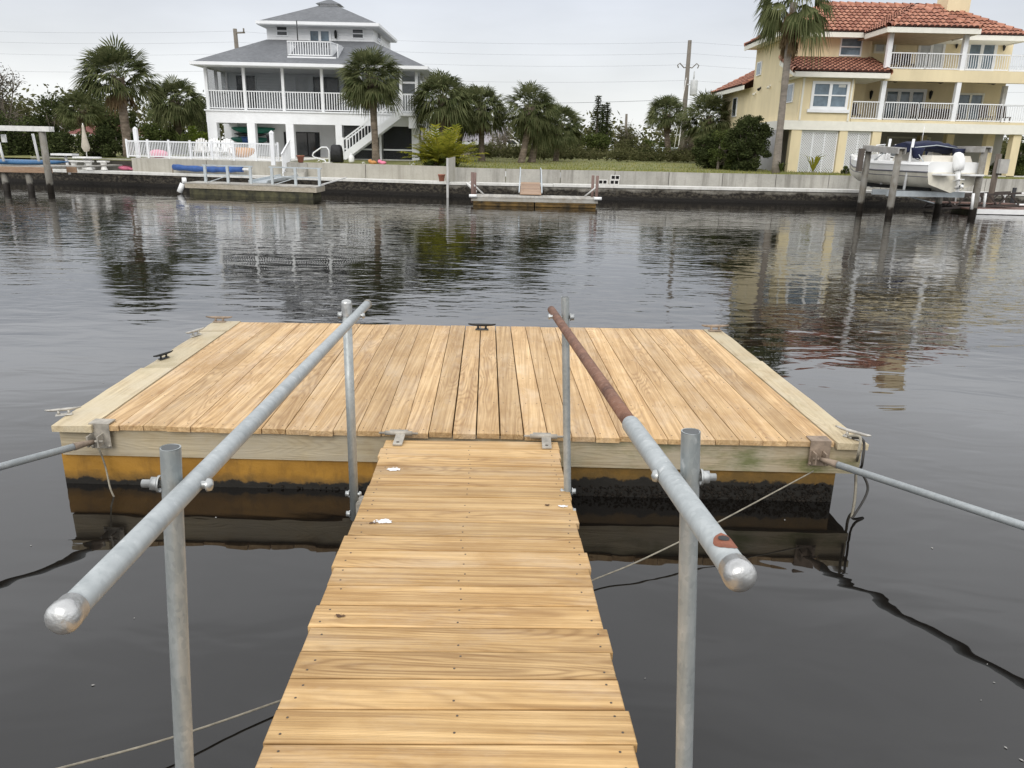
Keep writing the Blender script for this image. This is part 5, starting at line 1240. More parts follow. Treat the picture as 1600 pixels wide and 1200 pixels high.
# bay roof
b0, b1 = X2(1243, 113, 40.5), X2(1391, 113, 40.5); zb0_ = Z2(1310, 112.5, 40.5); zb1_ = at(1310, 92, YW + .2).z; bt1 = at(1358, 93, YW + .2).x
o = roof('bay_roof', [[(b0, 40.5, zb0_), (b1, 40.5, zb0_), (bt1, YW + .2, zb1_), (b0 + .3, YW + .2, zb1_)]], [((b1, 40.5, zb0_), (bt1, YW + .2, zb1_)), ((b0, 40.5, zb0_), (b0 + .3, YW + .2, zb1_))], [((b0, 40.5, zb0_), (b1, 40.5, zb0_)), ((b0, 40.5, zb0_), (b0 + .3, YW + .2, zb1_ - .12)), ((b1, 40.5, zb0_), (bt1, YW + .2, zb1_ - .12))])
MB().face([(b0, 40.52, zb0_ - .24), (b1, 40.52, zb0_ - .24), (bt1, YW + .19, zb0_ - .24), (b0 + .3, YW + .19, zb0_ - .24)]).build('soffit', CREAM, o)
MB().face([(b0 + .02, 40.53, zb0_ - .2), (b0 + .3, YW + .2, zb0_ - .2), (b0 + .3, YW + .2, zb1_ - .1)]).build('cheek', STUCCO_Y, o)
# wing roof
wx0 = at(1136, 141, 52.5).x; zwe = zw + .1; w_e = xW0 - .55
W0, W1 = (w_e, 57.2, zwe), (w_e, 49.301, zwe); wt = 3.2
o = roof('wing_roof', [[W0, W1, (w_e + wt, 49.301, zwe + wt * slope), (w_e + wt, 57.2 - wt, zwe + wt * slope)], [(w_e + 6.4, 57.2, zwe), W0, (w_e + wt, 57.2 - wt, zwe + wt * slope)]], [(W0, (w_e + wt, 57.2 - wt, zwe + wt * slope))], [(W0, W1)])
# chimney
ca, cb_ = at(1480, 12, 45.6), at(1513, 25, 45.6); mb = MB(); mb.box(ca.x, cb_.x, 45.6, 46.8, z_me, ca.z + 1.6).box(ca.x - .12, cb_.x + .12, 45.48, 46.92, ca.z + 1.601, ca.z + 1.8); mb.build('chimney', STUCCO_Y, h2)
# a few porch furnishings
def chair_s(px, py, Y, z, lab, mat=None):
    c = at(px, py, Y); mat = mat or BLACK_IRON; t_ = thing('porch_chair', lab, 'chair', (c.x, Y, z)); g = z + .001
    MB().box(c.x - .25, c.x + .25, Y - .25, Y + .25, g + .40, g + .45).build('seat', mat, t_)
    MB().hexa([(c.x - .25, Y + .2, g + .451), (c.x + .25, Y + .2, g + .451), (c.x + .25, Y + .25, g + .451), (c.x - .25, Y + .25, g + .451), (c.x - .25, Y + .3, g + 1.0), (c.x + .25, Y + .3, g + 1.0), (c.x + .25, Y + .34, g + 1.0), (c.x - .25, Y + .34, g + 1.0)]).build('backrest', mat, t_)
    for sx_ in (-1, 1):
        for sy_ in (-1, 1): MB().box(c.x + sx_ * .22 - .02, c.x + sx_ * .22 + .02, Y + sy_ * .22 - .02, Y + sy_ * .22 + .02, g, g + .399).build('leg', mat, t_)
zfl2 = z_band1 - .02; zfb2 = z_b1 - .02
DKW = M('dark_wicker', (.06, .04, .03), .7, 0, .3, 20)
chair_s(1335, 176, 42.6, zfl2, 'dark porch chair by the side door at the left end of the lower porch', DKW); chair_s(1432, 178, 42.4, zfl2, 'dark porch chair in front of the wide french door', DKW)
chair_s(1401, 98, 42.6, zfb2, 'dark chair at the left end of the upper balcony', DKW); chair_s(1418, 98, 42.9, zfb2, 'second dark chair on the upper balcony, left of its french door', DKW)
chair_s(1540, 180, 42.0, zfl2, 'dark porch chair under the right ceiling fan', DKW); chair_s(1568, 181, 42.2, zfl2, 'dark chair near the thin grey porch post at the right', DKW)
c = at(1463, 180, 43); t_ = thing('porch_sofa', 'long dark wicker sofa behind the middle of the lower railing', 'sofa', (c.x, 43, zfl2)); g = zfl2 + .001
MB().box(c.x - .95, c.x + .95, 42.7, 43.4, g + .1, g + .42).build('seat', DKW, t_); MB().box(c.x - .95, c.x + .95, 43.401, 43.55, g + .1, g + .85).build('backrest', DKW, t_)
for s_ in (-1, 1): MB().box(c.x + s_ * 1.02 - .069, c.x + s_ * 1.02 + .069, 42.7, 43.55, g, g + .6).build('armrest', DKW, t_)

for X_, za_, zb_ in ((bx0_ + .12, z_band1 + .02, zb0_ - .25), (bx1_ - .14, z_band1 + .02, zb0_ - .25)):
    MB().box(X_ - .04, X_ + .04, Y2 - .07, Y2 - .002, za_, zb_).build('downpipe', CREAM, h2)
mb = MB()
for k in range(4): mb.box(bx1_ - .8, bx1_ - .45, Y2 - .03, Y2 - .002, z_bt - .62 + k * .07, z_bt - .58 + k * .07)
mb.build('wall_vent', CREAM, h2)
# ------------------------------------------------------------------ palms
FROND = leafm('palm_frond', (.034, .050, .018), (.19, .20, .095), .28, .45)
FROND_Y = leafm('areca_frond', (.09, .12, .015), (.40, .37, .05), .3, .5)
DEADF = leafm('dead_frond', (.10, .065, .035), (.26, .19, .11), .15, .8)
TRUNK = M('palm_trunk', (.15, .115, .085), .95, 0, .4, 3.5, .05, 16, col2=(.21, .17, .13), stretch=(1, 1, 2.5))
TRUNK_B = M('bare_palm_trunk', (.235, .205, .175), .95, 0, .25, 3, .03, 18, stretch=(1, 1, 3))
def fan(mb, rr, o, d, pet, ln_, nl, spread, droop, wl):
    """one fan leaf: petiole, then leaflets fanning in the leaf plane and drooping at their tips"""
    d = d.normalized(); sd = d.cross(Vector((0, 0, 1)))
    if sd.length < .1: sd = Vector((1, 0, 0))
    sd = sd.normalized(); upn = sd.cross(d).normalized()
    tw = rr.uniform(-.7, .7); s2 = sd * math.cos(tw) + upn * math.sin(tw); u2 = upn * math.cos(tw) - sd * math.sin(tw)
    h = o + d * pet + Vector((0, 0, -.10 * pet * pet))
    mb.face([o - sd * .02, o + sd * .02, h + sd * .012, h - sd * .012])
    for k in range(nl):
        a = (k / (nl - 1) - .5) * 2 * spread; L_ = ln_ * (1 - .28 * abs(a / spread) ** 2) * rr.uniform(.88, 1.08)
        ld_ = d * math.cos(a) + s2 * math.sin(a) - u2 * .10 * abs(math.sin(a)); wv = (s2 * math.cos(a) - d * math.sin(a)) * wl
        m_ = h + ld_ * L_ * .58 + Vector((0, 0, -droop * .20 * L_)); e_ = h + ld_ * L_ * .93 + Vector((rr.uniform(-.05, .05), rr.uniform(-.05, .05), -droop * L_ * rr.uniform(.55, .95)))
        mb.face([h, m_ - wv, m_ + wv]); mb.face([m_ - wv, e_, m_ + wv])
def palm(name, label, base_p, crown_p, R_, rad, seed, nf=86, dead=10, group=None, low=-.55, trunk=TRUNK, droop=.55, boots=True, stretch=1.0, nl=15, skirt=0.0):
    rr = random.Random(seed); rv = random.Random(seed * 7 + 1); nf = int(nf * rv.uniform(.82, 1.15)); low += rv.uniform(-.12, .14); droop *= rv.uniform(.75, 1.35); stretch *= rv.uniform(.82, 1.0); lean_c = Vector((rv.uniform(-.16, .16), rv.uniform(-.1, .1), 0)); base_p, crown_p = Vector(base_p), Vector(crown_p)
    t_ = thing(name, label, 'palm tree', base_p, group)
    pts, rs = [], []
    for k in range(15):
        f_ = k / 14; q = lerp(base_p - Vector((0, 0, .15)), crown_p, f_); bend = math.sin(f_ * math.pi) * .12
        q = q + Vector((bend * rr.choice((.8, 1)), 0, 0)) * (crown_p.x - base_p.x)
        pts.append(q); rs.append(rad * (1.35 - .35 * min(1, f_ * 5)) * rr.uniform(.93, 1.07) * (1.12 if f_ > .85 and boots else 1))
    mb = MB(); mb.tube(pts, rs, 10)
    if boots:
        for k in range(46):
            f_ = rr.uniform(.62, 1.0); a = rr.uniform(0, 6.28); q = lerp(base_p, crown_p, f_); o_ = Vector((math.cos(a), math.sin(a), 0)); q = q + o_ * rad * .95
            mb.bar(q, q + o_ * .12 + Vector((0, 0, .22)), .09, .035)
    mb.build('trunk', trunk, t_)
    mb = MB()
    for k in range(nf):
        z = 1 - (1 - low) * ((k + .5) / nf); a = k * 2.39996 + rr.uniform(-.3, .3); r_ = math.sqrt(max(0, 1 - z * z))
        d = Vector((r_ * math.cos(a), r_ * math.sin(a), z * stretch + .05)) + lean_c; q = rr.uniform(.85, 1.1)
        fan(mb, rr, crown_p + d * .12, d, R_ * .52 * q, R_ * .66 * q, nl, 1.15, droop * (1.08 - .5 * z), R_ * .024)
    mb.build('crown', FROND, t_)
    if dead:
        mb = MB()
        for k in range(dead):
            a = rr.uniform(0, 6.28); d = Vector((math.cos(a) * .5, math.sin(a) * .5, -.85)); td = (base_p - crown_p).normalized(); k_ = rr.random(); fan(mb, rr, crown_p + Vector((0, 0, -.1)) + td * skirt * k_ + Vector((d.x, d.y, 0)) * (rad * 1.6 if skirt else 0), Vector((d.x * (.45 if skirt else 1), d.y * (.45 if skirt else 1), d.z)), R_ * (.12 if skirt else .35), R_ * (.42 if skirt else .5), 11, .6 if skirt else .8, .5, R_ * .02)
        mb.build('dead_fronds', DEADF, t_)
    return t_
def palm_px(label, bx, by, cx, cy, Rpx, rad, Y, seed, **kw):
    b_ = at(bx, by, Y); c = at(cx, cy, Y); return palm('cabbage_palm', label, b_, c, Rpx * Y * .947 / 1200, rad, seed, **kw)
GP = 'cabbage palms along the far bank'
palm_px('tall leaning cabbage palm left of the white post, its crown against the sky', 201, 240, 186, 122, 57, .21, 41.5, 1, group=GP, dead=8)
palm_px('smaller cabbage palm between the leaning palm and the white house', 283, 238, 275, 160, 42, .2, 50, 2, group=GP, dead=4)
palm_px('cabbage palm with a slim trunk in front of the white house stairs', 588, 252, 581, 122, 48, .17, 40.5, 3, group=GP, dead=7, low=-.7)
palm_px('cabbage palm at the right corner of the white house above the yellow bush', 692, 247, 692, 156, 47, .20, 44, 4, group=GP, dead=4, low=-.6)
palm_px('cabbage palm with brown hanging fronds left of the gap between the houses', 753, 252, 752, 172, 42, .17, 47, 5, group=GP, dead=16, low=-.7)
palm_px('dense cabbage palm with the paler grey trunk right of the gap', 814, 252, 829, 168, 40, .19, 46, 6, group=GP, dead=8, low=-.8, stretch=1.15)
palm_px('second trunk of the palm clump right of the gap, its crown lower', 830, 252, 842, 186, 36, .2, 47, 7, group=GP, dead=10, low=-.8)
palm_px('shaggy low cabbage palm at the right end of the palm clump', 868, 252, 874, 196, 36, .18, 51, 8, group=GP, dead=12, low=-.85)
palm_px('cabbage palm just left of the leaning power pole', 1047, 256, 1041, 178, 30, .2, 58, 9, group=GP, dead=5, low=-.5)
palm_px('wide cabbage palm between the power pole and the yellow house', 1104, 258, 1106, 186, 43, .2, 55, 10, group=GP, dead=14, low=-.6)
palm_px('dark cabbage palm far back behind the closed umbrella', 128, 245, 129, 172, 33, .16, 52, 12, group=GP, dead=3, low=-.5)
palm_px('short cabbage palm behind the left gas meter hedge', 707, 252, 722, 180, 36, .17, 49, 14, group=GP, dead=9, low=-.7) if False else None
palm_px('crowded cabbage palm behind the yellow bush, its crown touching two others', 712, 252, 724, 172, 38, .17, 48, 14, group=GP, dead=9, low=-.7)
Yw = 38.6; b_, c = at(1212, 268, Yw), at(1240, 4, Yw)
palm('fan_palm', 'very tall fan palm with a smooth leaning trunk before the yellow house', b_, c, 1.7, .165, 21, nf=34, dead=44, low=-.75, trunk=TRUNK_B, droop=.8, boots=False, nl=19, skirt=1.5)
# ------------------------------------------------------------------ leafy trees and shrubs
def leaves(mb, rr, c, r, n, s, flat=1.0):
    for k in range(n):
        v_ = Vector((rr.gauss(0, 1), rr.gauss(0, 1), rr.gauss(0, 1))); v_ = v_.normalized() * (rr.random() ** .45) * r; v_.z *= flat; p = c + v_
        a = Vector((rr.gauss(0, 1), rr.gauss(0, 1), rr.gauss(0, .7))).normalized(); b2 = a.cross(Vector((rr.gauss(0, 1), rr.gauss(0, 1), rr.gauss(0, 1)))).normalized(); q = s * rr.uniform(.6, 1.3)
        mb.face([p - a * q, p - b2 * q * .5, p + a * q, p + b2 * q * .5])
def tree(name, label, cat, px0, px1, py0, py1, Y, seed, mat, ncl=26, nlf=90, leaf=.13, trunks=1, group=None, crown_from=.12, depth=1.0, fill=.36, bare=False, tmat=BARK):
    rr = random.Random(seed); a, b_ = at(px0, py1, Y), at(px1, py0, Y); w_, h_ = b_.x - a.x, b_.z - a.z; cx = (a.x + b_.x) / 2
    t_ = thing(name, label, cat, (cx, Y, a.z), group); cl = []; R0_ = min(w_, h_) * fill * .62
    while len(cl) < ncl:
        u_, v_, w2 = rr.uniform(-1, 1), rr.uniform(-1, 1), rr.uniform(-1, 1)
        if u_ * u_ + v_ * v_ + w2 * w2 > 1: continue
        r_ = R0_ * rr.uniform(.65, 1.2)
        cl.append((Vector((cx + u_ * max(.1, w_ / 2 - r_ * .8), Y + v_ * w_ / 2 * depth * .8, a.z + h_ * crown_from + (w2 * .5 + .5) * max(.1, h_ * (1 - crown_from) - r_))), r_))
    mb = MB()
    for j in range(trunks):
        bx = cx + (j - (trunks - 1) / 2) * w_ * .16; top = Vector((bx + rr.uniform(-.1, .1) * w_, Y + rr.uniform(-.2, .2), a.z + h_ * .62)); r_ = max(.04, min(.28, h_ * .028))
        pts = [lerp(Vector((bx, Y, a.z - .1)), top, k / 4) + Vector((rr.uniform(-.06, .06), rr.uniform(-.06, .06), 0)) * h_ * .3 for k in range(5)]; mb.tube(pts, [r_ * 1.3, r_, r_ * .85, r_ * .65, r_ * .4], 7)
        for c_, r2 in cl[j::trunks]:
            s_ = pts[rr.choice((1, 2, 3))]; m_ = lerp(s_, c_, .5) + Vector((0, 0, -.1)); mb.tube([s_, m_, c_], [r_ * .45, r_ * .28, r_ * .12], 5)
            if bare:
                for q in range(6): e_ = c_ + Vector((rr.gauss(0, 1), rr.gauss(0, 1), rr.gauss(.5, 1))).normalized() * r2 * 1.2; mb.tube([lerp(m_, c_, .6), lerp(c_, e_, .5) + Vector((rr.uniform(-.1, .1), 0, 0)), e_], [r_ * .14, r_ * .09, r_ * .04], 4)
    mb.build('trunk', tmat, t_)
    mb = MB()
    for c_, r_ in cl: leaves(mb, rr, c_, r_, int(nlf * 1.9 * rr.uniform(.7, 1.2)), leaf * .68, .85)
    mb.build('crown', mat, t_); return t_
L_DARK = leafm('dark_leaf', (.022, .032, .013), (.092, .108, .042), .2)
L_MID = leafm('mid_leaf', (.03, .046, .014), (.12, .14, .045), .2)
L_BRIGHT = leafm('bright_leaf', (.07, .11, .015), (.20, .24, .04), .3)
L_OLIVE = leafm('olive_leaf', (.045, .052, .02), (.13, .125, .06), .2)
L_DRY = leafm('dry_leaf', (.10, .085, .06), (.26, .22, .16), .2, .8)
L_GREY = leafm('sparse_leaf', (.06, .055, .045), (.16, .14, .12), .15, .7)
TW = M('pale_twig', (.30, .27, .23), .9, 0, .2, 6)
GB = 'trees and shrubs behind the left bank'
tree('broadleaf_tree', 'sparse greyish tree rising at the left edge of the picture', 'tree', -40, 34, 84, 255, 52, 31, L_GREY, 30, 60, .11, 1, GB, .2, bare=True)
tree('shrub', 'big dark green shrub mass behind the left lift beam', 'shrub', -30, 62, 152, 258, 43, 32, L_DARK, 34, 110, .13, 2, GB, .0)
tree('shrub', 'reddish brown twiggy shrub at the far left, above the lift beam', 'shrub', -20, 50, 140, 225, 56, 33, L_OLIVE, 26, 80, .12, 2, GB, .05)
tree('pine_tree', 'dark pine with ragged crown left of the small palm', 'tree', 58, 110, 136, 255, 58, 34, L_DARK, 30, 90, .13, 1, GB, .1, fill=.3)
tree('shrub', 'dark hedge behind the cleaning table', 'shrub', 54, 128, 192, 256, 42, 35, L_DARK, 30, 110, .11, 3, GB, .0)
tree('shrub', 'dark hedge behind the closed umbrella and the leaning palm trunk', 'shrub', 112, 206, 190, 252, 42.6, 36, L_DARK, 34, 110, .11, 3, GB, .0)
tree('broadleaf_tree', 'dark tree in the gap between the small palm and the leaning palm', 'tree', 140, 196, 146, 252, 60, 37, L_DARK, 28, 90, .14, 1, GB, .1)
tree('broadleaf_tree', 'slim dark tree right behind the leaning palm trunk', 'tree', 194, 216, 164, 245, 56, 38, L_DARK, 16, 80, .13, 1, GB, .1)
tree('shrub', 'rounded green shrub behind the middle of the pool fence', 'shrub', 212, 268, 184, 246, 48, 39, L_MID, 30, 110, .12, 2, GB, .0)
tree('shrub', 'darker green shrub under the smaller palm', 'shrub', 250, 312, 186, 246, 51, 40, L_DARK, 30, 110, .12, 2, GB, .0)
tree('shrub', 'bright yellow green shrub beside the left pillar of the white house', 'shrub', 286, 326, 194, 242, 46.6, 41, L_BRIGHT, 22, 90, .10, 2, GB, .0)
tree('broadleaf_tree', 'dark tree behind the left end of the screened porch', 'tree', 298, 340, 142, 246, 62, 42, L_DARK, 24, 90, .13, 1, GB, .05)
GC = 'trees beyond the grass lot'
tree('shrub', 'bare pale shrub standing in the gap between the palm clumps', 'shrub', 758, 806, 180, 253, 58, 43, L_DRY, 22, 26, .09, 4, GC, .1, bare=True, tmat=TW)
tree('broadleaf_tree', 'round crowned tree on several stems left of the three tall conifers', 'tree', 884, 922, 200, 254, 68, 44, L_OLIVE, 24, 90, .13, 3, GC, .25)
tree('broadleaf_tree', 'umbrella shaped tree with bare stems below the three conifers', 'tree', 904, 958, 203, 257, 62, 45, L_MID, 30, 80, .13, 4, GC, .45)
tree('broadleaf_tree', 'thin airy oak beside the far thin pole', 'tree', 952, 1004, 182, 254, 84, 46, L_OLIVE, 26, 40, .14, 1, GC, .2, bare=True)
tree('shrub', 'brownish rounded bush right of the umbrella shaped tree', 'shrub', 956, 1026, 208, 258, 60, 47, L_OLIVE, 30, 100, .12, 3, GC, .05)
tree('shrub', 'dark low bush at the foot of the palm left of the power pole', 'shrub', 984, 1040, 226, 259, 57, 48, L_DARK, 24, 100, .11, 3, GC, .0)
tree('shrub', 'dry grey bush behind the foot of the power pole', 'shrub', 1048, 1098, 208, 258, 60, 49, L_DRY, 22, 50, .10, 4, GC, .1, bare=True)
tree('broadleaf_tree', 'bushy tree behind the wide palm, against the yellow house wing', 'tree', 1112, 1150, 146, 256, 64, 50, L_MID, 24, 90, .14, 1, GC, .1)
tree('shrub', 'low dark undergrowth behind the shaggy palm', 'shrub', 836, 906, 214, 255, 60, 51, L_DARK, 26, 100, .12, 3, GC, .0)
tree('shrub', 'low olive undergrowth behind the gap between the palms', 'shrub', 776, 848, 222, 254, 66, 52, L_OLIVE, 22, 80, .12, 3, GC, .0)
GD = 'large bushes beside the yellow house'
tree('shrub', 'largest dark glossy bush between the wide palm and the fan palm trunk', 'shrub', 1126, 1216, 172, 268, 41.2, 53, L_DARK, 90, 150, .085, 3, GD, .0, fill=.22)
tree('shrub', 'rounded mid green bush left of the largest dark bush', 'shrub', 1076, 1160, 200, 262, 43.5, 54, L_DARK, 70, 140, .085, 3, GD, .0, fill=.26)
tree('shrub', 'loose mid green bush filling the gap in front of the two dark bushes', 'shrub', 1100, 1186, 190, 266, 42.2, 154, L_MID, 60, 110, .085, 4, GD, .0, fill=.22)
tree('shrub', 'dark shrubs seen under the right end of the yellow house', 'shrub', 1556, 1640, 216, 274, 50, 55, L_DARK, 36, 110, .12, 3, GD, .0)
tree('shrub', 'flowering shrub at the right edge behind the boat lift piling', 'shrub', 1540, 1610, 250, 276, 43, 56, L_MID, 22, 90, .08, 3, GD, .0)
tree('shrub', 'small green plant at the foot of the second lattice panel', 'shrub', 1312, 1346, 256, 274, 39.6, 57, L_MID, 14, 60, .07, 3, GD, .0)
for j, (a, b_, c, yy, m_, lab) in enumerate(((744, 800, 214, 74, L_OLIVE, 'hazy olive tree far back behind the bare pale shrub'), (848, 892, 206, 76, L_MID, 'green tree far back behind the shaggy palm'), (890, 934, 214, 80, L_DARK, 'dark tree far back left of the conifers'), (996, 1030, 214, 82, L_MID, 'mid green tree far back right of the thin utility pole'),
    (1018, 1064, 210, 76, L_DARK, 'dark tree far back behind the palm left of the power pole'), (1060, 1112, 204, 78, L_OLIVE, 'olive tree far back between the power pole and the wide palm'), (724, 764, 216, 78, L_DARK, 'dark tree showing over the beige house roof'))):
    tree('broadleaf_tree', lab, 'tree', a, b_, c, 254, yy, 120 + j, m_, 24, 80, .15, 1, GC, .05)
# distant wooded skyline: nobody could count these crowns
mb = MB(); rr = random.Random(77)
for k in range(520):
    x = rr.uniform(-150, 150); yy = rr.uniform(105, 135); h = rr.uniform(2.6, 6.0) + (2.0 if x < -20 else 0); leaves(mb, rr, Vector((x, yy, 1.4 + h * .5)), h * .62, 110, .36, .95)
tag(mb.build('distant_woods', L_OLIVE, origin=(0, 118, 1.4)), 'far low line of woods on the horizon', None, None, 'stuff')
mb = MB(); rr = random.Random(78)
for k in range(330):
    yy = rr.uniform(52, 64); x = at(rr.uniform(735, 1120), 240, yy).x; h = rr.uniform(.2, .75); leaves(mb, rr, Vector((x, yy, 1.42 + h * .8)), h, 42, .10, .9)
tag(mb.build('undergrowth', L_OLIVE, origin=(5, 57, 1.4)), 'low brown green scrub along the back edge of the grass lot', None, None, 'stuff')
# Norfolk pines
def conifer(label, px, py0, py1, Y, seed, wpx):
    rr = random.Random(seed); b_, t0 = at(px, py1, Y), at(px, py0, Y); h_ = t0.z - b_.z; r_ = wpx * Y * .947 / 1200 / 2
    t_ = thing('conifer', label, 'conifer', b_, 'three tall narrow conifers'); MB().tube([b_, Vector((b_.x, Y, t0.z))], [.22, .03], 7).build('trunk', BARK, t_); mb = MB(); n = 25
    for k in range(n):
        f_ = .22 + .78 * k / n; z_ = b_.z + h_ * f_; L_ = r_ * (1.08 - f_) * 1.25 + .12
        for j in range(7):
            a = j * .8976 + k * .5 + rr.uniform(-.2, .2); d = Vector((math.cos(a), math.sin(a), .18)); q = L_ * rr.uniform(.8, 1.15)
            for m_ in range(int(7 + q * 7)):
                s_ = rr.random(); p = Vector((b_.x, Y, z_)) + d * q * s_; a2 = rr.uniform(0, 6.28); e_ = Vector((math.cos(a2) * .22, math.sin(a2) * .22, rr.uniform(-.05, .22))); sd = Vector((-math.sin(a2), math.cos(a2), 0)) * .07
                mb.face([p - sd, p + e_, p + sd])
    mb.build('crown', L_DARK, t_)
conifer('tallest of the three narrow tiered conifers, the left one', 930, 149, 254, 76, 61, 30); conifer('middle one of the three narrow tiered conifers', 938, 163, 254, 78, 62, 22); conifer('right one of the three narrow tiered conifers', 945, 160, 254, 79, 63, 24)
# areca clump
rr = random.Random(91); Ya = 37.4; c = at(690, 262, Ya); t_ = thing('areca_palm', 'yellow green bushy palm clump at the corner of the lawn by the boundary post', 'palm', (c.x, Ya, 1.15)); mb = MB(); st = MB()
for k in range(125):
    a = rr.uniform(0, 6.28); lean = rr.uniform(.15, 1.15); b_ = Vector((c.x + rr.uniform(-.35, .35), Ya + rr.uniform(-.35, .35), 1.12)); L_ = rr.uniform(1.4, 2.25); d = Vector((math.cos(a) * lean, math.sin(a) * lean, 1)).normalized(); pts = []
    for q in range(9): s_ = q / 8; pts.append(b_ + d * L_ * s_ + Vector((math.cos(a) * .55 * lean, math.sin(a) * .55 * lean, -.75 * lean)) * s_ * s_)
    st.tube(pts, [.02, .018, .016, .014, .012, .01, .008, .006, .004], 4)
    for q in range(2, 9):
        for h_ in (0, .5):
            p = lerp(pts[q - 1], pts[q], h_); dr = (pts[q] - pts[q - 1]).normalized(); sd = dr.cross(Vector((0, 0, 1))).normalized()
            for sg in (-1, 1): e_ = p + (sd * sg * .8 + dr * .6).normalized() * rr.uniform(.24, .4) + Vector((0, 0, -.07)); w_ = dr * .036; mb.face([p - w_, p + w_, lerp(p, e_, .5) + w_ * 1.1, e_])
st.build('stem', leafm('areca_stem', (.16, .15, .03), (.30, .26, .06)), t_); mb.build('foliage', FROND_Y, t_)
tree('shrub', 'low leafy shrub at the foot of the yellow green palm clump', 'shrub', 654, 732, 238, 266, 36.8, 95, L_MID, 22, 90, .08, 3, None, .0)
# small strap-leaved plants
def strap(name, label, px, py, Y, h, n, seed, mat, group=None):
    rr = random.Random(seed); c = at(px, py, Y); t_ = MB()
    for k in range(n):
        a = rr.uniform(0, 6.28); L_ = h * rr.uniform(.7, 1.1); d = Vector((math.cos(a) * rr.uniform(.2, .7), math.sin(a) * rr.uniform(.2, .7), 1)).normalized(); w_ = Vector((-math.sin(a), math.cos(a), 0)) * .035; m_ = c + d * L_ * .6; e_ = c + d * L_ + Vector((math.cos(a) * .2, math.sin(a) * .2, -.25)) * L_
        t_.face([c - w_, c + w_, m_ + w_, m_ - w_]); t_.face([m_ - w_, m_ + w_, e_])
    return tag(t_.build(name, mat), label, 'plant', group)
strap('strap_plant', 'spiky dark plant behind the pool fence under the smaller palm', 285, 240, 44, 1.7, 46, 5, L_MID)
strap('young_palm', 'young yellowish palm in front of the first lattice panel', 1270, 268, 40.3, 1.3, 16, 6, FROND_Y)
strap('strap_plant', 'small spiky plant at the foot of the tall fan palm', 1220, 268, 38.4, .7, 18, 7, L_MID)
strap('strap_plant', 'bright little plant standing in the pot on the steps', 470, 249, 36.5, .3, 14, 8, L_MID)
strap('strap_plant', 'spiky plant between the fence and the first pillar of the white house', 343, 236, 43.5, 1.0, 26, 9, L_DARK)
for px, lab in ((500, 'white flowers in the grass near the covered grill'), (568, 'white flowers left of the beach toys'), (643, 'white flowers right of the beach toys by the last pillar')):
    c = at(px, 259, 37.0); mb = MB(); q = random.Random(px); leaves(mb, q, Vector((c.x, 37.0, 1.22)), .16, 24, .05); tag(mb.build('flower_patch', WHITE_W), lab, 'flowers')
# ------------------------------------------------------------------ poles and wires
YW_ = 74.0; POLE = M('pole_wood', (.17, .15, .125), .9, 0, .25, 2, stretch=(6, 6, .5))
pb, ptp = at(1063, 256, YW_), at(1078, 63, YW_)
t_ = thing('power_pole', 'tall leaning wooden power pole with a transformer between the houses', 'power pole', pb)
MB().tube([pb - Vector((0, 0, .3)), ptp], [.26, .17], 10).build('pole', POLE, t_)
def onpole(py): f_ = (256 - py) / (256 - 63.); return lerp(pb, ptp, f_)
q = onpole(134); mb = MB(); mb.lathe((q.x + .62, q.y - .3, q.z), [(0, -.75), (.30, -.72), (.32, -.6), (.32, .5), (.26, .6), (0, .66)], 14); mb.tube([(q.x + .55, q.y - .3, q.z + .6), (q.x + .55, q.y - .3, q.z + 1.3)], .06, 6); mb.bar((q.x, q.y - .2, q.z + .2), (q.x + .4, q.y - .3, q.z + .2), .06, .1); mb.build('transformer', M('grey_tank', (.48, .49, .49), .5), t_)
q = onpole(103); mb = MB()
for s_ in (-1, 1): mb.tube([q, q + Vector((s_ * .35, -.1, -.1)), q + Vector((s_ * .75, -.1, .28)), q + Vector((s_ * .95, -.1, .12)), q + Vector((s_ * .85, -.1, -.12))], .05, 6)
mb.build('insulator_arm', POLE, t_)
MB().tube([pb + Vector((-.85, -.2, 0)), onpole(120) + Vector((-.1, -.2, 0))], .035, 5).build('guy_wire', WHITE_W, t_)
MB().tube([(pb.x - .45, pb.y - .35, 1.2), (onpole(180).x - .18, pb.y - .35, onpole(170).z)], .05, 6).build('conduit', WHITE_W, t_)
lb, ltp = at(372, 240, YW_), at(367, 45, YW_)
t_ = thing('power_pole', 'dark power pole whose top shows above the white house roof', 'power pole', (ltp.x, YW_, 1.4)); MB().tube([(ltp.x + .2, YW_, 1.2), ltp], [.26, .18], 8).build('pole', POLE, t_)
mb = MB(); mb.bar(ltp + Vector((0, -.1, -.35)), ltp + Vector((.9, -.1, -.3)), .08, .12); mb.tube([ltp + Vector((.8, -.1, -.3)), ltp + Vector((.8, -.1, .05))], .07, 6); mb.bar(ltp + Vector((0, -.1, -1.6)), ltp + Vector((.5, -.1, -1.55)), .08, .12); mb.build('insulator_arm', POLE, t_)
b_, c = at(976, 252, 90), at(979, 178, 90); t_ = MB().tube([b_, c], [.2, .13], 7); tag(t_.build('utility_pole', POLE), 'thin far utility pole in front of the airy oak', 'pole')
WIRE = M('grey_wire', (.22, .23, .25), .7)
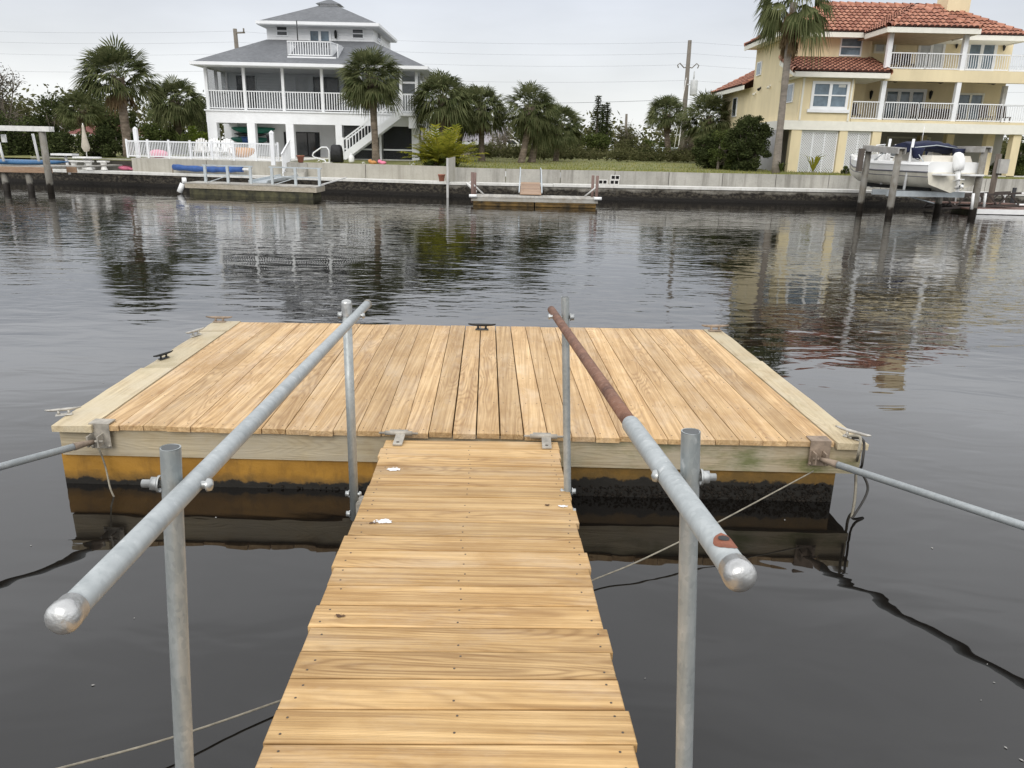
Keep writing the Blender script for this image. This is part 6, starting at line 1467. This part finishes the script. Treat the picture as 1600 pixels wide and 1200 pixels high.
for (pyl, pyr, lab, r_) in ((46, 66, 'topmost faint overhead wire', .006), (63, 83, 'second faint overhead wire from the top', .006), (81, 100, 'third faint overhead wire from the top', .006), (107, 124, 'fourth overhead wire, meeting the transformer', .007), (147, 153, 'lowest and darkest overhead wire, just above the palms', .016)):
    R_ = onpole(pyr); L0 = Vector((ltp.x, YW_, at(367, pyl + 3, YW_).z)); pts = []
    span = R_ - L0
    for (A_2, B_2) in ((L0 - span, L0), (L0, R_), (R_, R_ + span)):
        for k in range(0 if not pts else 1, 13): f_ = k / 12; pts.append(lerp(A_2, B_2, f_) + Vector((0, -.2, -4 * .5 * f_ * (1 - f_))))
    tag(MB().tube(pts, r_, 4, cap=False).build('power_line', WIRE), lab, 'power line', 'overhead wires behind the houses')
# chain link fence, net pole, boxes, far car behind the lot
t_ = thing('chain_fence', 'low grey wire fence behind the lot at the foot of the power pole', 'fence', at(1055, 257, 66)); a, b_ = at(1012, 257, 66), at(1088, 259, 66); g = 1.4
for k in range(8): q = lerp(a, b_, k / 7); MB().tube([(q.x, 66, g), (q.x, 66, g + .95)], .03, 5).build('post', ALUM, t_)
mb = MB(); mb.tube([(a.x, 66, g + .95), (b_.x, 66, g + .95)], .025, 5)
for k in range(40): x = lerp(a.x, b_.x, k / 40); mb.bar((x, 66, g), (x + .5, 66, g + .94), .01, .015); mb.bar((x + .5, 66.01, g), (x, 66.01, g + .94), .01, .015)
mb.build('wire_mesh', ALUM, t_)
for px0, px1, lab in ((917, 926, 'left white utility box on the far side of the lot'), (953, 969, 'wider white utility box right of the umbrella shaped tree')):
    a, b_ = at(px0, 247, 64), at(px1, 257, 64); mb = MB(); mb.box(a.x, b_.x, 64, 64.8, 1.38, a.z - .06).box(a.x - .04, b_.x + .04, 63.96, 64.84, a.z - .059, a.z).box(a.x + .08, b_.x - .08, 63.97, 63.999, 1.5, a.z - .2); tag(mb.build('utility_box', PVC), lab, 'utility box')
c = at(1074, 235, 63); t_ = thing('net_pole', 'white tube frame standing in front of the power pole foot', 'frame', (c.x, 63, 1.4)); MB().tube([(c.x, 63, 1.3), (c.x, 63, at(1074, 222, 63).z)], .035, 6).build('upright', PVC, t_); MB().tube([(c.x - .5, 63, 1.95), (c.x + .4, 63, 1.95), (c.x + .4, 63, 1.35)], .03, 6).build('cross_bar', PVC, t_)
# parked cars far back, seen through the palm stems
def car(px, py, Y, lab, mat):
    c = at(px, py, Y); z = 1.42; t_ = thing('parked_car', lab, 'car', (c.x, Y, z)); L_, W_, H_ = 4.4, 1.75, 1.45
    prof = [(-2.2, .35), (-2.2, .75), (-1.9, .88), (-1.1, .95), (-.5, 1.42), (.9, 1.45), (1.6, .98), (2.15, .92), (2.2, .4)]
    MB().prism([(c.x + x, Y, z + h) for x, h in prof], (0, W_, 0)).build('body', mat, t_)
    MB().prism([(c.x + x, Y - .012, z + h) for x, h in ((-.95, .97), (-.45, 1.36), (.85, 1.38), (1.35, 1.0))], (0, .01, 0)).build('side_window', DARKGLASS, t_)
    for x in (-1.35, 1.35): MB().lathe((c.x + x, Y + .15, z + .33), [(0, .18), (.2, .18), (.33, .14), (.33, -.05), (0, -.05)], 14, ax=(0, -1, 0)).build('wheel', BLACK, t_)
car(897, 247, 78, 'white car parked far behind the shaggy palm', PVC); car(788, 246, 80, 'white car parked far back in the gap between the palms', WHITE_W)
# ------------------------------------------------------------------ boat lift with the white sport boat
pA, pB, pC = [Vector((q.x, q.y, 0)) for q in (gz(1345, 316, .33), gz(1391, 322.5, .33), gz(1521, 325, .33))]
pD = pC + (pA - pB)
lift = thing('boat_lift', 'timber piling boat lift with weathered beams holding the white boat', 'boat lift', tuple((pA + pB + pC + pD) / 4))
def top(px, py, Y): return at(px, py, Y).z
zA, zB, zC = top(1356, 228, pA.y), top(1404, 232, pB.y), top(1545, 230, pC.y); zD = zC
for p, z_ in ((pA, zA), (pB, zB), (pC, zC), (pD, zD)):
    MB().tube([(p.x, p.y, -1.2), (p.x, p.y, .9), (p.x + .01, p.y, z_)], [.13, .122, .11], 12).build('piling', PILE, lift)
def beam(p, q, zp_, zq_, nm='lift_beam'):
    d = Vector((q.x - p.x, q.y - p.y, 0)).normalized(); a, b_ = Vector((p.x, p.y, zp_)) - d * .2, Vector((q.x, q.y, zq_)) + d * .2; n_ = Vector((-d.y, d.x, 0))
    mb = MB(); mb.bar(a + n_ * .13, b_ + n_ * .13, .05, .17); mb.bar(a - n_ * .13, b_ - n_ * .13, .05, .17); mb.bar(a + Vector((0, 0, .107)), b_ + Vector((0, 0, .107)), .30, .04); mb.build(nm, GREYWOOD2, lift)
GREYWOOD2 = wood('lift_timber', (.34, .325, .30), (.29, .275, .25), (.17, .16, .14), 'X', grey=(.42, .41, .39))
zl1, zl2 = min(zA, zB) - .1, min(zC, zD) - .1
beam(pA, pB, zA - .1, zB - .1); beam(pC, pD, zC - .1, zD - .1)
MB().box(pA.x - .34, pA.x - .2, pA.y - .15, pA.y + .12, zA - .95, zA - .1).build('motor_housing', M('dark_timber', (.12, .10, .085), .9), lift)
# cradle beams from side to side
ctr = (pA + pB + pC + pD) / 4
axF = (pA - pB).normalized(); axL = ((pC + pD) / 2 - (pA + pB) / 2).normalized(); axS = Vector((-axL.y, axL.x, 0))
LL = ((pC + pD) / 2 - (pA + pB) / 2).length
zc = at(1440, 302, ctr.y).z
mid0, mid1 = (pA + pB) / 2, (pC + pD) / 2
for s_ in (-.55, .55):
    a, b_ = mid0 + axS * s_, mid1 + axS * s_; a.z = b_.z = zc; d_ = (b_ - a).normalized()
    MB().bar(a + d_ * .1, b_ - d_ * .1, .13, .2).build('cradle_beam', ALUM, lift)
for f_ in (.28, .72):
    for s_ in (-.45, .45):
        q = lerp(mid0, mid1, f_) + axS * s_
        pass
for p in (pA, pB, pC, pD):
    MB().tube([(p.x - (p.x - ctr.x) * .06, p.y - (p.y - ctr.y) * .06, zc + .1), (p.x - (p.x - ctr.x) * .05, p.y - (p.y - ctr.y) * .05, zl1 - .1)], .012, 5).build('lift_cable', ALUM, lift)
for (a, b_, yy) in (((478 + 914, 174, 0), (0, 0, 0), 0),):
    pass
for (x0_, y0_, x1_, y1_, Yg) in ((1391.5, 217, 1377, 288, 31.2), (1428, 217, 1412, 297, 29.6)):
    MB().tube([at(x1_, y1_, Yg), at(x0_, y0_, Yg)], .05, 8).build('guide_pole', PVC, lift)
for (x0_, y0_, x1_, y1_, Yg) in ((1521, 302, 1518, 327, 28.6), (1540, 302, 1537, 324, 29.6)):
    MB().tube([at(x1_, y1_, Yg), at(x0_, y0_, Yg)], .05, 8).build('guide_pole', PVC, lift)
MB().tube([at(1410, 304, 31), at(1460, 318, 30.5)], .03, 6).build('brace', ALUM, lift)
# the boat, built along +x (bow) and turned into place
boat_zk = zc + .08
hd = R(106)
BL_, BW = 5.4, 2.35
bow_dir = Vector((math.cos(hd), math.sin(hd), 0)); bs = Vector((-bow_dir.y, bow_dir.x, 0))
bc = Vector((ctr.x - .10, 31.45, boat_zk))
def bp(x, y, z): return bc + bow_dir * (x * .96) + bs * y + Vector((0, 0, z))
boat = thing('motor_boat', 'white open sport boat with blue folded top and outboard engine on the lift', 'boat', tuple(bc))
GEL = M('white_gelcoat', (.80, .80, .785), .22, 0, .03, 2); GELY = M('stained_hull_bottom', (.76, .72, .61), .4, 0, .15, 2.5)
STRIPE = M('grey_stripe', (.13, .13, .15), .4); NAVY = M('navy_canvas', (.012, .016, .045), .8, 0, .3, 5, .02, 14); SMOKE = M('smoked_windshield', (.30, .33, .35), .1, 0, .1, 1, alpha=.45); UPH = M('cream_vinyl', (.66, .62, .54), .5, 0, .08, 4)
st_ = [(-2.75, 1.0, .0), (-2.0, 1.0, .0), (-1.0, 1.0, 0), (0, .98, .0), (1.0, .90, .03), (1.8, .70, .10), (2.4, .42, .22), (2.85, .16, .40), (3.1, .02, .62)]
hullr, strake = [], []
def section(x, f_, keel):
    b_ = BW / 2 * f_; zs = .95 + .20 * max(0, (x + .2) / 3.3) ** 1.5 - .05; ch = .42 + keel * .75
    return [(b_ * .0, keel), (b_ * .88, ch - .12), (b_ * .985, ch + .30), (b_ * 1.0, zs + .06)]
low, hi = [], []
for x, f_, k_ in st_:
    s_ = section(x, f_, k_); xr = x
    L_ = [bp(x + .0, -y, z) for y, z in s_]; R_ = [bp(x, y, z) for y, z in s_[::-1]]
    low.append([L_[2], L_[1], L_[0], R_[2], R_[1]]); hi.append((L_[2], L_[3], R_[0], R_[1]))
mb = MB(); mb.loft([[a[0], a[1], a[2], a[3], a[4]] for a in low], 1, True, closed=False, capends=False)
mb.loft([[h[0], h[1]] for h in hi], 0, True, closed=False, capends=False); mb.loft([[h[2], h[3]] for h in hi], 0, True, closed=False, capends=False)
mb.face([low[0][0], low[0][1], low[0][2], low[0][3], low[0][4]], 1); mb.face([hi[0][1], hi[0][0], hi[0][3], hi[0][2]], 0)
hull_o = mb.build('hull', [GEL, GELY], boat)
for z_off, m_, r_ in ((.0, STRIPE, .028), (.30, STRIPE, .014)):
    mb = MB()
    for sg in (-1, 1):
        pts = []
        for x, f_, k_ in st_:
            s_ = section(x, f_, k_); q = s_[2] if z_off == 0 else (s_[1][0] * .4 + s_[2][0] * .6, s_[1][1] * .4 + s_[2][1] * .6); pts.append(bp(x, sg * (q[0] + .004), q[1]))
        mb.tube(pts, r_, 6)
    mb.build('rub_rail', m_, hull_o)
# deck with cockpit and bow well
def dz(x): return section(x, 1, 0)[3][1]
mb = MB(); deck = []
for x, f_, k_ in st_:
    b_ = BW / 2 * f_ * 1.02; zz = dz(x); wl_ = max(.02, b_ - .30); well = .42 if -2.2 < x < 2.0 else 0
    deck.append([bp(x, -b_, zz), bp(x, -b_ * .92, zz + .10), bp(x, -wl_, zz + .13), bp(x, -wl_ * .95, zz + .13 - well), bp(x, wl_ * .95, zz + .13 - well), bp(x, wl_, zz + .13), bp(x, b_ * .92, zz + .10), bp(x, b_, zz)])
mb.loft(deck, 0, False, closed=False, capends=False); mb.face([p for p in deck[0]][::-1]); mb.build('deck', GEL, boat)
z0_ = dz(-1)
mb = MB(); mb.hexa([bp(-2.6, -.95, z0_ + .02), bp(-1.9, -.95, z0_ + .02), bp(-1.9, .95, z0_ + .02), bp(-2.6, .95, z0_ + .02), bp(-2.5, -.85, z0_ + .34), bp(-2.0, -.85, z0_ + .34), bp(-2.0, .85, z0_ + .34), bp(-2.5, .85, z0_ + .34)]); mb.build('stern_seat', UPH, boat)
for sg in (-1, 1):
    mb = MB(); mb.hexa([bp(-.9, sg * .72 - .25, z0_ - .25), bp(-.4, sg * .72 - .25, z0_ - .25), bp(-.4, sg * .72 + .25, z0_ - .25), bp(-.9, sg * .72 + .25, z0_ - .25), bp(-1.0, sg * .72 - .22, z0_ + .50), bp(-.8, sg * .72 - .22, z0_ + .50), bp(-.8, sg * .72 + .22, z0_ + .50), bp(-1.0, sg * .72 + .22, z0_ + .50)]); mb.build('helm_seat', UPH, boat)
    mb = MB(); mb.hexa([bp(.1, sg * .70 - .30, z0_ - .25), bp(.9, sg * .70 - .30, z0_ - .25), bp(.9, sg * .70 + .30, z0_ - .25), bp(.1, sg * .70 + .30, z0_ - .25), bp(.2, sg * .70 - .28, z0_ + .36), bp(.75, sg * .70 - .28, z0_ + .30), bp(.75, sg * .70 + .28, z0_ + .30), bp(.2, sg * .70 + .28, z0_ + .36)]); mb.build('console', GEL, boat)
    q = [bp(.15, sg * 1.02, z0_ + .13), bp(.95, sg * .86, z0_ + .16), bp(1.10, sg * .26, z0_ + .30), bp(.80, sg * .24, z0_ + .72), bp(.60, sg * .80, z0_ + .68)]
    w_ = MB(); w_.face(q); w_ = w_.build('windshield', SMOKE, boat); fr = MB(); fr.tube([q[0], q[4], q[3], q[2]], .022, 6); fr.tube([q[0], q[1], q[2]], .018, 6); fr.tube([q[4], lerp(q[0], q[1], .95)], .015, 5); fr.build('frame', PVC, w_)
mb = MB(); mb.lathe(bp(.05, -.7, z0_ + .32), [(.17, 0), (.19, .012), (.17, .024), (.15, .012), (.17, 0)], 16, ax=bow_dir * -1 + Vector((0, 0, .6))); mb.build('steering_wheel', BLACK_IRON, boat)
# folded blue top on its tube frame
mb = MB()
for sg in (-1, 1):
    mb.tube([bp(.3, sg * 1.05, z0_ + .12), bp(-.5, sg * .98, z0_ + .60)], .018, 6); mb.tube([bp(-2.3, sg * 1.02, z0_ + .12), bp(-1.7, sg * .98, z0_ + .58)], .018, 6); mb.tube([bp(-.9, sg * 1.05, z0_ + .12), bp(-.9, sg * .98, z0_ + .62)], .018, 6)
for x in (-.5, -.9, -1.7): mb.tube([bp(x, -.98, z0_ + .60), bp(x, 0, z0_ + .70), bp(x, .98, z0_ + .60)], .018, 6)
tp = mb.build('top_frame', ALUM, boat)
mb = MB(); rings = []
for k in range(13):
    f_ = k / 12; y = lerp(-1.05, 1.05, f_); rg = []; rk = random.Random(k)
    for j in range(10): a = 6.283 * j / 10; rg.append(bp(-1.1 + math.cos(a) * (.55 + rk.uniform(-.05, .05)), y, z0_ + .58 + .10 * math.sin(f_ * math.pi) + math.sin(a) * (.17 + rk.uniform(-.03, .05))))
    rings.append(rg)
mb.loft(rings)
for (x, y, h_) in ((-.35, -1.0, .55), (-1.85, -.9, .62), (-1.85, .95, .5)):
    rings = []
    for k in range(5):
        f_ = k / 4; rings.append([bp(x + math.cos(6.283 * j / 9) * (.22 - .10 * f_), y + math.sin(6.283 * j / 9) * (.26 - .10 * f_), z0_ + .60 - h_ * .75 * f_) for j in range(9)])
    mb.loft(rings)
mb.build('canvas_top', NAVY, tp)
# outboard engine tilted up at the transom
def ob(x, z): return (x, z)
eng = MB(); tl = R(14); o0 = bp(-2.80, 0, z0_ - .22)
def ep(f_, s_, u_):                              # f: aft, u: up in the engine's own tilted frame
    ca, sa = math.cos(tl), math.sin(tl); return o0 + (-bow_dir * (f_ * ca - u_ * sa) + bs * s_ + Vector((0, 0, u_ * ca + f_ * sa))) * .72
rings = []
for u_, a_, b_, c_ in ((.02, .22, .17, .10), (.25, .27, .20, .12), (.55, .29, .21, .12), (.80, .24, .18, .08), (.92, .12, .10, .05)):
    rings.append([ep(.12 + c_ + a_ * math.copysign(abs(math.cos(t)) ** .7, math.cos(t)), b_ * math.copysign(abs(math.sin(t)) ** .7, math.sin(t)), u_) for t in [6.283 * k / 14 for k in range(14)]])
eng.loft(rings); eo = eng.build('outboard_engine', GEL, boat)
mb = MB(); rings = []
for u_, a_, b_ in ((.02, .16, .11), (-.45, .12, .07), (-.75, .10, .06)): rings.append([ep(.16 + a_ * math.cos(t), b_ * math.sin(t), u_) for t in [6.283 * k / 10 for k in range(10)]])
mb.loft(rings); mb.hexa([ep(-.02, -.16, -.46), ep(.42, -.16, -.46), ep(.42, .16, -.46), ep(-.02, .16, -.46), ep(-.02, -.16, -.43), ep(.42, -.16, -.43), ep(.42, .16, -.43), ep(-.02, .16, -.43)])
mb.tube([ep(-.05, 0, -.78), ep(.10, 0, -.78), ep(.36, 0, -.78), ep(.46, 0, -.78)], [.02, .075, .07, .05], 10); mb.hexa([ep(.05, -.01, -1.0), ep(.22, -.01, -1.02), ep(.22, .01, -1.02), ep(.05, .01, -1.0), ep(.02, -.015, -.8), ep(.28, -.015, -.8), ep(.28, .015, -.8), ep(.02, .015, -.8)]); mb.build('gearcase', GEL, eo)
mb = MB()
for k in range(3):
    a = k * 2.094; e1 = lambda r_, t_: ep(.40 + .05 * math.sin(t_), r_ * math.cos(a + t_), -.78 + r_ * math.sin(a + t_)); mb.face([e1(.05, -.3), e1(.17, -.45), e1(.19, .25), e1(.06, .5)])
mb.build('propeller', BLACK_IRON, eo)
for q0, q1 in ((-.95, -.30), (.30, .95)):
    mb = MB(); mb.hexa([bp(-3.2, q0, .62), bp(-2.76, q0, .62), bp(-2.76, q1, .62), bp(-3.2, q1, .62), bp(-3.2, q0, .68), bp(-2.76, q0, .68), bp(-2.76, q1, .68), bp(-3.2, q1, .68)]); mb.build('swim_platform', GEL, boat)
if 0: mb = MB(); mb.hexa([bp(-3.25, -.95, .62), bp(-2.76, -.95, .62), bp(-2.76, -.30, .62), bp(-3.25, -.30, .62), bp(-3.25, -.95, .68), bp(-2.76, -.95, .68), bp(-2.76, -.30, .68), bp(-3.25, -.30, .68)]); mb.hexa([bp(-3.25, .30, .62), bp(-2.76, .30, .62), bp(-2.76, .95, .62), bp(-3.25, .95, .62), bp(-3.25, .30, .68), bp(-2.76, .30, .68), bp(-2.76, .95, .68), bp(-3.25, .95, .68)]); mb.build('swim_platform', GEL, boat)
for sg in (-1, 1): MB().bar(bp(-2.3, sg * .5, .12), bp(1.4, sg * .5, .12), .12, .16).build('bunk_board', M('dark_carpet', (.03, .03, .03), .95), lift)
for x in (-1.9, .9):
    for sg in (-1, 1): q = bp(x, sg * .5, .04); MB().tube([(q.x, q.y, zc + .09), q], .06, 6).build('bunk_bracket', ALUM, lift)
MB().lathe(bp(1.75, -.80, dz(1.75) + .06), [(0, .01), (.07, .012), (.08, 0)], 10, ax=-bs).build('nav_light', BLACK_IRON, boat)
mb = MB(); mb.tube([bp(-.9, 0, z0_ + .75), bp(-.9, 0, z0_ + 1.4)], .012, 5); mb.build('antenna', PVC, tp)
# ------------------------------------------------------------------ floating dock and truss gangway right of the lift
YR_ = 30.6; rx0, rx1 = at(1528, 325, YR_).x, at(1700, 325, YR_).x; zr = at(1560, 328, YR_).z
t_ = thing('far_floating_dock', 'red brown far dock with white edging at the right edge, beside the boat lift', 'floating dock', ((rx0 + rx1) / 2, YR_ + 1, 0))
mb = MB(); RED = wood('reddish_deck', (.26, .16, .13), (.21, .125, .10), (.10, .06, .05), 'Y')
for k in range(26): mb.box(lerp(rx0, rx1, k / 26) + .004, lerp(rx0, rx1, (k + 1) / 26) - .004, YR_, YR_ + 2.2, zr - .05, zr)
mb.build('deck_boards', RED, t_)
MB().box(rx0 - .05, rx1, YR_ - .08, YR_ - .005, zr - .16, zr + .02).build('edge_bumper', PVC, t_); MB().box(rx0 + .1, rx1, YR_ + .1, YR_ + 2, -.3, zr - .055).build('float', BLACKF, t_)
mb = MB(); mb.tube([(rx0 + .2, YR_ + 1.6, zr + .12), (rx1, YR_ + 1.6, zr + .12)], .05, 6); mb.tube([(rx0 + .2, YR_ + 2.1, zr + .55), (rx1, YR_ + 2.1, zr + .55)], .035, 6)
for k in range(5): x = lerp(rx0 + .25, rx1, k / 4); mb.tube([(x, YR_ + 2.1, zr), (x, YR_ + 2.1, zr + .55)], .035, 6)
mb.build('side_rail', PVC, t_)
x = at(1581, 305, YR_ + 2.6).x; MB().tube([(x, YR_ + 2.5, -.5), (x, YR_ + 2.5, at(1581, 293, YR_ + 2.6).z)], .08, 8).build('mooring_pile', BLACK, t_)
g0, g1 = at(1462, 322, 31.6), at(1526, 312, 32.2); t_ = thing('truss_gangway', 'dark lattice truss gangway under the stern of the boat', 'gangway', tuple(lerp(g0, g1, .5))); mb = MB(); TR = M('dark_truss', (.055, .045, .04), .8, 0, .2, 5)
for dy in (0, .7):
    a, b_ = Vector((g0.x, 31.8 + dy, .10)), Vector((g1.x + 1.5, 31.8 + dy, .32)); U = Vector((0, 0, .46)); mb.bar(a, b_, .05, .07); mb.bar(a + U, b_ + U, .05, .08)
    for k in range(8): p, q = lerp(a, b_, k / 8), lerp(a, b_, (k + 1) / 8); mb.bar(p + (U if k % 2 else U * 0), q + (U * 0 if k % 2 else U), .04, .05)
mb.build('truss', TR, t_); MB().box(g0.x, g1.x + 1.4, 31.86, 32.44, .32, .36).build('walkway', RED, t_)

q = at(1545, 322, 32.2); t_ = thing('mooring_pile', 'dark pile with a grey meter box standing behind the right lift piling', 'pile', (q.x, 32.2, 0)); zt_ = at(1549, 240, 32.2).z
MB().tube([(q.x, 32.2, -.8), (q.x, 32.2, zt_)], .11, 10).build('post', M('dark_pile', (.13, .105, .085), .9, 0, .3, 4, stretch=(4, 4, .5)), t_)
MB().box(q.x - .05, q.x + .3, 31.9, 32.08, zt_ - .75, zt_ - .2).build('meter_box', M('box_grey', (.40, .39, .36), .6), t_)
